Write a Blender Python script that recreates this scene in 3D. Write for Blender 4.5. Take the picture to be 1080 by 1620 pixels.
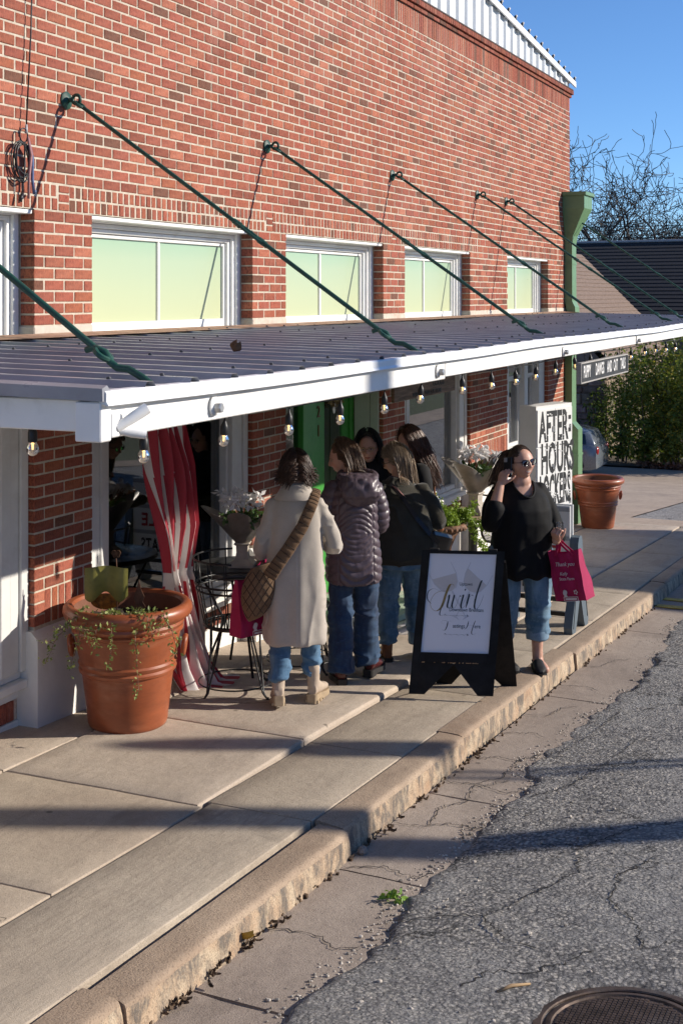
import bpy, math, random
import numpy as np
from mathutils import Vector, Matrix
for o in list(bpy.data.objects): bpy.data.objects.remove(o)
SC = bpy.context.scene
COL = SC.collection
# ------------------------------------------------------------------ camera
H = 2.5                       # eye height above the pavement level z = 0
F_PX, VX, HOR = 2050.0, 1450.0, 468.0
YAW = math.atan((VX - 540) / F_PX)
cam = bpy.data.cameras.new('camera'); co = bpy.data.objects.new('camera', cam); COL.objects.link(co)
cam.sensor_fit = 'VERTICAL'; cam.sensor_height = 36.0; cam.lens = F_PX / 1620 * 36
cam.shift_y = -(810 - HOR) / 1620.0
cam.clip_start = 0.05; cam.clip_end = 2000
co.location = (0, 0, H); co.rotation_euler = (math.radians(90), 0, YAW - math.radians(90))
SC.camera = co
# ------------------------------------------------------------------ light
SUN_TO = Vector((0.53, -1.0, 0.485)).normalized()
EL = math.asin(SUN_TO.z)
W = bpy.data.worlds.new('World'); SC.world = W; W.use_nodes = True
wn = W.node_tree; bg = wn.nodes['Background']
sky = wn.nodes.new('ShaderNodeTexSky'); sky.sky_type = 'NISHITA'; sky.sun_disc = False
sky.sun_elevation = EL; sky.sun_rotation = math.atan2(SUN_TO.x, SUN_TO.y)
sky.air_density = 0.75; sky.dust_density = 0.0; sky.ozone_density = 7.0; sky.altitude = 0
wn.links.new(sky.outputs[0], bg.inputs[0]); bg.inputs[1].default_value = 0.128
sl = bpy.data.lights.new('sun', 'SUN'); so = bpy.data.objects.new('sun', sl); COL.objects.link(so)
sl.energy = 4.6; sl.angle = math.radians(0.53); sl.color = (1.0, 0.91, 0.79)
so.rotation_euler = (-SUN_TO).to_track_quat('-Z', 'Y').to_euler(); so.location = (8, -12, 9)
SC.view_settings.view_transform = 'Standard'; SC.view_settings.look = 'None'
SC.view_settings.exposure = 0.41; SC.view_settings.gamma = 1; SC.view_settings.use_curve_mapping = False
SC.render.engine = 'CYCLES'
SC.cycles.max_bounces = 7; SC.cycles.transparent_max_bounces = 12
# ------------------------------------------------------------------ helpers
R = random.Random(7)
S_G, X0_G = 0.066, 6.4
YW = 4.64                     # face of the brick wall
def gz(x, dz=0.0):
    x = max(x, -10)
    if x <= 19.2: return -S_G * (x - X0_G) + dz
    if x <= 33.5: return -.845 - .098*(x - 19.2) + dz
    return -2.25 - .05*min(x - 33.5, 1.5) + dz

def _h(ix, iy, iz, seed):
    n = (ix * 374761393 + iy * 668265263 + iz * 2147483647 + seed * 974711) & 0xffffffff
    n = ((n ^ (n >> 13)) * 1274126177) & 0xffffffff
    return ((n ^ (n >> 16)) & 0xffff) / 65535.0
def vnoise(P, scale=1.0, seed=0):
    """value noise in -1..1 for an (N,3) array"""
    p = np.asarray(P, float) * scale
    i = np.floor(p).astype(np.int64); f = p - i; f = f * f * (3 - 2 * f)
    r = 0
    for dx in (0, 1):
        for dy in (0, 1):
            for dz in (0, 1):
                w = (f[:, 0] if dx else 1 - f[:, 0]) * (f[:, 1] if dy else 1 - f[:, 1]) * (f[:, 2] if dz else 1 - f[:, 2])
                r = r + w * _h(i[:, 0] + dx, i[:, 1] + dy, i[:, 2] + dz, seed)
    return r * 2 - 1

class MB:
    """mesh builder: vertices in world (or local) coordinates, faces with a material slot and a tone"""
    def __init__(s): s.v = []; s.f = []; s.mi = []; s.t = []
    def add(s, vs, fs, mi=0, tone=(1, 1, 1)):
        b = len(s.v); s.v.extend([tuple(p) for p in vs])
        for f in fs: s.f.append(tuple(i + b for i in f)); s.mi.append(mi); s.t.append(tone)
        return s
    def box(s, x0, x1, y0, y1, z0, z1, mi=0, tone=(1, 1, 1), c=0.0):
        if c <= 0:
            s.add([(x0,y0,z0),(x1,y0,z0),(x1,y1,z0),(x0,y1,z0),(x0,y0,z1),(x1,y0,z1),(x1,y1,z1),(x0,y1,z1)],
                  [(0,3,2,1),(4,5,6,7),(0,1,5,4),(1,2,6,5),(2,3,7,6),(3,0,4,7)], mi, tone)
        else:
            cb = rbox(x1 - x0, y1 - y0, z1 - z0, c)
            m = ((x0+x1)/2, (y0+y1)/2, (z0+z1)/2)
            s.add([(p[0]+m[0], p[1]+m[1], p[2]+m[2]) for p in cb[0]], cb[1], mi, tone)
        return s
    def obox(s, M4, dx, dy, dz, c=0.0, mi=0):
        """box centred on a matrix"""
        if c > 0: vs, fs = rbox(dx, dy, dz, c)
        else:
            q = MB().box(-dx/2, dx/2, -dy/2, dy/2, -dz/2, dz/2); vs, fs = q.v, q.f
        s.add([M4 @ Vector(p) for p in vs], fs, mi); return s
    def gbox(s, x0, x1, y0, y1, d0, d1, n=1, c=0.006, mi=0):
        """slab that follows the fall of the street; d0, d1 below / above pavement level"""
        q = MB().box(x0, x1, y0, y1, d0, d1, c=c)
        s.add([(p[0], p[1], p[2] + gz(p[0])) for p in q.v], q.f, mi); return s
    def tube(s, path, r, n=8, cap=True, mi=0, closed=False, squash=None):
        P = [Vector(p) for p in path]; m = len(P)
        rr = r if hasattr(r, '__len__') else [r] * m
        ref = Vector((0, 0, 1))
        t0 = (P[1] - P[0]).normalized()
        if abs(t0.dot(ref)) > 0.95: ref = Vector((1, 0, 0))
        nx = (ref - t0 * t0.dot(ref)).normalized()
        rings = []
        for i in range(m):
            if closed: t = P[(i+1) % m] - P[(i-1) % m]
            else: t = P[min(i+1, m-1)] - P[max(i-1, 0)]
            if t.length < 1e-9: t = t0
            t.normalize()
            nx = nx - t * nx.dot(t)
            if nx.length < 1e-6: nx = t.orthogonal()
            nx.normalize(); ny = t.cross(nx)
            a, b = (rr[i], rr[i]) if squash is None else (rr[i], rr[i] * squash)
            rings.append([P[i] + nx * (a * math.cos(2*math.pi*k/n)) + ny * (b * math.sin(2*math.pi*k/n)) for k in range(n)])
        return s.loft(rings, cap=cap and not closed, mi=mi, loop=closed)
    def loft(s, rings, cap=True, mi=0, loop=False, open_ring=False, tone=(1,1,1)):
        n = len(rings[0]); b = len(s.v)
        for r in rings: s.v.extend([tuple(p) for p in r])
        m = len(rings)
        for i in range(m if loop else m - 1):
            j = (i + 1) % m
            for k in range(n - 1 if open_ring else n):
                l = (k + 1) % n
                s.f.append((b+i*n+k, b+i*n+l, b+j*n+l, b+j*n+k)); s.mi.append(mi); s.t.append(tone)
        if cap and not loop:
            s.f.append(tuple(b + k for k in range(n))[::-1]); s.mi.append(mi); s.t.append(tone)
            s.f.append(tuple(b + (m-1)*n + k for k in range(n))); s.mi.append(mi); s.t.append(tone)
        return s
    def lathe(s, prof, n=32, c=(0, 0, 0), mi=0, cap=True):
        rings = [[(c[0] + r*math.cos(2*math.pi*k/n), c[1] + r*math.sin(2*math.pi*k/n), c[2] + z) for k in range(n)] for r, z in prof]
        return s.loft(rings, cap=cap, mi=mi)
    def prism(s, poly, d, mi=0):
        """extrude a 3D polygon by vector d"""
        d = Vector(d); n = len(poly); P = [Vector(p) for p in poly]
        return s.add(P + [p + d for p in P], [tuple(range(n))[::-1], tuple(range(n, 2*n))] + [(k, (k+1) % n, n+(k+1) % n, n+k) for k in range(n)], mi)
    def sphere(s, c, r, n=12, m=8, sc=(1, 1, 1), mi=0):
        rings = []
        for i in range(1, m):
            a = math.pi * i / m
            rings.append([(c[0]+r*sc[0]*math.sin(a)*math.cos(2*math.pi*k/n), c[1]+r*sc[1]*math.sin(a)*math.sin(2*math.pi*k/n), c[2]-r*sc[2]*math.cos(a)) for k in range(n)])
        return s.loft(rings, mi=mi)
    def build(s, name, mats, parent=None, smooth=False, local=False, link=True):
        me = bpy.data.meshes.new(name)
        off = root_loc(parent) if parent is not None and not local else Vector((0, 0, 0))
        V = np.array(s.v, float).reshape(-1, 3) - np.array(off)
        me.from_pydata(V.tolist(), [], s.f)
        for m in (mats if isinstance(mats, (list, tuple)) else [mats]): me.materials.append(m)
        if len(set(s.mi)) > 1: me.polygons.foreach_set('material_index', s.mi)
        if any(t != (1, 1, 1) for t in s.t):
            a = me.color_attributes.new('tone', 'FLOAT_COLOR', 'CORNER')
            buf = []
            for f, t in zip(s.f, s.t): buf.extend([t[0], t[1], t[2], 1.0] * len(f))
            a.data.foreach_set('color', buf)
        if smooth is True: me.polygons.foreach_set('use_smooth', [True] * len(s.f))
        me.update()
        if smooth == 'auto':
            me.polygons.foreach_set('use_smooth', [True] * len(s.f)); me.set_sharp_from_angle(angle=math.radians(38))
        o = bpy.data.objects.new(name, me)
        if link: COL.objects.link(o)
        if parent is not None: o.parent = parent
        return o
def rbox(dx, dy, dz, c):
    """box with chamfered edges: 24 vertices"""
    c = min(c, dx*.45, dy*.45, dz*.45); X, Y, Z = dx/2, dy/2, dz/2
    vs = []; idx = {}
    for sx in (-1, 1):
        for sy in (-1, 1):
            for sz in (-1, 1):
                for ax in range(3):
                    p = [sx*(X-c), sy*(Y-c), sz*(Z-c)]; p[ax] = (sx*X, sy*Y, sz*Z)[ax]
                    idx[(sx, sy, sz, ax)] = len(vs); vs.append(tuple(p))
    fs = []
    for ax in range(3):
        b, d = [(1, 2), (2, 0), (0, 1)][ax]
        for s in (-1, 1):
            q = []
            for u, w in ((-1, -1), (1, -1), (1, 1), (-1, 1)):
                k = [0, 0, 0]; k[ax] = s; k[b] = u; k[d] = w; q.append(idx[(*k, ax)])
            fs.append(tuple(q) if s > 0 else tuple(q[::-1]))
    for ax in range(3):
        b, d = [(1, 2), (2, 0), (0, 1)][ax]
        for u in (-1, 1):
            for w in (-1, 1):
                k0 = [0,0,0]; k1 = [0,0,0]; k0[ax] = -1; k1[ax] = 1
                for k in (k0, k1): k[b] = u; k[d] = w
                q = (idx[(*k0, b)], idx[(*k1, b)], idx[(*k1, d)], idx[(*k0, d)])
                fs.append(q if u*w > 0 else q[::-1])
    for sx in (-1, 1):
        for sy in (-1, 1):
            for sz in (-1, 1):
                q = tuple(idx[(sx, sy, sz, a)] for a in range(3)); fs.append(q if sx*sy*sz > 0 else q[::-1])
    return vs, fs
def root_loc(o):
    while o.parent is not None: o = o.parent
    return Vector(o.location)
def tag(o, label, cat, group=None, kind=None):
    if label: o['label'] = label
    if cat: o['category'] = cat
    if group: o['group'] = group
    if kind: o['kind'] = kind
    return o
def thing(name, label, cat, loc=(0, 0, 0), group=None):
    o = bpy.data.objects.new(name, None); COL.objects.link(o); o.location = loc; o.empty_display_size = .1
    return tag(o, label, cat, group)
def copy_tree(o, parent=None):
    c = o.copy(); COL.objects.link(c)
    if parent is not None: c.parent = parent
    for ch in list(o.children): copy_tree(ch, c)
    return c
def Rz(a): return Matrix.Rotation(a, 4, 'Z')
def T(*p): return Matrix.Translation(Vector(p))
def frame(o, x, y, z=None):
    """matrix with origin o and axes x, y (z = x cross y)"""
    x = Vector(x).normalized(); y = Vector(y); y = (y - x * y.dot(x)).normalized(); z = x.cross(y)
    return Matrix(((x.x, y.x, z.x, o[0]), (x.y, y.y, z.y, o[1]), (x.z, y.z, z.z, o[2]), (0, 0, 0, 1)))
# ------------------------------------------------------------------ materials
def nodes(name):
    m = bpy.data.materials.new(name); m.use_nodes = True; nt = m.node_tree
    return m, nt, nt.nodes['Principled BSDF']
def N(nt, typ, **kw):
    n = nt.nodes.new(typ)
    for k, v in kw.items():
        if k.startswith('i_'):
            key = k[2:]; key = int(key) if key.isdigit() else key.replace('_', ' ')
            n.inputs[key].default_value = v
        else: setattr(n, k, v)
    return n
def rgba(c): return (c[0], c[1], c[2], 1)
def mixc(nt, fac, a, b, blend='MIX'):
    n = nt.nodes.new('ShaderNodeMix'); n.data_type = 'RGBA'; n.blend_type = blend; n.clamp_factor = True
    for k, v in ((0, fac), (6, a), (7, b)):
        if isinstance(v, (int, float)): n.inputs[k].default_value = v
        elif isinstance(v, tuple): n.inputs[k].default_value = rgba(v)
        else: nt.links.new(v, n.inputs[k])
    return n.outputs[2]
def ramp(nt, src, pts):
    n = nt.nodes.new('ShaderNodeValToRGB'); e = n.color_ramp.elements
    while len(e) < len(pts): e.new(0.5)
    for el, (p, c) in zip(e, pts):
        el.position = p; el.color = rgba(c) if isinstance(c, tuple) else (c, c, c, 1)
    nt.links.new(src, n.inputs[0]); return n.outputs[0]
def noise_n(nt, co, scale, detail=5, rough=.6, dist=0.0):
    n = N(nt, 'ShaderNodeTexNoise'); n.inputs['Scale'].default_value = scale; n.inputs['Detail'].default_value = detail
    n.inputs['Roughness'].default_value = rough; n.inputs['Distortion'].default_value = dist
    nt.links.new(co, n.inputs['Vector']); return n.outputs[0]
def coords(nt, scale=(1, 1, 1)):
    t = nt.nodes.new('ShaderNodeTexCoord'); m = nt.nodes.new('ShaderNodeMapping'); m.inputs['Scale'].default_value = scale
    nt.links.new(t.outputs['Object'], m.inputs[0]); return m.outputs[0]
def bump(nt, b, h, strength=.3, dist=.01, prev=None):
    n = N(nt, 'ShaderNodeBump'); n.inputs['Strength'].default_value = strength; n.inputs['Distance'].default_value = dist
    nt.links.new(h, n.inputs['Height'])
    if prev is not None: nt.links.new(prev, n.inputs['Normal'])
    nt.links.new(n.outputs[0], b.inputs['Normal']); return n.outputs[0]
_mats = {}
def mat(name, col, rough=.6, metal=0.0, spec=.5, var=.12, vs=9.0, bmp=0.0, bs=80.0, col2=None, stretch=(1, 1, 1), tone=False, sheen=0.0, dirt=None, coat=0.0):
    if name in _mats: return _mats[name]
    m, nt, b = nodes(name); c = coords(nt, stretch)
    n1 = noise_n(nt, c, vs, 6, .62)
    c2 = col2 or tuple(max(0, x * (1 - 2.2*var)) for x in col)
    out = mixc(nt, ramp(nt, n1, [(.32, 0.0), (.68, 1.0)]), c2, col)
    if tone:
        a = N(nt, 'ShaderNodeAttribute', attribute_name='tone'); out = mixc(nt, 1.0, out, a.outputs['Color'], 'MULTIPLY')
    if dirt:
        n3 = noise_n(nt, c, vs*.35, 8, .7, .4); out = mixc(nt, ramp(nt, n3, [(.52, 0.0), (.74, .8)]), out, dirt)
    nt.links.new(out, b.inputs['Base Color'])
    n2 = noise_n(nt, c, bs, 4, .6)
    nt.links.new(ramp(nt, n1, [(.3, min(1, rough+.08)), (.7, max(0.02, rough-.08))]), b.inputs['Roughness'])
    b.inputs['Metallic'].default_value = metal; b.inputs['Specular IOR Level'].default_value = spec
    if sheen: b.inputs['Sheen Weight'].default_value = sheen; b.inputs['Sheen Roughness'].default_value = .5
    if coat: b.inputs['Coat Weight'].default_value = coat; b.inputs['Coat Roughness'].default_value = .12
    if bmp: bump(nt, b, n2, bmp, .004)
    _mats[name] = m; return m
# ================================================================== GROUND
def concrete(name, a, b, pit=.35, stain=(.10,.085,.07), sc=14.0, fine=220.0, streak=None, stain_amt=.55, bdist=.004):
    m, nt, bs = nodes(name); c = coords(nt)
    n1 = noise_n(nt, c, 1.1, 7, .62, .3); n2 = noise_n(nt, c, sc, 8, .7); n3 = noise_n(nt, c, fine, 3, .6)
    col = mixc(nt, ramp(nt, n1, [(.36, 0.), (.64, 1.)]), b, a)
    col = mixc(nt, ramp(nt, n2, [(.30, .35), (.62, 0.)]), col, tuple(x*.72 for x in b))
    col = mixc(nt, ramp(nt, n3, [(.30, .8), (.47, 0.)]), col, tuple(x*.42 for x in b))
    col = mixc(nt, ramp(nt, n3, [(.60, 0.), (.74, .4)]), col, tuple(min(1, x*1.35) for x in a))
    ns = noise_n(nt, c, .9, 8, .7, .8)
    col = mixc(nt, ramp(nt, ns, [(.53, 0.), (.70, stain_amt)]), col, stain)
    if streak:
        c2 = coords(nt, streak); n4 = noise_n(nt, c2, 5, 6, .65)
        col = mixc(nt, ramp(nt, n4, [(.45, 0.), (.72, .6)]), col, tuple(x*.6 for x in b))
    v = N(nt, 'ShaderNodeTexVoronoi'); v.inputs['Scale'].default_value = 55; nt.links.new(c, v.inputs['Vector'])
    vg = N(nt, 'ShaderNodeTexVoronoi'); vg.inputs['Scale'].default_value = 4.2; nt.links.new(c, vg.inputs['Vector']); sg_ = N(nt, 'ShaderNodeSeparateColor'); nt.links.new(vg.outputs['Color'], sg_.inputs[0])
    gum = mixc(nt, ramp(nt, sg_.outputs[0], [(.74, 0.), (.76, 1.)]), (0, 0, 0), ramp(nt, vg.outputs['Distance'], [(.05, .75), (.085, 0.)])); col = mixc(nt, gum, col, tuple(x*.32 for x in b))
    drip = noise_n(nt, coords(nt, (.6, 3.2, 1)), 2.6, 8, .72, .6); col = mixc(nt, ramp(nt, drip, [(.52, 0.), (.70, .38)]), col, tuple(x*.50 for x in b))
    pits = ramp(nt, v.outputs['Distance'], [(.0, 0.), (.16, 1.)])
    pm = mixc(nt, ramp(nt, noise_n(nt, c, 30, 3), [(.5, 0.), (.56, 1.)]), (1, 1, 1), pits)
    col = mixc(nt, pit, col, pm, 'MULTIPLY')
    nt.links.new(col, bs.inputs['Base Color']); bs.inputs['Roughness'].default_value = .88; bs.inputs['Specular IOR Level'].default_value = .25
    p = bump(nt, bs, n3, .5, bdist); bump(nt, bs, n2, .45, .012, p)
    return m
M_SLAB = concrete('smooth_tan_concrete', (.545,.46,.37), (.445,.37,.295), pit=.12, stain=(.34,.25,.18), stain_amt=.35, bdist=.002)
M_STRIP = concrete('pitted_concrete', (.48,.405,.315), (.39,.325,.25), pit=.75, fine=150, stain=(.27,.21,.16), stain_amt=.4)
M_NEAR = concrete('grey_brushed_concrete', (.52,.445,.35), (.45,.375,.29), pit=.3, stain=(.11,.095,.08), streak=(1.5,14,1), stain_amt=.85)
M_LEFT = concrete('weathered_walk_concrete', (.51,.43,.335), (.43,.35,.27), pit=.3, stain=(.22,.18,.14), stain_amt=.55)
M_CURB = concrete('brown_kerb_concrete', (.45,.345,.25), (.355,.265,.19), pit=.5, fine=130, stain=(.22,.14,.09), stain_amt=.5, bdist=.006)
M_GUT = concrete('gutter_concrete', (.41,.34,.28), (.325,.265,.218), pit=.45, fine=170, stain=(.15,.12,.10), stain_amt=.6, bdist=.005)
M_DRIVE = concrete('driveway_concrete', (.50,.40,.31), (.42,.335,.26), pit=.2, stain=(.22,.18,.15), stain_amt=.5)
M_DIRT = mat('joint_dirt', (.045,.036,.028), .95, vs=30, bmp=.6, bs=150)
def kerb_face():
    m, nt, b = nodes('kerb_face_concrete'); c = coords(nt); c2 = coords(nt, (1, 1, .45))
    n1 = noise_n(nt, c, 6, 8, .7, .6); n2 = noise_n(nt, c2, 11, 9, .75, .4); n3 = noise_n(nt, c, 140, 3)
    col = mixc(nt, ramp(nt, n1, [(.35, 0.), (.62, 1.)]), (.43,.285,.18), (.54,.43,.30))
    col = mixc(nt, ramp(nt, n2, [(.45, 0.), (.58, .9)]), col, (.13,.115,.10))
    col = mixc(nt, ramp(nt, n3, [(.32, .7), (.48, 0.)]), col, (.15,.11,.08))
    nt.links.new(col, b.inputs['Base Color']); b.inputs['Roughness'].default_value = .92
    p = bump(nt, b, n3, .6, .006); bump(nt, b, n2, .7, .02, p); return m
M_CFACE = kerb_face()
def asphalt():
    m, nt, b = nodes('worn_asphalt'); c = coords(nt)
    v = N(nt, 'ShaderNodeTexVoronoi'); v.inputs['Scale'].default_value = 62; v.inputs['Randomness'].default_value = 1; nt.links.new(c, v.inputs['Vector'])
    sep = N(nt, 'ShaderNodeSeparateColor'); nt.links.new(v.outputs['Color'], sep.inputs[0])
    stone = ramp(nt, sep.outputs[0], [(.0, (.17,.163,.155)), (.35, (.32,.305,.29)), (.7, (.50,.47,.43)), (.93, (.66,.61,.54)), (1., (.72,.66,.57))])
    big = noise_n(nt, c, 1.6, 8, .68, .4); mid = noise_n(nt, c, 16, 7, .72); fn = noise_n(nt, c, 130, 4, .7)
    col = mixc(nt, ramp(nt, v.outputs['Distance'], [(.42, 0.), (.74, .75)]), stone, (.09,.088,.088))
    col = mixc(nt, ramp(nt, mid, [(.36, .5), (.50, 0.)]), col, (.14,.137,.134))
    col = mixc(nt, ramp(nt, big, [(.45, 0.), (.65, .5)]), col, (.46,.445,.42))
    col = mixc(nt, ramp(nt, fn, [(.58, 0.), (.72, .6)]), col, (.36,.345,.32))
    ve = N(nt, 'ShaderNodeTexVoronoi', feature='DISTANCE_TO_EDGE'); ve.inputs['Scale'].default_value = 1.15
    wv = N(nt, 'ShaderNodeVectorMath', operation='ADD'); wn2 = N(nt, 'ShaderNodeTexNoise'); wn2.inputs['Scale'].default_value = 5; wn2.inputs['Detail'].default_value = 7; wn2.inputs['Roughness'].default_value = .7
    nt.links.new(c, wn2.inputs['Vector']); ms = N(nt, 'ShaderNodeVectorMath', operation='SCALE'); ms.inputs['Scale'].default_value = .5
    nt.links.new(wn2.outputs['Color'], ms.inputs[0]); nt.links.new(c, wv.inputs[0]); nt.links.new(ms.outputs[0], wv.inputs[1]); nt.links.new(wv.outputs[0], ve.inputs['Vector'])
    gate = ramp(nt, noise_n(nt, c, .9, 3), [(.46, 0.), (.54, 1.)])
    crk = mixc(nt, gate, (0, 0, 0), ramp(nt, ve.outputs['Distance'], [(.0, 1.), (.011, 0.)]))
    col = mixc(nt, crk, col, (.02,.019,.018))
    nt.links.new(col, b.inputs['Base Color']); b.inputs['Roughness'].default_value = .82; b.inputs['Specular IOR Level'].default_value = .35
    inv = N(nt, 'ShaderNodeMath', operation='SUBTRACT'); inv.inputs[0].default_value = 1; nt.links.new(v.outputs['Distance'], inv.inputs[1])
    p = bump(nt, b, inv.outputs[0], .9, .014); p = bump(nt, b, mid, 1.0, .042, p)
    inv2 = N(nt, 'ShaderNodeMath', operation='SUBTRACT'); inv2.inputs[0].default_value = 1; nt.links.new(crk, inv2.inputs[1]); bump(nt, b, inv2.outputs[0], .8, .02, p)
    return m
M_ASPH = asphalt()
M_EARTH = mat('earth', (.12,.095,.065), .95, vs=4, var=.25, bmp=.6, bs=40)
M_GRASS = mat('winter_lawn', (.10,.13,.035), .9, vs=7, var=.3, bmp=.6, bs=120)

def sheet(name, x0, x1, y0, y1, dz, mt, nx=2, ny=2, parent=None, kind='structure'):
    b = MB(); rings = [[(x0+(x1-x0)*i/nx, y0+(y1-y0)*j/ny, gz(x0+(x1-x0)*i/nx, dz)) for j in range(ny+1)] for i in range(nx+1)]
    b.loft(rings, cap=False, open_ring=True)
    b.f = [f[::-1] for f in b.f]
    o = b.build(name, mt, parent)
    if kind: o['kind'] = kind
    return o
# terrain to the horizon, following the fall of the street
def gsheet(name, xs, y0, y1, dz, mt, kind='structure'):
    q = MB().loft([[(x, y0, gz(x, dz)), (x, (y0+y1)/2, gz(x, dz)), (x, y1, gz(x, dz))] for x in xs], cap=False, open_ring=True)
    q.f = [f[::-1] for f in q.f]; o = q.build(name, mt); o['kind'] = kind; return o
gsheet('ground', [-40, -10, 0, 10, 19.2, 26, 33.5, 35, 900], -300, 300, -.30, M_EARTH)
# ---- pavement: bed of dirt and every slab
swk = bpy.data.objects.new('sidewalk', None); COL.objects.link(swk); swk['kind'] = 'structure'
sheet('slab_bed', -3, 19.2, 2.56, 6.3, -.045, M_DIRT, 8, 1, parent=swk, kind=None)
def slab(x0, x1, y0, y1, d=0.0, mt=M_SLAB, c=.007, g=.004, n=1, d0=None):
    """slab top slightly uneven, rounded arrises"""
    nx = max(2, int((x1-x0)/.12)); ny = max(2, int((y1-y0)/.12))
    tilt = R.uniform(-.003, .003); xs = [x0+g, x0+g+c*.4, x0+g+c] + [x0+g+c+(x1-x0-2*g-2*c)*i/nx for i in range(1, nx)] + [x1-g-c, x1-g-c*.4, x1-g]
    ys = [y0+g, y0+g+c*.4, y0+g+c] + [y0+g+c+(y1-y0-2*g-2*c)*i/ny for i in range(1, ny)] + [y1-g-c, y1-g-c*.4, y1-g]
    pts = np.array([(x, y, 0) for x in xs for y in ys]); nz = vnoise(pts, 3.0, 5)*.0018 + vnoise(pts, 11, 8)*.0009
    b = MB(); L = len(ys); k = 0; rings = []
    for i, x in enumerate(xs):
        r = []
        for j, y in enumerate(ys):
            e = min(i, j, len(xs)-1-i, len(ys)-1-j); dz = {0: -c, 1: -c*.25}.get(e, 0)
            dd_ = d if d0 is None else d0 + (d-d0)*(x-x0)/(x1-x0)
            r.append((x, y, gz(x, dd_ + dz + nz[k] + tilt*(y-y0)))); k += 1
        rings.append(r)
    b.loft(rings, cap=False, open_ring=True); b.f = [f[::-1] for f in b.f]
    # skirt
    rim = [rings[i][0] for i in range(len(xs))] + [rings[-1][j] for j in range(1, L)] + [rings[i][-1] for i in range(len(xs)-2, -1, -1)] + [rings[0][j] for j in range(L-2, 0, -1)]
    b.loft([rim, [(p[0], p[1], p[2]-.09) for p in rim]], cap=False)
    b.f[-len(rim):] = [f[::-1] for f in b.f[-len(rim):]]
    o = b.build('concrete_slab', mt, swk, smooth='auto')
    return o
SX = [-2.6, .2, 2.9, 5.44]
for a, b_ in zip(SX[:-1], SX[1:]): slab(a, b_, 2.565, 3.10, 0, M_NEAR, g=.005)
SX = [5.44, 6.60, 8.10, 9.62, 11.15, 12.7, 14.3, 15.9, 17.5, 19.1]
for a, b_ in zip(SX[:-1], SX[1:]): slab(a, b_, 2.565, 3.125, 0, M_STRIP, g=.004)
SX = [-2.6, .2, 2.75, 4.2, 5.38]
for a, b_ in zip(SX[:-1], SX[1:]): slab(a, b_, 3.11, 4.27, -.002, M_LEFT)
for i, (a, b_) in enumerate(zip([5.38, 6.555, 8.05, 9.6, 11.15, 12.7, 14.3, 15.9, 17.5], [6.555, 8.05, 9.6, 11.15, 12.7, 14.3, 15.9, 17.5, 19.1])):
    slab(a, b_, 3.135, 4.275, .028 if i < 3 else .006, M_SLAB, c=(.014, .02, .02)[i] if i < 3 else .007, g=.005, d0=-.001 if i == 0 else None)
SX = [-2.6, .2, 2.75, 5.38, 7.4, 9.4]
for a, b_ in zip(SX[:-1], SX[1:]): slab(a, b_, 4.285, 4.85, .02 if a > 5 else -.004, M_SLAB if a > 5 else M_LEFT, d0=-.003 if 5 < a < 6 else None)
slab(9.4, 12.1, 4.285, 6.1, .02, M_SLAB)
for a, b_ in zip([12.1, 14.3, 16.6], [14.3, 16.6, 19.1]): slab(a, b_, 4.285, 4.85, .004, M_SLAB)
# ---- kerb of worn blocks
kerb = bpy.data.objects.new('kerb', None); COL.objects.link(kerb); kerb['kind'] = 'structure'
KX = [-2.6, 1.1, 3.62, 5.46, 7.16, 9.80, 13.72, 16.2, 19.1]
for ki, (a, b_) in enumerate(zip(KX[:-1], KX[1:])):
    prof = [(2.558, -.19), (2.558, -.006), (2.553, 0.), (2.50, .001), (2.45, 0.), (2.420, -.001), (2.406, -.005), (2.398, -.013), (2.394, -.026), (2.390, -.055), (2.388, -.08), (2.386, -.10), (2.384, -.12), (2.384, -.145), (2.384, -.20)]
    n = max(6, int((b_-a)/.05)); xs = [a+.004+(b_-a-.008)*i/n for i in range(n+1)]
    off = [0, 0, -.018, .0, .012, -.010, 0, .006, 0][ki]; dzk = [0, 0, -.012, 0, .004, -.006, 0, 0, 0][ki]
    P = np.array([(x, y, z) for x in xs for (y, z) in prof])
    w = np.array([0, 0, .2, .5, .8, 1, 1.2, 1.2, 1.1, 1., 1, 1, 1, 1, .5] * len(xs))
    d = vnoise(P*np.array([1, 1, 1.6]), 9, 3+ki)*.006 + vnoise(P, 28, 4)*.004 + vnoise(P, 70, 9)*.0016
    chip = np.clip(vnoise(P, 6.5, 40+ki)-.45, 0, 1)*.035
    endf = np.array([max(0, 1-min(x-a, b_-x)/.07) for x in xs for _ in prof])*.006
    q = MB(); L = len(prof); rings = []
    for i, x in enumerate(xs):
        r = []
        for j, (y, z) in enumerate(prof):
            k = i*L+j; up = 1 if j < 7 else .2
            r.append((x, y + off + (d[k] + chip[k] + endf[k])*w[k], gz(x, z + dzk - (.3*d[k] + .5*chip[k] + endf[k])*w[k]*up)))
        rings.append(r)
    q.loft(rings, cap=True)
    q.mi = [1 if (f_i % L) in (8, 9, 10, 11, 12, 13) else 0 for f_i in range(len(q.f))]
    q.build('kerb_block', [M_CURB, M_CFACE], kerb, smooth='auto')
M_YEL = mat('yellow_road_paint', (.62,.42,.05), .7, vs=18, var=.2, bmp=.3, dirt=(.25,.2,.14))
q = MB(); q.gbox(12.95, 13.1, 1.2, 2.37, -.139, -.133, c=.001); q.gbox(13.4, 13.55, .6, 2.37, -.139, -.133, c=.001)
tag(q.build('yellow_marking', M_YEL), None, None, kind='structure')
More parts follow.
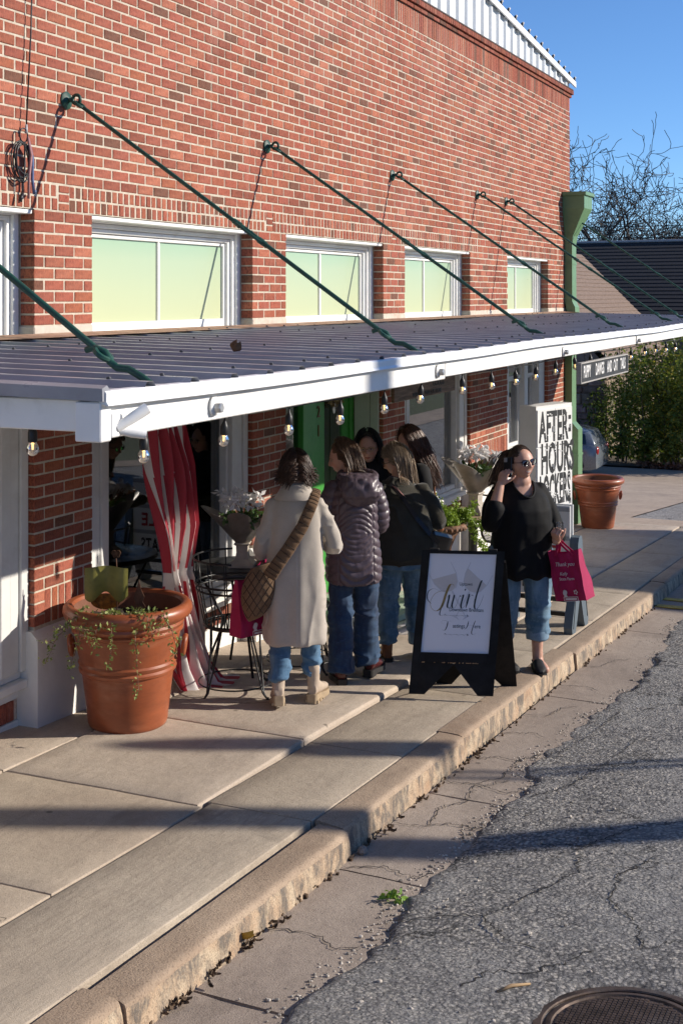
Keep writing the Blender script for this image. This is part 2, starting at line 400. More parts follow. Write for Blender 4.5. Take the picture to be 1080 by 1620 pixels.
# ---- gutter apron, cast in bays
gut = bpy.data.objects.new('gutter', None); COL.objects.link(gut); gut['kind'] = 'structure'
GX = [-2.6, 1.0, 4.02, 5.30, 6.50, 8.9, 11.6, 14.2, 16.8, 19.4]
sheet('gutter_bed', -3, 19.6, 1.3, 2.5, -.185, M_DIRT, 8, 1, parent=gut, kind=None)
def gdz(y): return -.142 - .012*(2.4 - y)
for a, b_ in zip(GX[:-1], GX[1:]):
    n = int((b_-a)/.07)+2; xs = [a+.006+(b_-a-.012)*i/n for i in range(n+1)]; ys = [1.55 + .83*j/12 for j in range(13)]
    P = np.array([(x, y, 0) for x in xs for y in ys]); d = vnoise(P, 4, 21)*.004 + vnoise(P, 17, 22)*.002
    rings = [[(x, y, gz(x, gdz(y) + d[i*13+j])) for j, y in enumerate(ys)] for i, x in enumerate(xs)]
    q = MB().loft(rings, cap=False, open_ring=True); q.f = [f[::-1] for f in q.f]
    q.loft([[(xs[0], y, gz(xs[0], gdz(y))) for y in ys], [(xs[0], y, gz(xs[0], -.2)) for y in ys]], cap=False, open_ring=True)
    q.loft([[(xs[-1], y, gz(xs[-1], -.2)) for y in ys], [(xs[-1], y, gz(xs[-1], gdz(y))) for y in ys]], cap=False, open_ring=True)
    q.build('gutter_slab', M_GUT, gut, smooth='auto')
# ---- asphalt with a ragged, worn edge over the apron
def edge_y(x):
    p = np.array([[x, 0, 0]])
    base = 1.97 + .07*math.sin(x*1.1+.4) if x > 7 else 1.95
    return float(base + vnoise(p, 2.2, 31)[0]*.035 + vnoise(p, 7, 32)[0]*.022 + vnoise(p, 21, 33)[0]*.018 + vnoise(p, 55, 34)[0]*.013)
def crown(y):
    u = max(0.0, 1.95 - y); return gdz(1.95) + .105*u - .018*u*u if u < 2.9 else gdz(1.95) + .105*2.9 - .018*2.9*2.9
def road_d(P):
    return vnoise(P, 2.0, 51)*.010 + vnoise(P, 9, 52)*.005 + vnoise(P, 22, 53)*.0045
xs = [-6, -3, 0, 1.5] + [2.4 + .045*i for i in range(220)] + [12.4+.25*i for i in range(29)]
rings = []
for x in xs:
    e = edge_y(x); ys = [e, e-.012, e-.03, e-.06] + [e-.06-.05*(1.08**j-1)/.08 for j in range(1, 26)] + [-7.6]
    rings.append([(x, y) for y in ys])
flat = np.array([(p[0], p[1], 0) for r in rings for p in r]); dd = road_d(flat); L = len(rings[0])
rr = []
for i, r in enumerate(rings):
    row = []
    for j, (x, y) in enumerate(r):
        base = crown(y)
        lift = (-.008, .003, .010, .014)[j] if j < 4 else .016
        mhd = math.hypot(x-4.27, y-.88); sink = .035 if mhd < .30 else 0.0
        row.append((x, y, gz(x, base + lift - sink + dd[i*L+j]*(0 if j == 0 else (.25 if mhd < .45 else 1)))))
    rr.append(row)
q = MB().loft(rr, cap=False, open_ring=True)
tag(q.build('road', M_ASPH, smooth=True), None, None, kind='structure')
gsheet('road', [19.35, 26, 33.5, 35, 90], -7.6, 1.296, -.03, M_ASPH)
# ---- cracks and open joints
M_CRK = mat('crack_dirt', (.022,.019,.017), .95, vs=40)
def crack(name, pts, dzf, w=.006, seed=0, parent=None, mt=None):
    rnd = random.Random(seed); P = [Vector((x, y, 0)) for x, y in pts]; out = []
    for a, b in zip(P[:-1], P[1:]):
        n = max(2, int((b-a).length/.02)); nrm = Vector((-(b-a).y, (b-a).x, 0)).normalized()
        for i in range(n): out.append(a.lerp(b, i/n) + nrm*rnd.gauss(0, .009))
    out.append(P[-1]); q = MB(); rings = []
    for i, p in enumerate(out):
        t = (out[min(i+1, len(out)-1)] - out[max(i-1, 0)]).normalized(); nrm = Vector((-t.y, t.x, 0))
        ww = w*rnd.uniform(.4, 1.3)*(1 if 0 < i < len(out)-1 else .1)
        rings.append([(p.x+nrm.x*ww*s, p.y+nrm.y*ww*s, gz(p.x, dzf(p.x, p.y) + .0035 - (.0 if s else .0))) for s in (1, -1)])
    q.loft(rings, cap=False, open_ring=True)
    return q
cz_g = lambda x, y: gdz(y) + .0045
cracks = MB()
for k, pts in enumerate([[(5.32,2.36),(5.42,2.2),(5.36,2.05),(5.45,1.95)], [(5.95,2.36),(6.02,2.2),(6.1,2.12),(6.08,1.98),(6.2,1.9)], [(6.02,2.2),(6.3,2.25),(6.45,2.15),(6.7,2.2),(6.9,2.05)],
    [(6.7,2.37),(6.75,2.2),(6.7,2.02),(6.78,1.93)], [(6.75,2.2),(6.95,2.1),(7.3,2.12),(7.5,2.02)], [(7.2,2.38),(7.3,2.24),(7.28,2.12),(7.5,2.02)], [(7.8,2.38),(7.9,2.2),(7.85,2.1)],
    [(8.3,2.38),(8.35,2.22),(8.6,2.2),(8.7,2.1)], [(9.2,2.38),(9.3,2.2),(9.2,2.08)], [(9.9,2.38),(10,2.25),(10.3,2.2),(10.4,2.08)], [(4.6,2.37),(4.64,2.2),(4.56,2.05),(4.62,1.97)]]):
    c_ = crack('crack', pts, cz_g, .0032, k); cracks.add(c_.v, c_.f)
for k, pts in enumerate([[(4.85,1.95),(4.95,1.75),(5.0,1.6),(5.2,1.5)], [(5.2,1.5),(5.6,1.35),(5.9,1.42),(6.3,1.2)], [(5.0,1.6),(4.8,1.45),(4.75,1.3)], [(4.9,.95),(5.1,1.0),(5.3,1.15),(5.6,1.18),(5.9,1.05)], [(4.3,1.5),(4.5,1.42),(4.55,1.25),(4.8,1.1)], [(6.6,1.85),(6.9,1.7),(7.4,1.6),(7.9,1.55)], [(7.5,1.95),(7.9,1.85),(8.6,1.8)]]):
    c_ = crack('crack', pts, lambda x, y: crown(y) + .021, .0035, 50+k); cracks.add(c_.v, c_.f)
tag(cracks.build('pavement_cracks', M_CRK), None, None, kind='stuff')
sc = MB()
for k, pts in enumerate([[(8.92,2.57),(9.0,2.75),(9.05,2.9),(9.2,3.1)], [(10.1,2.57),(10.15,2.8),(10.3,2.95)], [(11.9,2.57),(12.0,2.8),(12.05,3.1)], [(7.0,3.9),(7.08,3.75),(7.2,3.6)], [(3.9,3.11),(4.0,3.25),(3.95,3.4)]]):
    c_ = crack('crack', pts, lambda x, y: .029 if (y > 3.13 and 5.4 < x < 9.6) else .002, .0025, 80+k); sc.add(c_.v, c_.f)
tag(sc.build('pavement_cracks', M_CRK), None, None, kind='stuff')
rnd = random.Random(77); q = MB()
for k in range(1300):
    x = rnd.uniform(3.9, 12.5) if rnd.random() < .6 else rnd.uniform(4, 7.5); y = edge_y(x) + (abs(rnd.gauss(0, .05)) if rnd.random() < .6 else -abs(rnd.gauss(0, .35))); s_ = rnd.uniform(.0022, .0065)*(1.5 if rnd.random() < .08 else 1)
    if y > 2.36: continue
    z = gz(x, max(gdz(y) if y > edge_y(x) else crown(y) + .016, gdz(y))); v_ = rnd.choice((.6, .8, 1., 1.25, 1.6))
    vs, fs = rbox(s_*2.2, s_*rnd.uniform(1.4, 2), s_*1.4, s_*.5); Mr = T(x, y, z+s_*.4) @ Rz(rnd.uniform(0, 6.3)); q.add([Mr @ Vector(p) for p in vs], fs, 0, (v_, v_*.97, v_*.93))
tag(q.build('loose_gravel', mat('loose_stone', (.42,.385,.34), .9, vs=40, tone=True)), None, None, kind='stuff')
# ---- far side of the street and side yard
gsheet('lawn', [-30, -10, 5, 19.2, 33.5, 35, 80], -60, -9.2, -.06, M_GRASS)
gsheet('far_sidewalk', [-30, -10, 5, 19.2, 33.5, 35, 60], -9.2, -7.5, -.02, M_DRIVE)
gsheet('driveway', [19.25, 22, 26, 30, 33.5, 35, 36.6], 4.12, 16, -.012, M_DRIVE)
gsheet('driveway', [19.25, 20.45], 1.3, 4.12, -.012, M_DRIVE)
gsheet('driveway', [32.6, 33.5, 35, 36.6], 1.3, 4.115, -.012, M_DRIVE)
gsheet('side_street', [20.46, 22, 26, 32.58], 1.3, 4.112, -.022, M_ASPH)
gsheet('yard', [36.62, 40, 60, 90], 1.3, 60, .03, M_EARTH)
# ---- manhole cover
M_IRON = mat('rusty_cast_iron', (.13,.088,.065), .6, metal=.4, vs=14, var=.3, bmp=.35, bs=200, dirt=(.16,.145,.13))
MHX, MHY = 4.27, .88
mh = thing('manhole_cover', 'round rusty cast iron manhole cover set in the asphalt', 'manhole cover', (MHX, MHY, gz(MHX, crown(MHY)+.002)))
q = MB().lathe([(.265, -.03), (.265, .004), (.255, .010), (.24, .010), (.235, .004), (0.001, .004)], 64, (MHX, MHY, gz(MHX, crown(MHY)+.002)), cap=False)
q.v = [(x, y, z - S_G*(x-MHX) - .085*(y-MHY)) for x, y, z in q.v]; q.f = [f for f in q.f]
q.build('cover_plate', M_IRON, mh, smooth='auto')
q = MB()
for i in range(-13, 14):
    for j in range(-13, 14):
        x, y = i*.0168, j*.0168
        if x*x + y*y < .222**2: q.box(MHX+x-.0055, MHX+x+.0055, MHY+y-.0055, MHY+y+.0055, gz(MHX+x, crown(MHY)-.085*y+.0065), gz(MHX+x, crown(MHY)-.085*y+.011))
tag(q.build('tread_stud', M_IRON, mh), None, None, kind='stuff')
q = MB().lathe([(.268, -.03), (.268, .008), (.272, .012), (.298, .012), (.305, .006), (.312, -.03)], 64, (MHX, MHY, gz(MHX, crown(MHY)+.002)), cap=False)
q.v = [(x, y, z - S_G*(x-MHX) - .085*(y-MHY)) for x, y, z in q.v]; q.build('frame_ring', M_IRON, mh, smooth='auto')
# ================================================================== BUILDING
def brick_mat():
    m, nt, b = nodes('wire_cut_red_brick'); c = coords(nt); cs = coords(nt, (3.2, 1, .55))
    a = N(nt, 'ShaderNodeAttribute', attribute_name='tone')
    n1 = noise_n(nt, c, 16, 6, .7); n2 = noise_n(nt, cs, 75, 5, .72); n3 = noise_n(nt, c, 210, 3, .6)
    col = mixc(nt, ramp(nt, n1, [(.30, 0.), (.70, 1.)]), (.335,.090,.048), (.445,.143,.082))
    col = mixc(nt, ramp(nt, n2, [(.36, .9), (.55, 0.)]), col, (.125,.038,.028))
    col = mixc(nt, ramp(nt, n3, [(.60, 0.), (.76, .55)]), col, (.58,.33,.23))
    ns = noise_n(nt, c, .55, 6, .65)
    col = mixc(nt, ramp(nt, ns, [(.5, 0.), (.75, .22)]), col, (.50,.32,.25))
    st_ = noise_n(nt, coords(nt, (2.2, 1, .16)), 1.6, 7, .7, .3)
    col = mixc(nt, ramp(nt, st_, [(.54, 0.), (.72, .42)]), col, (.17,.065,.045)); col = mixc(nt, ramp(nt, st_, [(.28, .28), (.42, 0.)]), col, (.58,.42,.34))
    col = mixc(nt, 1.0, col, a.outputs['Color'], 'MULTIPLY')
    nt.links.new(col, b.inputs['Base Color']); b.inputs['Roughness'].default_value = .86; b.inputs['Specular IOR Level'].default_value = .25
    p = bump(nt, b, n2, .75, .006); bump(nt, b, n3, .4, .003, p); return m
M_BRICK = brick_mat()
M_MORT = mat('tan_mortar', (.62,.545,.435), .95, spec=.1, vs=22, var=.14, bmp=.8, bs=120, dirt=(.50,.42,.33))
M_WHITE = mat('white_paint', (.86,.855,.83), .45, vs=5, var=.035, bmp=.12, bs=60, dirt=(.62,.60,.55))
M_PLINTH = mat('white_painted_render', (.78,.765,.73), .75, vs=4, var=.04, bmp=.5, bs=45, dirt=(.58,.52,.45))
M_TRIM = mat('aged_white_trim', (.70,.70,.68), .5, vs=6, var=.05, bmp=.2, bs=50, dirt=(.5,.48,.45))
M_BLOCK = mat('rust_stained_concrete_block', (.62,.56,.47), .85, vs=12, var=.1, bmp=.5, bs=60, dirt=(.48,.30,.19))
M_RUST = mat('rusty_flashing', (.42,.245,.155), .8, vs=9, var=.2, bmp=.4, bs=60, dirt=(.55,.42,.32))
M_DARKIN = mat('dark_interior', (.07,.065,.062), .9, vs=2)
M_GREEN = mat('bright_green_paint', (.055,.30,.05), .4, vs=6, var=.06, bmp=.1)
M_SAGE = mat('pale_sage_paint', (.50,.52,.47), .5, vs=6, var=.05, bmp=.15)
M_CURT = mat('grey_curtain', (.36,.36,.36), .9, vs=8, var=.1, stretch=(8, 8, .4))
M_BLACK = mat('black_metal', (.012,.012,.013), .42, vs=20, var=.1)
def glass_mat(name, tint=(.55,.58,.58), gloss=1.0):
    m = bpy.data.materials.new(name); m.use_nodes = True; nt = m.node_tree; nt.nodes.clear()
    out = N(nt, 'ShaderNodeOutputMaterial'); tr = N(nt, 'ShaderNodeBsdfTransparent'); tr.inputs[0].default_value = rgba(tint)
    gl = N(nt, 'ShaderNodeBsdfGlossy'); gl.inputs['Roughness'].default_value = .015; gl.inputs[0].default_value = (.9, .92, .95, 1)
    fr = N(nt, 'ShaderNodeFresnel'); fr.inputs[0].default_value = 1.52
    mu = N(nt, 'ShaderNodeMath', operation='MULTIPLY'); mu.inputs[1].default_value = gloss; mu.use_clamp = True
    ad = N(nt, 'ShaderNodeMixShader'); nt.links.new(fr.outputs[0], mu.inputs[0]); nt.links.new(mu.outputs[0], ad.inputs[0])
    nt.links.new(tr.outputs[0], ad.inputs[1]); nt.links.new(gl.outputs[0], ad.inputs[2]); nt.links.new(ad.outputs[0], out.inputs[0]); return m
M_GLASS = glass_mat('shop_glass', (.55,.57,.58), 2.0)
def pane_mat():
    m, nt, b = nodes('green_to_cream_frosted_pane'); c = coords(nt)
    sp = N(nt, 'ShaderNodeSeparateXYZ'); nt.links.new(c, sp.inputs[0])
    mr = N(nt, 'ShaderNodeMapRange'); mr.inputs[1].default_value = 2.30; mr.inputs[2].default_value = 2.90; nt.links.new(sp.outputs[2], mr.inputs[0])
    n = noise_n(nt, c, 1.5, 3); ad = N(nt, 'ShaderNodeMath', operation='MULTIPLY_ADD'); ad.inputs[1].default_value = .08; nt.links.new(n, ad.inputs[0]); nt.links.new(mr.outputs[0], ad.inputs[2])
    col = ramp(nt, ad.outputs[0], [(.10, (.50,.54,.33)), (.45, (.46,.53,.34)), (.78, (.41,.51,.35)), (1.05, (.32,.47,.34))])
    v = N(nt, 'ShaderNodeTexVoronoi'); v.inputs['Scale'].default_value = 9; nt.links.new(c, v.inputs['Vector'])
    sep = N(nt, 'ShaderNodeSeparateColor'); nt.links.new(v.outputs['Color'], sep.inputs[0])
    g = mixc(nt, ramp(nt, sep.outputs[0], [(.955, 0.), (.96, 1.)]), (0, 0, 0), ramp(nt, v.outputs['Distance'], [(.05, 1.), (.075, 0.)]))
    col = mixc(nt, g, col, (.06,.07,.03))
    nt.links.new(col, b.inputs['Base Color']); b.inputs['Roughness'].default_value = .32; b.inputs['Specular IOR Level'].default_value = .4; return m
M_PANE = pane_mat()
XL, XR, ZT = 0.8, 18.66, 5.47
BLD = thing('brick_building', 'two storey red brick shop building with white trimmed windows and green to cream upper panes', 'building', (6.0, YW, 0.0))
PIL = [(.80, 1.36), (3.44, 4.02), (6.10, 6.675), (8.78, 9.355), (11.43, 12.0), (14.05, 15.52), (17.45, XR)]
BAYS = [(1.36, 3.44), (4.02, 6.10), (6.675, 8.78), (9.355, 11.43), (12.0, 14.05), (15.52, 17.45)]
# mortar backing
q = MB(); D = .34
q.box(XL+.006, XR-.006, YW+.0032, YW+D, 3.0, ZT-.02)
for a, b_ in PIL:
    q.box(a+.007, b_-.007, YW+.0032, YW+D, 2.31, 2.999); q.box(a+.007, b_-.007, YW+.0032, YW+D, .52, 2.25)
q.box(XL+.006, XR-.006, YW+.02, YW+D, 2.12, 2.255)
q.build('mortar_wall', M_MORT, BLD)
# all the bricks
TONES = []
for i in range(26):
    k = R.random(); v = R.uniform(.84, 1.15)
    if k < .60: t = (v, v*R.uniform(.94, 1.08), v*R.uniform(.92, 1.1))
    elif k < .76: t = (v*1.10, v*1.22, v*1.24)
    elif k < .95: t = (v*.80, v*.80, v*.84)
    else: t = (v*.60, v*.84, v*.92)
    TONES.append(t)
BR = []      # x0, x1, z0, z1, kind
CP, LB, J = .0675, .1935, .0120
def run(x0, x1, z, h, ph, L=LB, j=J, kind='s', ends=None):
    x = x0 - ph*L
    while x < x1 - .015:
        a, b_ = max(x, x0), min(x + L, x1)
        if b_ - a > .035: BR.append((a + (j/2 if a > x0+1e-6 else 0), b_ - (j/2 if b_ < x1-1e-6 else 0), z + j*.45, z + h - j*.45, kind, a <= x0+1e-6 and x0 > XL+.1, b_ >= x1-1e-6))
        x += L
z = 3.16; k = 0
while z < 5.115 - .01: run(XL, XR, z, CP, .5*(k % 2)+.03*R.random(), kind='s'); z += CP; k += 1
zt = z
run(XL, XR, zt, CP, .3, L=.098, kind='h'); zt += CP
run(XL, XR, zt, .205, .2, L=.0648, j=.009, kind='v'); zt += .205
MID = [(a+b_)/2 for a, b_ in PIL]
bands = [(MID[i]+.055, MID[i+1]-.055) for i in range(6)]
bands[4] = (bands[4][0], 14.33); bands[5] = (15.24, bands[5][1])
for a, b_ in bands:
    for r_ in range(2): run(a, b_, 3.0+.08*r_, .08, .15*r_, L=.0652, j=.013, kind='r')
gaps = [(XL, bands[0][0])] + [(bands[i][1], bands[i+1][0]) for i in range(5)] + [(bands[5][1], XR)]
for a, b_ in gaps:
    nr = 3 if b_-a < .3 else 2
    for r_ in range(nr): run(a+.004, b_-.004, 3.0+.16*r_/nr, .16/nr, .5*(r_ % 2) if b_-a > .3 else 0, L=LB if b_-a > .3 else .2, kind='s')
for a, b_ in PIL:
    for r_ in range(10): run(a, b_, 2.325+CP*r_, CP, .5*(r_ % 2), kind='p')
    nlow = 21
    for r_ in range(nlow): run(a, b_, .79+CP*r_, CP, .5*((r_+1) % 2), kind='p')
    run(a+.1, b_, .585, .205, 0, L=.0652, j=.009, kind='v')
    for r_ in range(3): run(a, a+.1, .585+.068*r_, .068, 0, L=.2, kind='p')
def cpx(x0, x1, z0, z1):
    """projected size, to pick the bricks that show largest"""
    cx_, cz_ = (x0+x1)/2, (z0+z1)/2; ca, sa = math.cos(YAW), math.sin(YAW)
    d = cx_*ca + YW*sa; u = 540 + F_PX*(cx_*sa - YW*ca)/d; v = HOR - F_PX*(cz_-H)/d
    if u < -5 or u > 1085 or v < -5 or v > 1620: return 0
    if 500 + (u-0)*.0 < v < 640 and u < 700 and cz_ < 2.3: return 0
    return (x1-x0)*(z1-z0)*F_PX*F_PX*YW/d**3
def brick_geo(q, x0, x1, z0, z1, kind, le, re_, tone, prot):
    if le or re_:
        vs, fs = rbox(x1-x0, .10, z1-z0, .0035); m = ((x0+x1)/2, YW-prot+.05, (z0+z1)/2)
        q.add([(p[0]+m[0], p[1]+m[1], p[2]+m[2]) for p in vs], fs, 0, tone)
    else:
        c = .004; y0, y1, y2 = YW-prot, YW-prot+c, YW+.03
        q.add([(x0+c,y0,z0+c),(x1-c,y0,z0+c),(x1-c,y0,z1-c),(x0+c,y0,z1-c),(x0,y1,z0),(x1,y1,z0),(x1,y1,z1),(x0,y1,z1),(x0,y2,z0),(x1,y2,z0),(x1,y2,z1),(x0,y2,z1)],
              [(0,1,2,3),(4,5,1,0),(5,6,2,1),(6,7,3,2),(7,4,0,3),(8,9,5,4),(9,10,6,5),(10,11,7,6),(11,8,4,7)], 0, tone)
BR.sort(key=lambda b: -cpx(*b[:4]))
std = {}
cnt = 0; restb = MB()
for bi, (x0, x1, z0, z1, kind, le, re_) in enumerate(BR):
    w, h = x1-x0, z1-z0; key = (round(w, 3), round(h, 3))
    if cnt < 290 and cpx(x0, x1, z0, z1) > 0 and w > .05:
        ti = R.randrange(len(TONES)); kk = (key, ti)
        if kk not in std:
            t_ = MB(); vs, fs = rbox(w, .10, h, .0035); t_.add(vs, fs, 0, TONES[ti]); ob = t_.build('brick', M_BRICK, None, local=True, link=False); std[kk] = ob.data; bpy.data.objects.remove(ob)
        o = bpy.data.objects.new('brick', std[kk]); COL.objects.link(o); o.parent = BLD
        o.location = ((x0+x1)/2 - 6.0, .05 - R.uniform(-.0012, .003), (z0+z1)/2); o.rotation_euler = (R.uniform(-.006, .006), R.uniform(-.004, .004), R.uniform(-.006, .006)); cnt += 1
    else:
        brick_geo(restb, x0+R.uniform(0, .0015), x1-R.uniform(0, .0015), z0+R.uniform(-.001, .001), z1+R.uniform(-.001, .001), kind, le, re_, R.choice(TONES), R.uniform(-.0015, .003))
restb.build('brick_field', M_BRICK, BLD)['kind'] = 'stuff'
# corbelled cap courses
q = MB(); x = XL
for row, (zz, hh, pr, L) in enumerate([(zt, .045, .022, LB), (zt+.045, .062, .048, .066)]):
    x = XL-.02
    while x < XR+.03:
        q.box(x+.003, min(x+L-.003, XR+pr), YW-pr-R.uniform(0, .003), YW+.12, zz+.002, zz+hh-.002, tone=tuple(c_*.78 for c_ in R.choice(TONES)), c=.003); x += L
q.build('cap_brick_course', M_BRICK, BLD)['kind'] = 'stuff'
q = MB().box(XL, XR+.03, YW-.052, YW+.3, zt+.107, zt+.122); q.box(XL, XR+.02, YW-.012, YW+.1, zt, zt+.106)
q.build('cap_flashing', mat('dark_tarred_coping', (.07,.045,.035), .8, vs=14, bmp=.5), BLD)
# body behind: side walls, roof, dark rooms
q = MB(); q.box(XR-.3, XR-.008, YW+D+.004, 16, -1.6, 5.3); q.box(XL, XL+.3, YW+D+.004, 16, -.6, 5.3); q.box(XL, XR-.31, 15.7, 16, -1.6, 5.3)
q.build('side_wall', mat('plain_red_brick_side', (.34,.11,.07), .9, vs=20, bmp=.4), BLD)
q = MB().box(XL+.1, XR-.1, YW+D+.004, 15.9, 5.31, 5.38); q.build('roof', mat('grey_roofing', (.3,.3,.3), .9), BLD)
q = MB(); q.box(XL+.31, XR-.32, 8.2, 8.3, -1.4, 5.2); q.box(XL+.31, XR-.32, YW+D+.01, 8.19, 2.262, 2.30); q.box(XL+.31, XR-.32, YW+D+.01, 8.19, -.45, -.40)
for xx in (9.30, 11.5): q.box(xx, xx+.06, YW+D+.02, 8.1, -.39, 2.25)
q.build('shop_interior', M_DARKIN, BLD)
# ---- upper windows
def ring(q, x0, x1, z0, z1, y0, y1, w, wt=None, wb=None, mi=0, c=.004):
    wt = w if wt is None else wt; wb = w if wb is None else wb
    q.box(x0, x0+w, y0, y1, z0, z1, mi, c=c); q.box(x1-w, x1, y0, y1, z0, z1, mi, c=c)
    if wt: q.box(x0+w+.001, x1-w-.001, y0, y1, z1-wt, z1, mi, c=c)
    if wb: q.box(x0+w+.001, x1-w-.001, y0, y1, z0, z0+wb, mi, c=c)
for i, (a, b_) in enumerate(BAYS):
    zb, zz = 2.262, 2.998
    q = MB(); x0, x1 = a+.004, b_-.004
    ring(q, x0, x1, zb, zz, YW+.105, YW+.20, .05, .034, 0); ring(q, x0+.052, x1-.052, zb, zz-.036, YW+.128, YW+.21, .032, .03, 0)
    ring(q, x0+.086, x1-.086, zb, zz-.068, YW+.150, YW+.22, .032, .028, 0); ring(q, x0+.12, x1-.12, zb+.002, zz-.098, YW+.172, YW+.24, .026, .026, .064)
    q.box(x0-.002, x1+.002, YW+.012, YW+.104, zz-.026, zz, c=.004)
    wn_ = q.build('window', M_WHITE, BLD, smooth=False)
    xs0, xs1 = x0+.147, x1-.147; xm = (xs0+xs1)/2
    q = MB().box(xm-.014, xm+.014, YW+.178, YW+.205, zb+.067, zz-.125, c=.003); q.build('mullion', M_WHITE, wn_)
    for u0, u1 in ((xs0, xm-.015), (xm+.015, xs1)):
        MB().box(u0, u1, YW+.192, YW+.200, zb+.067, zz-.125).build('pane', M_PANE, wn_)
    q = MB().box(x0+.01, x1-.01, YW+.26, YW+.27, zb, zz); q.build('blind', M_DARKIN, wn_)
for a, b_ in PIL:
    MB().box(a-.004, b_+.004, YW-.005, YW+.2, 2.257, 2.323, c=.006).build('pilaster_block', M_BLOCK, BLD)
# ---- plinths under the piers
for a, b_ in PIL:
    q = MB(); zt_ = .525; zb_ = gz(b_) - .2
    y0 = YW-.045
    poly = [(a-.028, y0, zb_), (a-.028, y0, zt_), (a-.028, YW+.003, zt_+.045), (a-.028, YW+.3, zt_+.045), (a-.028, YW+.3, zb_)]
    q.prism(poly, (b_-a+.05, 0, 0)); q.build('plinth', M_PLINTH, BLD)
# ---- shop windows below the awning
def knee(a, b_):
    zb_ = gz(b_)-.2
    q = MB().box(a+.03, b_-.03, YW+.085, YW+.2, zb_, .06, c=.004); q.box(a+.03, b_-.03, YW+.085, YW+.2, .185, .25, c=.004)
    q.box(a+.03, b_-.03, YW+.02, YW+.23, .252, .300, c=.006); q.box(a+.03, b_-.03, YW+.07, YW+.23, .301, .345, c=.006)
    w_ = q.build('low_wall', M_PLINTH, BLD)
    q = MB(); x = a+.035; n = 0
    q.box(a+.03, b_-.03, YW+.10, YW+.2, .062, .183, tone=(2.0, 5.0, 6.5))
    while x < b_-.09:
        q.box(x+.004, x+.062, YW+.088, YW+.15, .067, .179, tone=R.choice(TONES), c=.003); x += .066
    q.build('brick_row', M_BRICK, w_)['kind'] = 'stuff'
for a, b_ in (BAYS[0], BAYS[1], BAYS[2], BAYS[4]): knee(a, b_)
def shopfront(a, b_, jw=.27, extra=None):
    q = MB(); z0, z1 = .347, 2.245; x0, x1 = a+.004, b_-.004
    for s, xe in ((1, x0), (-1, x1)):
        steps = [(0, .07, .035), (.072, .15, .05), (.152, jw-.03, .042), (jw-.028, jw, .075)]
        for u0, u1, dp in steps:
            lo, hi = sorted((xe+s*u0, xe+s*u1)); q.box(lo, hi, YW+dp, YW+.2, z0, z1, c=.005)
    q.box(x0+jw+.001, x1-jw-.001, YW+.08, YW+.2, z1-.12, z1, c=.005); q.box(x0+jw+.001, x1-jw-.001, YW+.09, YW+.2, z0, z0+.05, c=.005)
    w_ = q.build('shop_window', M_TRIM, BLD)
    MB().box(x0+jw, x1-jw, YW+.135, YW+.141, z0+.05, z1-.12).build('glass_pane', M_GLASS, w_)
    return w_
w1 = shopfront(*BAYS[1]); shopfront(*BAYS[0]); w2 = shopfront(*BAYS[2]); w4 = shopfront(*BAYS[4])
MB().box(8.17, 8.46, YW+.175, YW+.30, .40, 2.12, c=.005).build('dark_upright', mat('charcoal_upright', (.055,.055,.058), .5), w2)  # dark grey upright strip behind the glass
q = MB(); n = 60
q.loft([[(12.9+.9*k/n, 5.02+.035*math.sin(k*.75)+.012*math.sin(k*1.9), zz) for k in range(n+1)] for zz in (.42, 1.2, 2.1)], cap=False, open_ring=True)
q.build('curtain', M_CURT, w4, smooth=True)
# things standing in the dark shop: pale shelf edges
q = MB(); 
for xx, zz in ((7.1, .9), (7.5, 1.3), (7.9, .75), (12.4, 1.1), (12.7, .7)): q.box(xx, xx+.35, 5.6, 5.9, zz, zz+.04); q.box(xx+.05, xx+.2, 5.62, 5.8, zz+.041, zz+.2)
q.build('display_shelf', mat('dim_shelf', (.16,.13,.11), .7), w2)
# ---- last bay: double hung windows in deep pale frames
a, b_ = BAYS[5]; q = MB(); zl = gz(b_)-.2
for (u0, u1, dp) in ((a+.004, a+.30, .14), (a+.302, a+.40, .10), (a+1.04, a+1.20, .08), (a+1.30+.35, b_-.004, .05)): q.box(u0, u1, YW+dp, YW+.26, .55, 2.245, c=.006)
q.box(a+.004, b_-.004, YW+.12, YW+.26, zl, .548, c=.005)
dw = q.build('double_window', M_TRIM, BLD)
for u0, u1 in ((a+.402, a+1.038), (a+1.202, a+1.648)):
    ring(q := MB(), u0, u1, 1.42, 2.2, YW+.12, YW+.17, .045); ring(q, u0, u1, .55, 1.44, YW+.155, YW+.20, .045); s_ = q.build('sash', M_TRIM, dw)
    MB().box(u0+.04, u1-.04, YW+.145, YW+.150, 1.46, 2.16).build('glass_pane', M_GLASS, dw); MB().box(u0+.04, u1-.04, YW+.175, YW+.18, .6, 1.4).build('glass_pane', M_GLASS, dw)
# ---- recessed door
a, b_ = BAYS[3]; YD = 4.95; gzd = gz(10.6)+.03
q = MB()
for x0, x1, dy in ((9.36, 9.50, 0), (10.28, 10.50, 0), ): q.box(x0, x1, YD-.02, YD+.08, gzd-.1, 2.245, c=.006)
q.box(11.345, 11.428, YD-.01, YD+.08, gzd-.1, 2.245, c=.006); q.box(10.502, 11.344, YD, YD+.08, 2.05, 2.245, c=.006); q.box(9.502, 10.278, YD, YD+.07, 2.12, 2.245, c=.006); q.box(9.502, 10.278, YD, YD+.07, gzd-.1, .32, c=.006)
df = q.build('door_frame', M_GREEN, BLD)
MB().box(9.502, 10.278, YD+.03, YD+.036, .321, 2.119).build('glass_pane', M_GLASS, df)
q = MB(); ring(q, 10.505, 11.34, gzd+.01, 2.045, YD+.012, YD+.06, .14, .14, .42, c=.006); q.box(10.505, 10.80, YD+.014, YD+.05, gzd+.012, 2.04, c=.006)
dr = q.build('door', M_GREEN, BLD)
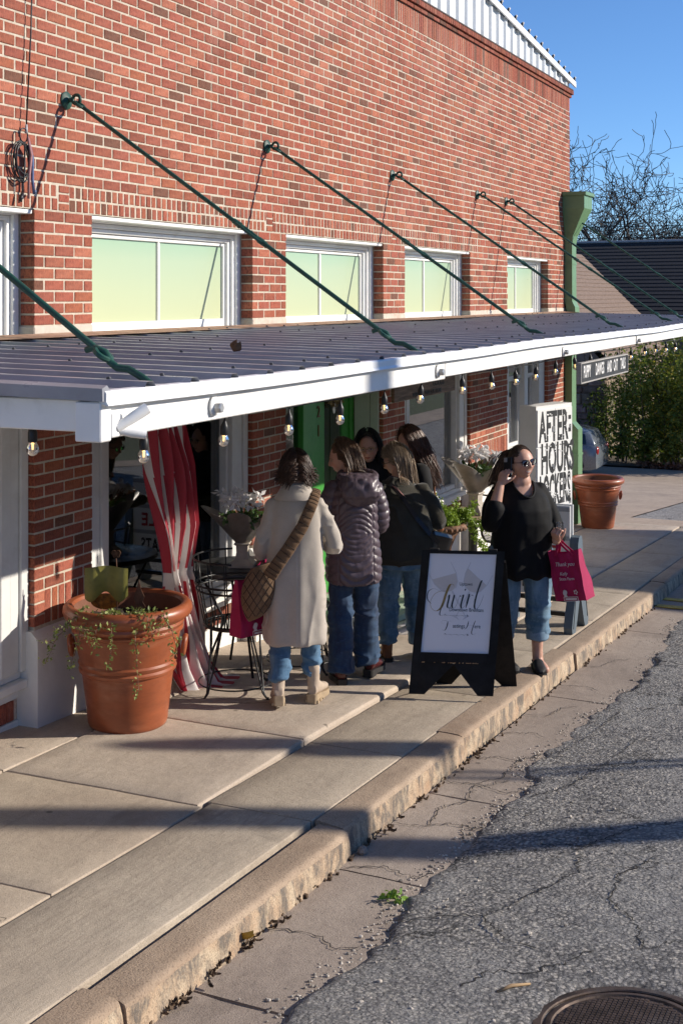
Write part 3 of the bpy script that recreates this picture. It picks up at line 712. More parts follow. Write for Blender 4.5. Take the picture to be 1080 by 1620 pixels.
MB().box(10.80, 11.21, YD+.028, YD+.034, gzd+.42, 1.91).build('glass_pane', M_GLASS, dr)
def text_obj(name, body, M4, size, mt, parent=None, depth=.002, font_scale=1.0, space=1.0, align='CENTER', shear=0.0, bold=0.0):
    cu = bpy.data.curves.new(name, 'FONT'); cu.body = body; cu.size = size; cu.align_x = align; cu.align_y = 'CENTER'; cu.extrude = depth; cu.space_character = space; cu.shear = shear; cu.offset = bold; cu.resolution_u = 3
    o = bpy.data.objects.new(name, cu); COL.objects.link(o); dg = bpy.context.evaluated_depsgraph_get(); me = bpy.data.meshes.new_from_object(o.evaluated_get(dg)); bpy.data.objects.remove(o)
    me.name = name; off = root_loc(parent) if parent is not None else Vector((0, 0, 0))
    me.transform(Matrix.Diagonal((font_scale, 1, 1, 1))); me.transform(M4); me.transform(Matrix.Translation(-off)); me.materials.clear(); me.materials.append(mt)
    o = bpy.data.objects.new(name, me); COL.objects.link(o)
    if parent is not None: o.parent = parent
    return o
M_NUM = mat('bronze_numeral', (.20,.105,.045), .4, .6)
for k, ch in enumerate('321'):
    text_obj('house_number', ch, frame((10.66, YD+.009, 1.62-.175*k), (1, 0, 0), (0, 0, 1)), .15, M_NUM, dr, .004)
# recess cheeks
for bx_ in ((11.408, 11.428, YW+.13, YD-.02), (11.405, 11.429, YW+.04, YW+.125), (9.356, 9.372, YW+.1, YD-.03)):
    MB().box(*bx_, gzd-.1, 2.245, c=.004).build('door_recess_cheek', M_SAGE, BLD)
# ---- ribbed white gable above the parapet
def gz_top(x): return 5.62 + (18.83 - x)*.1
q = MB(); x = XL; pr = [(0, 0), (.20, 0), (.225, -.03), (.275, -.03), (.30, 0)]; pts = []
while x < XR: pts += [(x+u, YW+.02+v) for u, v in pr[:-1]]; x += .30
pts = [p for p in pts if p[0] <= XR+.05] + [(XR+.05, YW+.02)]
q.loft([[(u, v, zt+.123) for u, v in pts], [(u, v, gz_top(u)-.02) for u, v in pts]], cap=False, open_ring=True)
q.build('ribbed_gable', mat('white_ribbed_metal', (.78,.80,.80), .4, vs=3, var=.05, dirt=(.5,.5,.48)), BLD)
q = MB(); P = lambda x, dz, y: (x, y, gz_top(x)+dz)
q.prism([(XL, YW-.05, gz_top(XL)-.05), (XL, YW-.05, gz_top(XL)+.03), (XL, YW+.10, gz_top(XL)+.04), (XL, YW+.10, gz_top(XL)+.02), (XL, YW-.03, gz_top(XL)+.012), (XL, YW-.03, gz_top(XL)-.05)], (18.85-XL, 0, gz_top(18.85)-gz_top(XL)))
q.build('rake_trim', M_WHITE, BLD)
q = MB().add([(XL, YW+.11, zt+.1), (XR, YW+.11, zt+.1), (XR, YW+.11, gz_top(XR)), (XL, YW+.11, gz_top(XL)), (XL, 15.9, zt+.1), (XR, 15.9, zt+.1), (XR, 15.9, gz_top(XR)), (XL, 15.9, gz_top(XL))], [(0,1,2,3),(4,7,6,5),(3,2,6,7),(1,5,6,2),(0,3,7,4)])
q.build('gable_roof', mat('pale_metal_roof', (.55,.56,.57), .5), BLD)
# ================================================================== AWNING AND WHAT HANGS ON IT
M_ROOFM = mat('charcoal_ribbed_metal', (.34,.35,.385), .34, spec=.6, vs=3, var=.14, bmp=.05, bs=30, dirt=(.22,.225,.235))
AX0, AX1, AYF, AYB = 3.34, 18.85, 2.29, 4.62
AW = thing('metal_awning', 'long flat awning of charcoal ribbed metal with white fascia boards over the pavement', 'awning', (AX0, AYF, 2.1))
def az(y): return 2.198 + (y - AYF)*.017
q = MB(); pts = []; x = AX0 + .02
while x < AX1 - .3:
    pts += [(x, 0), (x+.205, 0), (x+.222, .024), (x+.262, .024), (x+.279, 0)]; x += .2845
pts.append((AX1, 0)); pts = [(AX0, .02)] + pts
ys = [AYF-.012, AYF+.6, AYF+1.3, AYB]
sag = lambda u: .006*math.sin(u*.9)+.003*math.sin(u*2.3+1)
q.loft([[(u, y, az(y)+h+sag(u)) for u, h in pts] for y in ys], cap=False, open_ring=True)
q.build('roof_sheet', M_ROOFM, AW)
q = MB()
x = AX0+.02+.242
while x < AX1-.3:
    for yy in (2.42, 3.2, 3.95, 4.5):
        if R.random() < .8: q.sphere((x, yy+R.uniform(-.02, .02), az(yy)+.027+sag(x)), .0085, 6, 4)
    x += .2845
q.build('roof_screw', mat('dark_screw', (.05,.05,.055), .5), AW)['kind'] = 'stuff'
# drip edge and fascia boards (two lengths with a joint)
for (x0, x1) in ((AX0, 6.55), (6.553, 12.4), (12.403, AX1)):
    dz = {AX0: 0, 6.553: .012, 12.403: .008}[x0]
    q = MB(); n = 24; rings = []
    for i in range(n+1):
        u = x0+(x1-x0)*i/n; s_ = sag(u)*.8
        rings.append([(u, AYF+.03, 2.205+s_), (u, AYF-.014, 2.205+s_), (u, AYF-.020, 2.198+s_), (u, AYF-.020, 2.172+s_), (u, AYF-.028, 2.160+s_), (u, AYF-.022, 2.158+s_), (u, AYF+.03, 2.180+s_)])
    q.loft(rings); q.build('drip_edge', mat('white_metal_trim', (.83,.84,.84), .38, vs=3, var=.03, dirt=(.62,.61,.58)), AW)
    MB().box(x0+.001, x1-.001, AYF+.012, AYF+.05, 2.055+dz, 2.174+dz, c=.004).build('fascia_board', M_WHITE, AW)
MB().box(AX0+.025, AX0+.06, AYF+.097, AYB, 2.075, 2.176, c=.004).build('end_board', M_WHITE, AW)
MB().box(AX0-.004, AX0+.055, AYF-.002, AYF+.095, 2.048, 2.172, c=.004).build('corner_board', M_WHITE, AW)
q = MB().loft([[(AX0-.012, y, az(y)-.022), (AX0-.014, y, az(y)+.018), (AX0+.012, y, az(y)+.027), (AX0+.03, y, az(y)+.01), (AX0+.03, y, az(y)-.022)] for y in (AYF-.014, AYB)])
q.build('rake_edge', M_ROOFM, AW)
MB().box(AX0+.065, AX1-.02, AYF+.055, AYB-.01, 2.150, 2.165).build('soffit', mat('pale_soffit', (.76,.755,.74), .7), AW)
q = MB().loft([[(u, AYB-.16+.012*math.sin(u*5), az(4.46)+.030), (u, AYB-.02, az(AYB)+.036), (u, YW-.006, az(AYB)+.044), (u, YW-.006, az(AYB)-.02)] for u in [AX0+(AX1-.3-AX0)*i/50 for i in range(51)]], cap=False, open_ring=True)
q.build('wall_flashing', M_RUST, AW)
MB().box(AX1-.05, AX1-.01, AYF+.06, AYB, 2.06, 2.15, c=.004).build('end_board', M_WHITE, AW)
M_GALV = mat('galvanised_steel', (.55,.56,.57), .4, .7, vs=20)
M_RSTB = mat('rusty_bolt', (.50,.22,.07), .8, vs=40)
for k, u in enumerate((4.05, 6.42, 9.06, 11.7, 14.3)):
    q = MB().sphere((u, AYF+.004, 2.105), .034, 16, 6, (1, .25, 1.15)); o_ = q.build('bolt_plate', M_WHITE, AW, smooth=True)
    MB().lathe([(.019, 0), (.019, .022), (.015, .026), (.001, .026)], 6, (0, 0, 0)).build('bolt_nut', M_GALV, o_, local=True).location = (0, 0, 0)
    nt_ = o_.children[0]; nt_.data.transform(T(u, AYF-.002, 2.100) @ Matrix.Rotation(math.radians(90), 4, 'X')); nt_.data.transform(Matrix.Translation(-root_loc(o_)))
# flag pole bracket
FB = thing('flagpole_bracket', 'white two socket flagpole bracket screwed to the near corner of the awning', 'bracket', (AX0+.12, AYF, 2.1))
Mb = M_WHITE
MB().box(AX0+.05, AX0+.10, AYF-.006, AYF+.012, 2.058, 2.135, c=.004).build('back_plate', Mb, FB)
for nm, d, L, rr_, st in (('socket', Vector((.62, -.55, .50)), .115, .019, Vector((AX0+.085, AYF, 2.085))), ('socket', Vector((.9, -.8, -.22)), .085, .017, Vector((AX0+.10, AYF, 2.078)))):
    d.normalize(); e = st+d*L
    MB().tube([st, st+d*L*.5, e-d*.004, e, e, e-d*.04], [.014, .018, rr_, rr_, rr_*.72, rr_*.70], 14).build(nm, Mb, FB, smooth='auto')
# ---- tie rods
M_ROD = mat('dark_green_gloss_paint', (.012,.075,.05), .5, vs=12, var=.2, dirt=(.03,.09,.06))
def tie_rod(x, label, first=None):
    t = thing('tie_rod', label, 'tie rod', (x, YW, 3.665), 'green tie rods holding up the awning')
    A = Vector((x, YW-.055, 3.665)); Bp = Vector((x, 2.56, 2.275)); d = (Bp-A).normalized(); L = (Bp-A).length
    n_ = Vector((1, 0, 0))
    q = MB().lathe([(.001, .0), (.052, 0), (.054, .006), (.046, .012), (.026, .018), (.020, .022), (.001, .022)], 24)
    q.v = [tuple(T(x, YW-.004, 3.665) @ Matrix.Rotation(math.radians(90), 4, 'X') @ Vector(p)) for p in q.v]; q.build('wall_plate', M_ROD, t, smooth='auto')
    q = MB(); q.tube([(x, YW-.02, 3.665), (x, YW-.05, 3.667)], .014, 10)
    c_ = Vector((x, YW-.078, 3.667)); q.tube([c_ + Vector((0, math.cos(a), math.sin(a)))*.027 for a in [2*math.pi*k/16 for k in range(16)]], .0105, 8, closed=True); q.build('eye_bolt', M_ROD, t, smooth=True)
    c2 = A + d*.035; q = MB()
    q.tube([c2 - d*.010 + n_*(.03*math.cos(a)) + d*(.03*math.sin(a)+.03) for a in [2*math.pi*k/16 for k in range(16)]], .0105, 8, closed=True)
    m0, m1 = A + d*(L*.545), A + d*(L*.625)
    q.tube([c2 + d*.045, m0 + d*.05], .0125, 10); q.build('rod', M_ROD, t, smooth='auto')
    q = MB().tube([m1 - d*.05, Bp - d*.03], .0125, 10); q.build('rod', M_ROD, t, smooth='auto')
    side = d.cross(n_).normalized(); q = MB()
    for s_ in (-1, 1): q.tube([m0 + n_*.014*s_, m0 + d*.03 + n_*.021*s_, m1 - d*.03 + n_*.021*s_, m1 + n_*.014*s_], .0095, 8)
    q.tube([m0 - d*.025, m0 + d*.028], [.016, .019], 10); q.tube([m1 - d*.028, m1 + d*.025], [.019, .016], 10); q.build('turnbuckle', M_ROD, t, smooth='auto')
    q = MB(); k_ = Bp - d*.035
    q.tube([k_ + n_*(.026*math.cos(a)) + d*(.032*math.sin(a)) for a in [2*math.pi*k/16 for k in range(16)]], .011, 8, closed=True)
    h = [Bp + Vector((0, .10, .035)), Bp + Vector((0, .065, .045)), Bp + Vector((0, .02, .028)), Bp + Vector((0, .0, -.005)), Bp + Vector((0, -.03, -.025)), Bp + Vector((0, -.075, -.028)), Bp + Vector((0, -.13, -.055)), Bp + Vector((0, -.16, -.075))]
    h = [h[0] + (p-h[0]) for p in h]
    q.tube(h, [.012, .013, .0135, .0135, .0135, .0135, .0135, .0135], 10); q.build('hook', M_ROD, t, smooth='auto')
    return t
rods = [(3.79, 'green tie rod nearest the awning corner, rising past the cut off window'), (6.40, 'green tie rod fixed to the wall beside the hanging cable bundle'), (9.01, 'green tie rod fixed above the brick pier left of the second green window'),
        (11.65, 'green tie rod fixed above the brick pier left of the third green window'), (14.29, 'green tie rod fixed above the left edge of the wide brick pier'), (15.44, 'green tie rod fixed above the right edge of the wide brick pier'), (18.50, 'green tie rod fixed in front of the green downspout at the building corner')]
t0 = tie_rod(*rods[0])
for x, lb in rods[1:]:
    c_ = copy_tree(t0); c_.location = (x, YW, 3.665); c_['label'] = lb
# ---- bulbs on the cord
M_SOCK = mat('black_rubber', (.014,.014,.015), .5)
def bulb_glass():
    m = bpy.data.materials.new('clear_bulb_glass'); m.use_nodes = True; nt = m.node_tree; nt.nodes.clear()
    out = N(nt, 'ShaderNodeOutputMaterial'); tr = N(nt, 'ShaderNodeBsdfTransparent'); tr.inputs[0].default_value = (.90, .90, .88, 1); gl = N(nt, 'ShaderNodeBsdfGlossy'); gl.inputs['Roughness'].default_value = .06
    df = N(nt, 'ShaderNodeBsdfDiffuse'); df.inputs[0].default_value = (.9,.88,.82,1); fr = N(nt, 'ShaderNodeLayerWeight'); fr.inputs[0].default_value = .45; m0 = N(nt, 'ShaderNodeMixShader'); m0.inputs[0].default_value = .28
    mx = N(nt, 'ShaderNodeMixShader'); nt.links.new(fr.outputs['Fresnel'], mx.inputs[0]); nt.links.new(tr.outputs[0], m0.inputs[1]); nt.links.new(df.outputs[0], m0.inputs[2]); nt.links.new(m0.outputs[0], mx.inputs[1]); nt.links.new(gl.outputs[0], mx.inputs[2]); nt.links.new(mx.outputs[0], out.inputs[0]); return m
M_BULB = bulb_glass()
M_FIL = bpy.data.materials.new('warm_filament'); M_FIL.use_nodes = True; e_ = M_FIL.node_tree.nodes['Principled BSDF']; e_.inputs['Emission Color'].default_value = (1, .62, .22, 1); e_.inputs['Emission Strength'].default_value = 2.2; e_.inputs['Base Color'].default_value = (.8,.5,.2,1)
def bulb():
    t = thing('string_light_bulb', 'x', 'light bulb', (0, 0, 0), 'clear bulbs hanging in a row from the cord under the awning')
    MB().lathe([(.0025, .016), (.004, .0), (.008, -.012), (.014, -.024), (.0165, -.030), (.0165, -.060), (.0145, -.064), (.001, -.064)], 14).build('socket', M_SOCK, t, smooth='auto')
    MB().lathe([(.0125, -.060), (.0150, -.068), (.0205, -.078), (.0225, -.088), (.021, -.098), (.015, -.107), (.006, -.112), (.001, -.113)], 16).build('glass', M_BULB, t, smooth=True)
    MB().lathe([(.009, -.0615), (.009, -.068), (.004, -.072), (.0035, -.090), (.001, -.091)], 8).build('filament', M_FIL, t)
    t.scale = (.92, .92, .92)
    return t
BX = [(3.68, 'before the top of the flag'), (4.23, 'between the flag and the white jamb'), (4.77, 'in front of the brick pier left of the green door'), (5.29, 'in front of the green door glass'), (5.81, 'in front of the brick pier right of the green door'), (6.32, 'in front of the dark shop window'),
      (6.98, 'against the pale jamb of the dark shop window'), (7.53, 'in front of the wide brick pier'), (8.04, 'before the first pane of the double window'), (8.54, 'before the second pane of the double window'), (9.06, 'against the last brick pier'), (9.60, 'behind the left end of the PUPPY sign'), (10.12, 'behind the middle of the PUPPY sign'), (10.63, 'at the right end of the PUPPY sign'),
      (11.15, 'first one clear of the PUPPY sign, before the stone house'), (11.72, 'second right of the PUPPY sign, before the hedge'), (12.37, 'third right of the PUPPY sign, before the hedge'), (12.95, 'fourth right of the PUPPY sign, before the hedge'), (13.5, 'fifth right of the PUPPY sign, near the picture edge'), (14.05, 'last one at the edge of the picture')]
b0 = bulb(); tops = []
YB = AYF+.062
def bz(x): return 2.048 + .010*math.sin(x*2.1) - .0035*max(0, x-9.5)
for k, (x, lb) in enumerate(BX):
    o = b0 if k == 0 else copy_tree(b0); o.location = (x, YB, bz(x) - .012); o['label'] = 'clear string bulb hanging ' + lb
    o.rotation_euler = (R.uniform(-.08, .08), R.uniform(-.10, .10), R.uniform(0, 6)); tops.append((x, YB, bz(x)+.002))
o = copy_tree(b0); o.location = (AX0+.07, 2.60, 2.088); o['label'] = 'clear string bulb hanging at the end of the awning before the near brick pier'; o.rotation_euler = (0, 0, 0)
q = MB(); path = [(AX0+.07, 4.4, 2.07), (AX0+.07, 3.5, 2.055), (AX0+.07, 2.60, 2.092), (AX0+.08, YB, 2.062)]
for p, n_ in zip(tops, tops[1:]+[(15.2, YB, 2.03)]): path += [p, ((p[0]+n_[0])/2, YB, (p[2]+n_[2])/2 + .003)]
q.tube(path, .004, 6); tag(q.build('light_cord', M_SOCK), 'black cord carrying the string bulbs along the underside of the awning', 'cord')
# ---- hanging board
M_SIGNK = mat('black_sign_paint', (.018,.018,.019), .55, vs=10, var=.2, dirt=(.05,.045,.04)); M_SIGNW = mat('white_sign_paint', (.74,.73,.70), .6, vs=12, var=.05)
hs = thing('hanging_sign', 'black board lettered PUPPY DAWGS AND CAT TAILS hanging under the awning', 'sign', (10.37, AYF+.08, 1.85))
MB().box(9.53, 11.22, AYF+.000, AYF+.025, 1.850, 1.992, c=.003).build('board', M_SIGNK, hs)
q = MB(); ring(q, 9.522, 11.228, 1.842, 2.0, AYF-.010, AYF+.028, .010, c=.002); q.build('board_frame', mat('grey_weathered_wood', (.42,.40,.37), .8, vs=14, stretch=(1, 1, 6)), hs)
for k_, ch in enumerate(('PUPPY', 'DAWGS', 'AND', 'CAT', 'TAILS')):
    xs_ = (9.735, 10.165, 10.515, 10.745, 11.035)[k_]
    text_obj('lettering', ch, frame((xs_, AYF-.003, 1.9225), (1, 0, 0), (0, 0, 1)), .128, M_SIGNW, hs, .0015, font_scale=.64, bold=.003)
for x in (9.75, 11.0): MB().tube([(x, AYF+.016, 1.99), (x, AYF+.016, 2.06)], .004, 6).build('hanger', M_BLACK, hs)
# ---- wooden shop board deeper under the awning
ws = thing('wooden_sign', 'brown wooden plank sign hung high under the awning beside the dark shop window', 'sign', (11.2, 4.1, 1.6))
M_WOODS = mat('stained_sign_wood', (.22,.125,.07), .6, vs=5, var=.3, stretch=(1, 1, 9), bmp=.2, bs=30)
MB().box(10.15, 11.72, 4.02, 4.05, 1.60, 1.95, c=.004).build('plank', M_WOODS, ws)
text_obj('lettering', 'GOODS', frame((11.25, 4.018, 1.705), (1, 0, 0), (0, 0, 1)), .085, M_SIGNK, ws, .001)
text_obj('lettering', "WE'RE MORE THAN A PET STORE", frame((10.95, 4.018, 1.632), (1, 0, 0), (0, 0, 1)), .05, M_SIGNK, ws, .001, bold=.001)
for x in (10.3, 11.6): MB().tube([(x, 4.035, 1.95), (x, 4.035, 2.15)], .003, 6).build('hanger', M_BLACK, ws)
# ---- downspout with its hopper
M_DSP = mat('sage_green_paint', (.135,.26,.12), .45, vs=7, var=.08, bmp=.08, bs=20, dirt=(.10,.19,.10))
ds = thing('downspout', 'green downspout with a flared hopper head at the corner of the building', 'downspout', (18.45, YW, gz(18.4)))
def sect(z, y0, y1, x0, x1): return [(x0, y0, z), (x1, y0, z), (x1, y1, z), (x0, y1, z)]
q = MB(); yb_ = YW-.006
q.loft([sect(3.26, YW-.115, yb_, 18.34, 18.60), sect(3.36, YW-.13, yb_, 18.33, 18.61), sect(3.75, YW-.32, yb_, 18.22, 18.70), sect(3.93, YW-.32, yb_, 18.22, 18.70)])
q.build('hopper', M_DSP, ds); MB().box(18.19, 18.73, YW-.35, yb_, 3.931, 3.985, c=.006).build('hopper_rim', M_DSP, ds)
q = MB(); q.loft([sect(2.42, YW-.115, yb_, 18.345, 18.595), sect(3.259, YW-.112, yb_, 18.345, 18.595)]); q.loft([sect(2.255, YW-.16, YW-.03, 18.345, 18.595), sect(2.34, YW-.155, YW-.025, 18.345, 18.595), sect(2.42, YW-.115, yb_, 18.345, 18.595)])
q.loft([sect(.68, YW-.11, yb_, 18.35, 18.60), sect(2.15, YW-.11, yb_, 18.35, 18.60)]); q.loft([sect(gz(18.4, .02), YW-.20, YW-.055, 18.35, 18.60), sect(.58, YW-.20, YW-.055, 18.35, 18.60), sect(.68, YW-.11, yb_, 18.35, 18.60)])
q.build('pipe', M_DSP, ds)
for z in (2.95, 1.7, .2): MB().box(18.33, 18.615, YW-.118 if z > .6 else YW-.208, yb_, z, z+.03).build('strap', M_DSP, ds)
# ---- cable bundle on the wall
cb = thing('cable_bundle', 'black cable coiled and tied in a bundle, dangling on the brick wall', 'cable', (5.93, YW, 3.2))
q = MB(); yv = YW-.018
q.tube([(6.07, yv, 5.3), (6.055, yv-.01, 4.6), (6.03, yv-.012, 4.0), (5.985, yv-.015, 3.47)], .0045, 6)
for k, (w_, h_, dx, dz, tw) in enumerate([(.072, .105, -.012, 0, 0), (.085, .115, -.02, -.01, .3), (.065, .095, -.005, -.005, -.25), (.095, .09, .0, .01, .5), (.058, .11, -.02, -.015, .15)]):
    cx_, cz_ = 5.955+dx, 3.265+dz
    q.tube([(cx_ + w_*math.cos(a)*math.cos(tw) - h_*math.sin(a)*math.sin(tw)*.3, yv-.012*(1+.4*math.sin(a+k)) - .004*k, cz_ + h_*math.sin(a)) for a in [2*math.pi*j/22 for j in range(22)]], .0045, 6, closed=True)
q.tube([(5.955+.035*math.cos(a), yv-.02, 3.405+.04*math.sin(a)) for a in [2*math.pi*j/16 for j in range(16)]], .0045, 6, closed=True)
q.tube([(5.965, yv-.02, 3.36), (5.95, yv-.03, 3.2), (5.945, yv-.02, 3.10), (5.935, yv-.02, 3.06)], .005, 6); q.tube([(5.94, yv-.02, 3.075), (5.925, yv-.02, 3.03)], [.009, .010], 8)
q.build('cable_coil', M_BLACK, cb, smooth=True)
q = MB().tube([(5.985, yv-.016, 3.47), (5.98, yv-.018, 3.42)], [.006, .010], 8); q.build('connector', mat('grey_plastic', (.45,.46,.47), .5), cb, smooth=True)
q = MB().tube([(5.98, yv-.03, 3.40), (6.0, yv-.036, 3.30), (5.99, yv-.03, 3.18), (5.985, yv-.03, 3.05)], [.006, .010, .009, .008], 7); q.build('cloth_tie', mat('faded_pink_cloth', (.40,.20,.19), .9, vs=40), cb, smooth=True)
q = MB().tube([(5.985, yv-.03, 3.39), (6.012, yv-.036, 3.28), (6.02, yv-.03, 3.16), (6.035, yv-.03, 3.08), (6.05, yv-.03, 3.10)], [.006, .009, .009, .008, .006], 7); q.build('cloth_tie', mat('faded_blue_cloth', (.12,.16,.30), .9, vs=40), cb, smooth=True)
# ---- christmas lamps clipped along the gable trim
x = 18.80; k = 0
M_CLEAR = mat('clear_plastic', (.75,.72,.70), .15); proto = None
lampn = ['at the low end of the white gable trim'] + ['%s up from the low end of the gable trim' % w for w in ('second', 'third', 'fourth', 'fifth', 'sixth', 'seventh', 'eighth', 'ninth', 'tenth', 'eleventh', 'twelfth', 'thirteenth')]
for k in range(13):
    x = 18.78 - k*.305
    if proto is None:
        proto = thing('roof_lamp', '', 'light bulb', (0, 0, 0), 'small lamps clipped along the gable trim')
        MB().lathe([(.014, 0), (.018, .01), (.018, .05), (.014, .055), (.001, .055)], 8).build('clip', M_BLACK, proto); q = MB().lathe([(.014, 0), (.019, .02), (.012, .05), (.001, .065)], 8)
        q.v = [tuple(T(.015, 0, .05) @ Matrix.Rotation(math.radians(75), 4, 'Y') @ Vector(p)) for p in q.v]; q.build('lamp_glass', M_CLEAR, proto)
        o = proto
    else: o = copy_tree(proto)
    o.location = (x, YW-.04, gz_top(x)+.028); o['label'] = 'small clear lamp, ' + lampn[k]
# ---- dead leaf lying on the awning
def leaf_mesh(q, M4, L=.09, W_=.06, curl=.03, n=5):
    rr = []
    for i in range(n+1):
        t = i/n; w_ = W_*math.sin(math.pi*min(1, t*.9+.08))**.8*.5
        rr.append([M4 @ Vector((L*(t-.5), s_*w_, curl*(4*(t-.5)**2) + curl*.9*abs(s_)**1.5)) for s_ in (-1, -.4, 0, .4, 1)])
    q.loft(rr, cap=False, open_ring=True)
M_LEAFB = mat('dry_brown_leaf', (.24,.115,.05), .8, vs=30, var=.3)
q = MB(); lx, ly = 5.32, 2.91
leaf_mesh(q, T(lx, ly, az(ly)+.038) @ Matrix.Rotation(.9, 4, 'Y') @ Rz(.6),   .065, .06, .022)
tag(q.build('fallen_leaf', M_LEAFB, smooth=True), 'curled brown dead leaf lying on the awning roof', 'leaf')
# ================================================================== BACKGROUND
M_SHDK = mat('dark_shaded_shingles', (.028,.026,.030), .85, vs=6, var=.35, stretch=(1.5, 4, 1.5), bmp=.3, bs=60)  # near black colour also holds the shade of the slope turned from the sun
M_SHBR = mat('brown_shingles', (.235,.165,.125), .9, vs=5, var=.15, stretch=(1, 3, 3), bmp=.4, bs=60)
hz_ = -2.3
HS = thing('stone_house', 'house of rough brown stone with brown shingled wing and dark main roof', 'house', (38, 8.4, hz_))
M_STN = mat('house_stone', (.30,.235,.18), .9, tone=True, vs=6, var=.25, bmp=.6, bs=30)
M_SMORT = mat('house_mortar', (.20,.17,.14), .95, vs=8, bmp=.5)
q = MB(); q.box(38.05, 47.9, 8.42, 14.6, hz_-.2, .55); q.build('wall', M_SMORT, HS)
q = MB(); rs = random.Random(3); z = hz_
while z < .5:
    h = rs.uniform(.16, .34); y = 8.36
    while y < 13.5:
        w = rs.uniform(.22, .55); v = rs.uniform(.45, 1.2); tn = (v, v*rs.uniform(.85, 1.05), v*rs.uniform(.8, 1.1))
        q.box(38.0-rs.uniform(0, .03), 38.2, y+.015, min(y+w, 14.6)-.015, z+.012, min(z+h, .55)-.012, tone=tn, c=.03); y += w
    x = 38.0
    while x < 47.5:
        w = rs.uniform(.22, .55); v = rs.uniform(.6, 1.3); q.box(x+.015, x+w-.015, 8.36-rs.uniform(0, .03), 8.5, z+.012, min(z+h, .55)-.012, tone=(v, v*.95, v*.88), c=.03); x += w
    z += h
q.build('wall_stone', M_STN, HS)['kind'] = 'stuff'
def roof_plane(name, A, B, C, D, n, mt, parent):
    """shingle courses from eave A-B up to ridge D-C, each course lapped over the one below"""
    A, B, C, D = map(Vector, (A, B, C, D)); q = MB(); nrm = (B-A).cross(D-A).normalized()
    if nrm.z < 0: nrm = -nrm
    for i in range(n):
        t0, t1 = i/n, (i+1.15)/n
        t1 = min(t1, 1)
        a, b, c, d = A.lerp(D, t0), B.lerp(C, t0), B.lerp(C, t1), A.lerp(D, t1)
        q.add([a+nrm*.035, b+nrm*.035, c+nrm*.008, d+nrm*.008, a, b], [(0,1,2,3), (4,5,1,0)])
    o = q.build(name, mt, parent); return o
sl_ = (4.06-1.76)/(11.65-9.36); ye = 8.0; ze = 1.76 + (ye-9.36)*sl_
roof_plane('wing_roof', (37.6, ye, ze), (48.6, ye, ze), (48.6, 11.65, 4.06), (37.6, 11.65, 4.06), 26, M_SHBR, HS)
roof_plane('wing_roof', (48.6, 15.3, ze), (37.6, 15.3, ze), (37.6, 11.65, 4.06), (48.6, 11.65, 4.06), 26, M_SHBR, HS)
q = MB().prism([(38.02, 8.42, .5), (38.02, 14.6, .5), (38.02, 11.65, 3.9)], (.1, 0, 0)); q.build('gable', M_SMORT, HS)
roof_plane('main_roof', (48, 18, 1.2), (48, -4.5, 1.2), (54.5, -1.5, 4.80), (54.5, 15, 4.72), 24, M_SHDK, HS)
roof_plane('main_roof', (61, -4.5, 1.2), (61, 18, 1.2), (54.5, 15, 4.72), (54.5, -1.5, 4.8), 24, M_SHDK, HS)
roof_plane('main_roof', (48, -4.5, 1.2), (61, -4.5, 1.2), (54.5, -1.5, 4.80), (54.49, -1.5, 4.80), 24, M_SHDK, HS)
MB().box(48.4, 60.6, -4.1, 17.6, hz_-.2, 1.25).build('wall', M_SMORT, HS)
q = MB().tube([(54.45, 15, 4.75), (54.45, -1.5, 4.83)], .06, 6); q.build('ridge_cap', mat('ridge_tin', (.30,.30,.31), .5), HS)
# ---- parked car
M_CARP = mat('blue_grey_car_paint', (.17,.195,.22), .26, metal=.3, spec=.6, vs=3, var=.04, coat=.8)
M_TYRE = mat('tyre_rubber', (.02,.02,.02), .8); M_RIM = mat('alloy_rim', (.45,.45,.46), .3, .9); M_CGL = glass_mat('car_glass', (.10,.13,.14), 2.2)
CX, CY, CZ = 33.5, 6.72, gz(34.2)
car = thing('parked_car', 'blue grey compact hatchback parked beside the building, front half hidden by the downspout', 'car', (CX+.87, CY+2, CZ))
def P(x, y, z): return (CX+.87+x, CY+y, CZ+z)
# side profile stations: y, z bottom, z belt, half width low, half width belt
st = [(0, .36, .78, .62, .60), (.06, .28, .92, .78, .76), (.22, .24, .97, .85, .83), (.8, .20, .98, .885, .865), (1.6, .19, .955, .89, .87), (2.4, .19, .93, .89, .865), (3.1, .20, .90, .88, .84), (3.7, .24, .84, .84, .78), (4.05, .28, .72, .74, .66), (4.15, .34, .62, .60, .55)]
rings = []
for y, zb_, zt_, wl, wb in st:
    prof = [(-wl*.96, zb_), (-wl, zb_+.12), (-wl, (zb_+zt_)/2), (-wb, zt_-.06), (-wb+.05, zt_), (wb-.05, zt_), (wb, zt_-.06), (wl, (zb_+zt_)/2), (wl, zb_+.12), (wl*.96, zb_)]
    rings.append([P(x, y, z) for x, z in prof])
MB().loft(rings).build('body', M_CARP, car, smooth='auto')
rings = []
for y, zb_, zt_, wb, wt in [(.12, .93, 1.02, .74, .70), (.30, .95, 1.33, .80, .62), (.65, .96, 1.42, .84, .64), (1.5, .94, 1.45, .85, .66), (2.25, .92, 1.42, .84, .64), (2.75, .90, 1.20, .82, .68), (3.15, .88, .92, .80, .76)]:
    rings.append([P(-wb, y, zb_), P(-wt-.03, y, zt_-.06), P(-wt+.05, y, zt_), P(wt-.05, y, zt_), P(wt+.03, y, zt_-.06), P(wb, y, zb_)])
MB().loft(rings).build('cabin', M_CARP, car, smooth='auto')
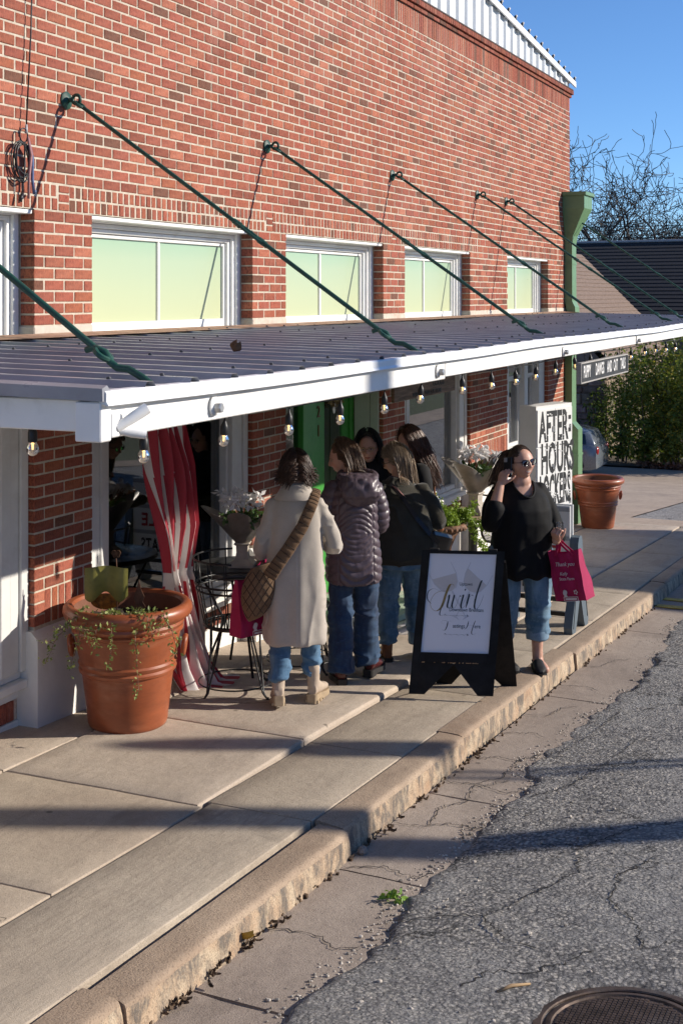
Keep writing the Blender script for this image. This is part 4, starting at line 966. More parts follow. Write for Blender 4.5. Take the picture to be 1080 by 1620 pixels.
for s in (-1, 1):
    for pts in ([(.72, .985, .845), (1.42, .97, .857), (1.42, 1.36, .70), (.70, 1.33, .695)], [(1.50, .97, .857), (2.5, .94, .848), (2.22, 1.30, .70), (1.50, 1.36, .705)], [(.34, .99, .815), (.66, .985, .84), (.64, 1.32, .69), (.40, 1.27, .675)]):
        MB().add([P(s*(w+.008), y, z) for y, z, w in pts], [(0, 1, 2, 3)]).build('side_window', M_CGL, car)
    for y in (.78, 3.3):
        w_ = MB().lathe([(.05, -.1), (.29, -.1), (.315, -.07), (.315, .07), (.29, .1), (.05, .1)], 28); w_.v = [P(*((Matrix.Translation((s*.80, y, .315)) @ Matrix.Rotation(math.pi/2, 4, 'Y')) @ Vector(p))) for p in w_.v]; wo = w_.build('wheel', M_TYRE, car, smooth='auto')
        w_ = MB()
        for k in range(10):
            a = 2*math.pi*k/10; w_.tube([(.03*math.cos(a), .03*math.sin(a), .105), (.20*math.cos(a), .20*math.sin(a), .112)], .022, 5)
        w_.tube([(.205*math.cos(a), .205*math.sin(a), .105) for a in [2*math.pi*k/20 for k in range(20)]], .018, 6, closed=True); w_.lathe([(.19, .07), (.001, .07)], 16, cap=False)
        w_.v = [P(*((Matrix.Translation((s*.80, y, .315)) @ Matrix.Rotation(s*math.pi/2, 4, 'Y')) @ Vector(p))) for p in w_.v]; w_.build('rim', M_RIM, wo, smooth='auto')
        q = MB().tube([P(s*.885, y+.36*math.cos(a), .315+.36*math.sin(a)) for a in [math.pi*k/14 for k in range(15)]], .03, 6); q.build('wheel_arch', M_TYRE, car, smooth=True)
    MB().sphere(P(s*.98, 2.42, .99), .10, 10, 6, (.9, .6, .75)).build('mirror', mat('dark_mirror_shell', (.02,.025,.04), .2, coat=.8), car, smooth=True)
    MB().sphere(P(s*.66, .05, .80), .10, 10, 8, (1.1, .45, 1.3)).build('tail_light', mat('red_tail_light', (.35,.01,.012), .2), car, smooth=True)
    for y in (1.05, 1.95): MB().tube([P(s*.885, y-.10, .86), P(s*.92, y-.07, .865), P(s*.92, y+.07, .865), P(s*.885, y+.10, .86)], .012, 6).build('door_handle', M_RIM, car, smooth=True)
    for y in (.72, 1.46, 2.42): MB().tube([P(s*.893, y, .30), P(s*.893, y, .60), P(s*.868, y, .93)], .006, 4).build('door_seam', M_TYRE, car)
car.scale = (.9, .9, .9); car.location.y += .70
# ---- evergreen shrubs
def leaf_mat(name, a, b, tr=.25):
    m, nt, bs = nodes(name); g = N(nt, 'ShaderNodeNewGeometry')
    c = mixc(nt, g.outputs['Random Per Island'], a, b); nt.links.new(c, bs.inputs['Base Color']); bs.inputs['Roughness'].default_value = .45
    bs.inputs['Specular IOR Level'].default_value = .4
    tl = N(nt, 'ShaderNodeBsdfTranslucent'); nt.links.new(mixc(nt, .35, c, (.30,.38,.04)) if b[1] > b[0]*1.05 else c, tl.inputs[0]); mx = N(nt, 'ShaderNodeMixShader'); mx.inputs[0].default_value = tr
    nt.links.new(bs.outputs[0], mx.inputs[1]); nt.links.new(tl.outputs[0], mx.inputs[2]); nt.links.new(mx.outputs[0], nt.nodes['Material Output'].inputs[0]); return m
M_LEAF = leaf_mat('evergreen_leaf', (.05,.095,.018), (.19,.235,.04), .38); M_LEAFY = leaf_mat('yellow_green_leaf', (.24,.25,.03), (.46,.37,.05), .38)  # dark green leaf mix and a yellow green one
M_BARK = mat('grey_bark', (.10,.078,.06), .9, vs=18, var=.3, bmp=.5, bs=60)
def leaves(q, cs, size, rnd, tone=None):
    for c in cs:
        s = size*rnd.uniform(.6, 1.35); d = Vector((rnd.gauss(0, 1), rnd.gauss(0, 1), rnd.gauss(-.2, .8))).normalized(); w = d.orthogonal().normalized(); w.rotate(Matrix.Rotation(rnd.uniform(0, 6.3), 3, d)); nn = d.cross(w)
        c = Vector(c); q.add([c, c + d*s*.5 + w*s*.26 + nn*s*.08, c + d*s, c + d*s*.5 - w*s*.26 + nn*s*.08], [(0, 1, 2, 3)], 0, tone or (1, 1, 1))
def shrub(x, y, h, w, n, label, seed, yel=.1, stems=8):
    rnd = random.Random(seed); z0 = gz(x, .03); t = thing('evergreen_shrub', label, 'shrub', (x, y, z0), 'tall evergreen shrubs behind the driveway')
    st_ = MB(); cs = []; tips = []
    for k in range(stems):
        a = rnd.uniform(0, 6.3); r = w*rnd.uniform(.15, .95); hh = h*rnd.uniform(.6, 1.02)
        p = [Vector((x + .18*rnd.gauss(0, 1), y + .18*rnd.gauss(0, 1), z0-.05))]
        for i in range(1, 6): p.append(Vector((x + r*math.cos(a)*(i/5)**1.2 + rnd.gauss(0, .05), y + r*math.sin(a)*(i/5)**1.2 + rnd.gauss(0, .05), z0 + hh*i/5)))
        st_.tube(p, [.022, .02, .017, .013, .009, .004], 5)
        for i in range(1, 6):
            for _ in range(5):
                tips.append(p[i].lerp(p[i-1], rnd.random()) + Vector((rnd.gauss(0, .16), rnd.gauss(0, .16), rnd.gauss(0, .12)))*w)
    st_.build('stem', M_BARK, t)
    for tp in tips:
        m = int(n/len(tips)*rnd.uniform(.3, 1.9))
        cs += [tp + Vector((rnd.gauss(0, .13), rnd.gauss(0, .13), rnd.gauss(0, .15))) for _ in range(m)]
    cs = [c for c in cs if c.z > z0 + .15]
    q = MB(); leaves(q, [c for c in cs if rnd.random() > yel], .115, rnd); q.build('foliage', M_LEAF, t)['kind'] = 'stuff'
    q = MB(); leaves(q, [c for c in cs if rnd.random() < yel], .115, rnd); q.build('foliage', M_LEAFY, t)['kind'] = 'stuff'
shrub(37.5, 7.75, 3.1, .8, 3400, 'dark shrub against the corner of the stone house', 1, .04)
shrub(37.2, 7.05, 3.6, .95, 4600, 'tall green shrub second from the stone house', 2, .10)
shrub(37.0, 6.3, 4.0, 1.0, 5200, 'tallest leafy shrub of the row behind the driveway', 3, .14)
shrub(36.9, 5.45, 3.9, 1.0, 5000, 'shrub with many yellowing leaves towards the picture edge', 4, .3)
shrub(37.1, 4.5, 3.8, 1.1, 4600, 'green shrub at the very edge of the picture', 5, .12)
shrub(37.9, 8.5, 2.2, .7, 1500, 'low shadowed shrub at the foot of the stone wall', 6, .02)
# a taller shrub whose top rises over the awning edge
rnd = random.Random(11)
q = MB(); cs = []
for k in range(1500):
    cs.append((rnd.uniform(36.55, 37.4), rnd.uniform(2.8, 7.2), gz(37, .04) + abs(rnd.gauss(0, .06))))
leaves(q, cs, .13, rnd); tag(q.build('leaf_litter', leaf_mat('fallen_brown_leaf', (.10,.05,.03), (.27,.15,.09), .05)), None, None, kind='stuff')
q = MB().tube([(36.75, 4.55, gz(36.7)), (36.78, 4.53, gz(36.7)+1.25)], [.07, .065], 8); tag(q.build('wooden_stake', mat('weathered_post', (.32,.20,.12), .85, vs=9, bmp=.4), None, smooth='auto'), 'short brown wooden post standing in front of the hedge', 'post')
# ---- bare trees
M_TRUNK = mat('bare_tree_bark', (.075,.062,.052), .9, vs=3, var=.35, bmp=.4, bs=9)
def bare_tree(x, y, h, r, lean, label, seed, levels=6, spread=.62):
    rnd = random.Random(seed); z0 = gz(x); t = thing('bare_tree', label, 'tree', (x, y, z0), 'leafless trees behind the roofs')
    tr_, cr, fine = MB(), MB(), MB()
    def grow(p, d, L, rad, lv):
        n = 6 if lv < 3 else 4; pts = [p]; dd = d.copy(); wob = .10 if lv == 0 else .20 if lv < 3 else .30
        for i in range(n):
            dd = (dd + Vector((rnd.gauss(0, wob), rnd.gauss(0, wob), rnd.gauss(.05, wob*.8)))).normalized(); pts.append(pts[-1] + dd*(L/n))
        rr = [max(rad*(1 - .45*i/n), .017) for i in range(n+1)]
        (tr_ if lv == 0 else cr if lv < 4 else fine).tube(pts, rr, 8 if lv == 0 else 6 if lv < 3 else 3, cap=False)
        if lv >= levels: return
        nb = rnd.choice((3, 3, 4)) if lv < 2 else rnd.choice((3, 3, 4)) if lv < 4 else rnd.choice((2, 3))
        for k in range(nb):
            i = n if k == 0 else rnd.randint(max(1, n-4), n); ax = dd.orthogonal().normalized(); ax.rotate(Matrix.Rotation(rnd.uniform(0, 6.3), 3, dd))
            nd = (dd*(1-spread*rnd.uniform(.55, 1.15)) + ax*spread*rnd.uniform(.7, 1.25)).normalized()
            if lv > 2: nd = (nd + Vector((0, 0, rnd.uniform(-.25, .35)))).normalized()
            grow(pts[i], nd, L*rnd.uniform(.58, .84), rr[i]*rnd.uniform(.55, .75), lv+1)
    grow(Vector((x, y, z0-.3)), Vector(lean).normalized(), h*.40, r, 0)
    tr_.build('trunk', M_TRUNK, t, smooth=True); cr.build('limb', M_TRUNK, t, smooth=True)['kind'] = 'stuff'; fine.build('twig', M_TRUNK, t)['kind'] = 'stuff'
bare_tree(68, 10.3, 12.6, .44, (.05, -.12, 1), 'bare tree with a forked trunk rising over the dark roof', 21)
bare_tree(70, 15.2, 14.2, .44, (0, -.25, 1), 'bare tree whose long limb arches highest against the sky', 5)
bare_tree(74, 19.0, 12.5, .40, (0, -.1, 1), 'bare tree partly hidden by the brick building', 33)
bare_tree(70, 6.5, 12, .44, (0, .15, 1), 'bare tree with wide low limbs at the picture edge', 44)
bare_tree(84, 13, 12, .36, (0, 0, 1), 'thin bare tree farthest away behind the others', 55)
bare_tree(79, 17.2, 12.5, .36, (0, .1, 1), 'slender bare tree filling the gap beside the downspout', 66)
bare_tree(80, 9.2, 12, .36, (0, -.05, 1), 'slender bare tree behind the forked one', 77)
# low brush along the horizon behind the roofs
rnd = random.Random(8); q = MB()
for k in range(900):
    x, y = rnd.uniform(78, 92), rnd.uniform(0, 34); p = Vector((x, y, -2.3)); d = Vector((rnd.gauss(0, .3), rnd.gauss(0, .3), 1))
    q.tube([p, p + d*rnd.uniform(3, 5.2), p + d*4.4 + Vector((rnd.gauss(0, 1), rnd.gauss(0, 1), rnd.uniform(.5, 2.2)))], [.06, .04, .01], 3, cap=False)
tag(q.build('distant_brush', mat('winter_brush', (.13,.105,.085), .95, vs=.6, var=.3)), None, None, kind='stuff')
for k, (z0_, z1_) in enumerate(((6.3, 6.1), (5.55, 5.75))):
    pts = [(60, -30 + 75*i/24, z0_ + (z1_-z0_)*i/24 - .5*(1-((i-12)/12)**2)) for i in range(25)]
    tag(MB().tube(pts, .018, 4).build('power_line', M_BLACK), '%s of the two power lines crossing in front of the bare trees' % ('upper', 'lower')[k], 'power line')
# ---- other side of the street: unseen shops added for reflections, sky screening, shade
def plain_block(x0, x1, y0, y1, h, col, label):
    t = thing('unseen_shop_block', label, 'building', ((x0+x1)/2, y1, gz((x0+x1)/2))); zb_ = gz(x1)-.5
    MB().box(x0, x1, y0, y1, zb_, gz((x0+x1)/2)+h).build('wall', mat(label[:20].replace(' ', '_'), col, .9, vs=6, bmp=.3), t)
    x = x0+.8
    while x < x1-1.6:
        ring(q := MB(), x, x+1.2, gz(x)+1.0, gz(x)+2.6, y1, y1+.06, .08); w_ = q.build('window', M_WHITE, t); MB().box(x+.08, x+1.12, y1+.004, y1+.02, gz(x)+1.08, gz(x)+2.52).build('pane', M_DARKIN, w_); x += 2.4
    MB().box(x0-.1, x1+.1, y0, y1+.15, gz((x0+x1)/2)+h, gz((x0+x1)/2)+h+.2).build('cornice', M_WHITE, t)
plain_block(-14, 4, -24, -16, 6.2, (.30,.26,.22), 'low tan shop across the street')
plain_block(5, 17, -24, -17, 6.0, (.25,.10,.07), 'low red brick shop across the street')
plain_block(20.2, 25.2, -18, -9.5, 7.1, (.33,.30,.26), 'two storey buff shop across the street')
# ================================================================== THINGS ON THE PAVEMENT
M_TERRA = mat('terracotta', (.345,.092,.034), .40, vs=6, var=.14, bmp=.12, bs=40, stretch=(1, 1, 3), dirt=(.42,.17,.09), coat=.12)
M_TERRI = mat('terracotta_inside', (.20,.08,.045), .8, vs=8, bmp=.3)
M_SOIL = mat('potting_soil', (.035,.024,.016), .95, vs=20, bmp=.9, bs=60)
def pot(x, y, label, dz=.0):
    z0 = gz(x) + dz; t = thing('terracotta_pot', label, 'planter', (x, y, z0), 'large terracotta pots on the pavement'); c = (x, y, z0)
    prof = [(.001, .004), (.210, .004), (.222, .012), (.228, .03), (.262, .315), (.277, .325), (.281, .340), (.272, .352), (.278, .362), (.284, .376), (.276, .388), (.305, .545), (.318, .553), (.321, .566), (.312, .576), (.320, .584), (.326, .598), (.322, .612), (.340, .624), (.362, .640), (.372, .664), (.368, .690), (.352, .708), (.335, .712), (.318, .706), (.308, .690)]
    MB().lathe(prof, 56, c, cap=False).build('body', M_TERRA, t, smooth='auto')
    MB().lathe([(.308, .690), (.300, .62), (.292, .56)], 40, c, cap=False).build('inside', M_TERRI, t, smooth=True)
    q = MB(); rr = [[(x + r*math.cos(a), y + r*math.sin(a), z0 + .60 + .015*R.uniform(-1, 1)) for a in [2*math.pi*k/28 for k in range(28)]] for r in (.292, .22, .14, .06, .005)]; q.loft(rr, cap=False); q.build('soil', M_SOIL, t, smooth=True)
    for s_ in (1, -1):
        d = Vector((.42*s_, -.91*s_, 0)); u_ = Vector((d.y, -d.x, 0)); cc = Vector(c) + Vector((0, 0, .455)) + d*.307
        MB().tube([cc + u_*(.042*math.cos(a)) + Vector((0, 0, .052*math.sin(a))) + d*(.018 + .008*math.sin(a)) for a in [2*math.pi*k/18 for k in range(18)]], .015, 8, closed=True).build('handle', M_TERRA, t, smooth=True)
    return t
PX, PY = 6.36, 4.175
pot(PX, PY, 'near terracotta pot with trailing stems beside the white plinth', .02); pot(18.22, 4.13, 'far empty terracotta pot by the green downspout', .006)
PZ = gz(PX) + .02
# trailing succulent
M_SUCC = leaf_mat('succulent_leaf', (.15,.20,.05), (.33,.37,.12), .2); M_STEM = mat('woody_stem', (.24,.15,.09), .8, vs=30)
tp = thing('trailing_plant', 'straggly green trailing plant spilling over the near pot rim', 'plant', (PX, PY, PZ+.62)); st_ = MB(); lf = MB(); rnd = random.Random(4)
right = Vector((.406, -.914, 0)); near = Vector((-.914, -.406, 0))
for (r0, n0, r1, drop, out) in ((-.05, .1, -.20, .30, .40), (-.02, .12, -.02, .26, .41), (.02, .1, .10, .42, .40), (.06, .1, -.10, .20, .40), (.10, .05, .27, .20, .36), (-.1, .1, -.30, .26, .36), (.0, .05, .16, .10, .38)):
    a = Vector((PX, PY, PZ+.60)) + right*r0 + near*n0; b_ = a + right*(r1-r0)*.5 + near*(out-n0)*.55 + Vector((0, 0, .16)); c_ = Vector((PX, PY, PZ+.715)) + right*r1 + near*(out-.02) + Vector((0, 0, .01)); e_ = c_ + Vector((0, 0, -drop)) + right*(r1*.25) + near*.035
    pts = []
    for i in range(15):
        t = i/14; m1, m2, m3 = a.lerp(b_, t), b_.lerp(c_, t), c_.lerp(e_, t); pts.append(m1.lerp(m2, t).lerp(m2.lerp(m3, t), t) + Vector((rnd.gauss(0, .006), rnd.gauss(0, .006), rnd.gauss(0, .006))))
    st_.tube(pts, [.0055 - .0042*i/14 for i in range(15)], 5)
    for i in range(4, 15):
        for _ in range(7): leaves(lf, [pts[i] + Vector((rnd.gauss(0, .014), rnd.gauss(0, .014), rnd.gauss(0, .016)))], .026, rnd)
        if rnd.random() < .35:
            e2 = pts[i] + Vector((rnd.gauss(0, .05), rnd.gauss(0, .05), rnd.uniform(-.04, .05))); st_.tube([pts[i], e2], .0016, 4); leaves(lf, [e2 + Vector((rnd.gauss(0, .012), rnd.gauss(0, .012), rnd.gauss(0, .012))) for _ in range(9)], .021, rnd)
st_.build('stem', M_STEM, tp, smooth=True); lf.build('foliage', M_SUCC, tp)['kind'] = 'stuff'
# scalloped tin ornament on a curled wire
M_OLIVE = mat('olive_yellow_tin', (.25,.23,.045), .5, vs=8, var=.2, bmp=.2, bs=30, dirt=(.15,.13,.05)); M_WIRE = mat('rusty_wire', (.12,.055,.03), .8, vs=30); M_ORNG = mat('orange_painted_tin', (.55,.25,.03), .5, vs=30, var=.35)
orn = thing('garden_ornament', 'olive yellow scalloped tin garden ornament with curled wire stuck in the near pot', 'ornament', (PX, PY, PZ+.6)); o0 = Vector((PX, PY, PZ+.745)) + right*(-.125) + near*.05
q = MB(); top, bot = [], []
for i in range(17):
    u_ = i/16; xx = -.115 + .25*u_; yy = near*(.012*math.sin(u_*9)); top.append(o0 + right*xx + yy + Vector((0, 0, .165 + .012*math.sin(u_*3.3)))); bot.append(o0 + right*xx + yy*1.3 + Vector((0, 0, .0 - .028*math.sin(u_*math.pi*3 + .3) - .0)))
mid = [a.lerp(b_, .5) + near*.012 for a, b_ in zip(top, bot)]
q.loft([top, mid, bot], cap=False, open_ring=True); back = [[p - near*.003 for p in r] for r in (top, mid, bot)]; q.loft(back[::-1], cap=False, open_ring=True); q.build('tin_panel', M_OLIVE, orn, smooth=True)
q = MB(); sp = []
for s_ in (-1, 1):
    q.tube([o0 + right*(.066 + s_*(.012 + .014*(1-i/22)*math.cos(i*.55)*1.0) ) + Vector((0, 0, .245 + .026*(1-i/26)*math.sin(i*.55)))for i in range(23)], .0026, 5)
q.tube([o0 + right*.066 + Vector((0, 0, .225)), o0 + right*.070 + Vector((0, 0, .16)), o0 + right*.07 + Vector((0, 0, -.1))], .003, 5); q.build('wire_curl', M_WIRE, orn, smooth=True)
q = MB().loft([[o0 - near*.02 + right*(.0 + r_*math.cos(a)) + Vector((0, 0, -.03 + r_*.55*math.sin(a))) for a in [2*math.pi*k/20 for k in range(20)]] for r_ in (.085, .06)], cap=True); q.build('painted_disc', M_ORNG, orn)
sk = thing('garden_stake', 'rusty leaf shaped metal stake standing in the near pot', 'stake', (PX, PY, PZ+.6)); b0_ = Vector((PX, PY, PZ+.60)) + right*.075 + near*.06
pl = [(0, 0), (.012, .02), (.038, .06), (.020, .09), (.030, .12), (.012, .16), (.0, .215), (-.014, .165), (-.032, .11), (-.018, .085), (-.034, .05), (-.01, .02)]
MB().prism([b0_ + right*a + Vector((0, 0, b_+.03)) for a, b_ in pl], near*.004).build('blade', mat('rust_brown_steel', (.20,.085,.045), .8, vs=20, var=.25, bmp=.3), sk); MB().tube([b0_, b0_ + Vector((0, 0, .08))], .004, 6).build('stem', M_WIRE, sk)
# ---- striped cloth
def cloth_mat():
    m, nt, b = nodes('striped_bunting_cloth'); a = N(nt, 'ShaderNodeAttribute', attribute_name='tone'); c = coords(nt); n = noise_n(nt, c, 300, 2)
    nt.links.new(mixc(nt, ramp(nt, n, [(.3, 0.), (.7, .15)]), a.outputs['Color'], (.4,.3,.3)), b.inputs['Base Color']); b.inputs['Roughness'].default_value = .75
    tl = N(nt, 'ShaderNodeBsdfTranslucent'); nt.links.new(a.outputs['Color'], tl.inputs[0]); mx = N(nt, 'ShaderNodeMixShader'); mx.inputs[0].default_value = .2
    nt.links.new(b.outputs[0], mx.inputs[1]); nt.links.new(tl.outputs[0], mx.inputs[2]); nt.links.new(mx.outputs[0], nt.nodes['Material Output'].inputs[0]); return m
M_CLOTH = cloth_mat(); RED, WHI = (.43,.018,.04), (.74,.71,.69)
fl = thing('striped_cloth', 'red and white striped cloth gathered and hanging down before the shop window', 'cloth', (7.2, 4.42, gz(7.2)))
KEY = [(2.02, 6.92, 7.20, 4.44, .025), (1.75, 6.88, 7.34, 4.40, .04), (1.40, 6.90, 7.44, 4.38, .05), (1.0, 7.02, 7.46, 4.37, .045), (.74, 7.09, 7.37, 4.37, .03), (.70, 7.10, 7.36, 4.37, .03), (.45, 7.12, 7.44, 4.35, .05), (.10, 7.14, 7.52, 4.31, .06), (-.03, 7.12, 7.60, 4.24, .05), (-.055, 7.08, 7.66, 4.10, .012)]
def kint(z):
    for a, b_ in zip(KEY[:-1], KEY[1:]):
        if a[0] >= z >= b_[0]:
            t = (a[0]-z)/(a[0]-b_[0]+1e-9); return [a[i]*(1-t)+b_[i]*t for i in range(5)]
    return KEY[-1]
NU, NS = 190, 19; q = MB(); zs = [2.02 - .03*i for i in range(69)] + [-.035, -.045, -.053]; rings = []
for z in zs:
    _, a, b_, yc, A = kint(z); row = []
    for k in range(NU+1):
        u_ = k/NU; f = math.sin(2*math.pi*(4.5*u_ + .22*math.sin(z*2.2)) + .6*math.sin(z*1.3)); g_ = math.sin(2*math.pi*(9.3*u_) + z*1.7)
        row.append((a + (b_-a)*(u_ + .045*math.sin(2*math.pi*4.5*u_+1.3)), yc + A*f + A*.35*g_ + .02*math.sin(z*5 + u_*8), max(z + (0 if z > -.03 else 0), gz(7.3, .03))))
    rings.append(row)
q.loft(rings, cap=False, open_ring=True); q.t = []
for i in range(len(rings)-1):
    for k in range(NU):
        s_ = int((k/NU*NS) + (.5 if zs[i] < .72 else 0) + .12*math.sin(zs[i]*3))
        band = .655 < zs[i] < .735
        q.t.append(WHI if (s_ % 2 or band) else RED)
q.build('drape', M_CLOTH, fl, smooth=True)
q = MB()
for (xa, xb, w0) in ((6.45, 6.92, .09), (7.22, 7.62, .07)):
    rr = [[(xa + (xb-xa)*k/20, 4.44 + .012*math.sin(k*1.3), 2.10 - r_*(w0 + .10*math.sin(math.pi*k/20))) for k in range(21)] for r_ in (0, .4, .6, 1.0)]
    for i in range(3): q.loft(rr[i:i+2], cap=False, open_ring=True, tone=(RED, RED, WHI)[i])
q.build('swag', M_CLOTH, fl, smooth=True)['kind'] = 'stuff'
# ---- bistro furniture
M_WRT = mat('black_wrought_iron', (.012,.012,.013), .38, vs=25, var=.2, bmp=.1)
def chair(label):
    t = thing('bistro_chair', label, 'chair', (0, 0, 0), 'black wire chairs')
    rc = [(.20*math.cos(a), .20*math.sin(a), .44) for a in [2*math.pi*k/28 for k in range(28)]]
    q = MB().tube(rc, .011, 6, closed=True); q.tube([(.185*math.cos(a), .185*math.sin(a), .425) for a in [2*math.pi*k/28 for k in range(28)]], .006, 5, closed=True); q.build('seat_ring', M_WRT, t, smooth=True)
    q = MB()
    for k in range(-8, 9):
        x = k*.0225; w_ = math.sqrt(max(0, .195**2 - x*x)); q.box(x-.0055, x+.0055, -w_, w_, .440, .446)
    q.build('seat_slat', M_WRT, t)['kind'] = 'stuff'
    for k in range(4):
        a = math.pi/4 + k*math.pi/2; ca, sa = math.cos(a), math.sin(a); q = MB()
        for s_ in (-1, 1):
            tx, ty = -sa*s_*.05, ca*s_*.05
            q.tube([(.17*ca + tx, .17*sa + ty, .432), (.19*ca + tx*.6, .19*sa + ty*.6, .28), (.245*ca + tx*.1, .245*sa + ty*.1, .04), (.28*ca, .28*sa, .006)], .0058, 6)
        q.sphere((.285*ca, .285*sa, .008), .012, 8, 5); q.build('leg', M_WRT, t, smooth=True)
    q = MB().tube([(.235*math.cos(a), .235*math.sin(a), .07) for a in [2*math.pi*k/32 for k in range(32)]], .005, 6, closed=True); q.build('stretcher', M_WRT, t, smooth=True)
    q = MB(); arc = [math.radians(d) for d in range(95, 266, 10)]
    for z, r_ in ((.70, .255), (.665, .25), (.86, .27)): q.tube([(r_*math.cos(a), r_*math.sin(a), z - (.0 if z > .8 else .06*abs(math.cos((a-math.pi)))*0)) for a in (arc if z > .8 else [math.radians(d) for d in range(60, 301, 10)])], .007, 6)
    for d in range(105, 260, 25):
        a = math.radians(d); q.tube([(.20*math.cos(a), .20*math.sin(a), .44), (.25*math.cos(a), .25*math.sin(a), .68), (.27*math.cos(a), .27*math.sin(a), .86)], .0045, 5)
    for d in (60, 300):
        a = math.radians(d); q.tube([(.19*math.cos(a), .19*math.sin(a), .44), (.25*math.cos(a), .25*math.sin(a), .67)], .006, 5)
    q.build('backrest', M_WRT, t, smooth=True); return t
c1 = chair('black wire chair with a round slatted seat in front of the striped cloth')
c2 = copy_tree(c1); c2['label'] = 'black wire chair mostly hidden behind the woman in the long coat'
def place(o, x, y, rz): o.location = (x, y, gz(x, .032 if 3.13 < y < 4.27 else .022)); o.rotation_euler = (0, S_G*math.cos(0), rz) if False else (0, 0, rz); return o
place(c1, 7.30, 3.98, math.radians(-62)); place(c2, 8.12, 3.92, math.radians(-70))
TX, TY = 7.86, 4.24; zt0 = gz(TX, .02)
tb = thing('bistro_table', 'small round black metal table carrying the near sheet metal planter', 'table', (TX, TY, zt0))
MB().lathe([(.001, .695), (.325, .695), (.338, .69), (.342, .705), (.338, .722), (.325, .724), (.001, .722)], 40, (TX, TY, zt0), cap=False).build('tabletop', mat('dark_grey_tabletop', (.045,.045,.046), .35, vs=12), tb, smooth='auto')
for k in range(4):
    a = math.pi/4 + k*math.pi/2; ca, sa = math.cos(a), math.sin(a)
    MB().tube([(TX + .29*ca, TY + .29*sa, zt0+.69), (TX + .12*ca, TY + .12*sa, zt0+.36), (TX + .27*ca, TY + .27*sa, zt0+.008)], .009, 6).build('leg', M_WRT, tb, smooth=True)
# sheet metal planters with cyclamen
M_ZINC = mat('aged_sheet_zinc', (.30,.275,.25), .42, metal=.45, vs=5, var=.2, bmp=.1, bs=20, dirt=(.22,.15,.10)); M_PETAL = leaf_mat('white_petal', (.80,.77,.76), (.86,.84,.83), .25); M_CYCL = leaf_mat('cyclamen_leaf', (.03,.085,.025), (.10,.17,.06), .15); M_PSTEM = mat('reddish_stem', (.34,.14,.09), .6)
def planter(x, y, z, sc, label, rot, seed):
    rnd = random.Random(seed); t = thing('metal_planter', label, 'planter', (x, y, z), 'flared sheet metal planters'); 
    def L(px, py, pz): c_, s_ = math.cos(rot), math.sin(rot); return (x + sc*(px*c_-py*s_), y + sc*(px*s_+py*c_), z + sc*pz)
    q = MB(); sq = lambda w, zz: [L(-w, -w, zz), L(w, -w, zz), L(w, w, zz), L(-w, w, zz)]
    q.loft([sq(.085, .002), sq(.085, .022), sq(.075, .030), sq(.046, .055), sq(.038, .10), sq(.040, .145), sq(.055, .158), sq(.05, .165)]); q.build('pedestal', mat('aged_cast_stone', (.50,.44,.37), .7, vs=9, var=.15, dirt=(.30,.15,.08)), t)
    q = MB(); rings = []; n = 64
    for i in range(9):
        v_ = i/8; row = []
        for k in range(n):
            a = 2*math.pi*k/n; lob = math.cos(4*a); r_ = .05 + (.155 + .085*lob*v_)*v_**.9; row.append(L(r_*math.cos(a), r_*math.sin(a), .165 + (.20 + .045*lob*v_)*v_))
        rings.append(row)
    q.loft(rings, cap=False); inn = [[(x + (p[0]-x)*.975, y + (p[1]-y)*.975, p[2]+.002) for p in r] for r in rings]; q.loft(inn[::-1], cap=False); q.loft([rings[-1], inn[-1]], cap=False); q.build('flared_bowl', M_ZINC, t, smooth='auto')
    pl_ = thing('cyclamen_plant', 'white cyclamen in the planter ' + label.split('planter ')[1], 'plant', L(0, 0, .3), 'white cyclamen')
    q = MB(); sm = MB(); pt = MB()
    for k in range(150):
        a = rnd.uniform(0, 6.3); r_ = .14*math.sqrt(rnd.random()); leaves(q, [L(r_*math.cos(a), r_*math.sin(a), .31 + .07*rnd.random())], .055*sc, rnd)
    for k in range(20):
        a = rnd.uniform(0, 6.3); r_ = .17*math.sqrt(rnd.random()); b0 = Vector(L(.3*r_*math.cos(a), .3*r_*math.sin(a), .32)); e = Vector(L(r_*math.cos(a), r_*math.sin(a), .43 + .05*rnd.random())); sm.tube([b0, b0.lerp(e, .6) + Vector((0, 0, .02)), e], .0028*sc, 5)
        for j in range(12): leaves(pt, [e + Vector((rnd.gauss(0, .010), rnd.gauss(0, .010), rnd.gauss(.008, .010)))], .052*sc, rnd)
    q.build('foliage', M_CYCL, pl_)['kind'] = 'stuff'; sm.build('flower_stem', M_PSTEM, pl_, smooth=True)['kind'] = 'stuff'; pt.build('petal', M_PETAL, pl_)['kind'] = 'stuff'
planter(7.84, 4.22, zt0+.725, 1.0, 'flared sheet metal planter on the small black table', .35, 3)
T2X, T2Y = 12.25, 4.02; z2 = gz(T2X, .012)
t2 = thing('wooden_table', 'table with a worn wooden top on black legs behind the woman on the phone', 'table', (T2X, T2Y, z2))
MB().lathe([(.001, .690), (.36, .690), (.40, .70), (.405, .715), (.395, .725), (.001, .725)], 40, (T2X, T2Y, z2), cap=False).build('tabletop', mat('worn_table_wood', (.42,.30,.20), .6, vs=6, var=.15, stretch=(1, 8, 1), bmp=.2), t2, smooth='auto')
MB().lathe([(.05, .02), (.045, .68), (.12, .69)], 12, (T2X, T2Y, z2)).build('column', M_WRT, t2, smooth='auto')
for k in range(3):
    a = 2.1*k; MB().tube([(T2X, T2Y, z2+.12), (T2X+.2*math.cos(a), T2Y+.2*math.sin(a), z2+.09), (T2X+.32*math.cos(a), T2Y+.32*math.sin(a), z2+.012)], .016, 6).build('foot', M_WRT, t2, smooth=True)
planter(12.22, 3.98, z2+.726, 1.30, 'flared sheet metal planter on the wooden table', -.15, 9)
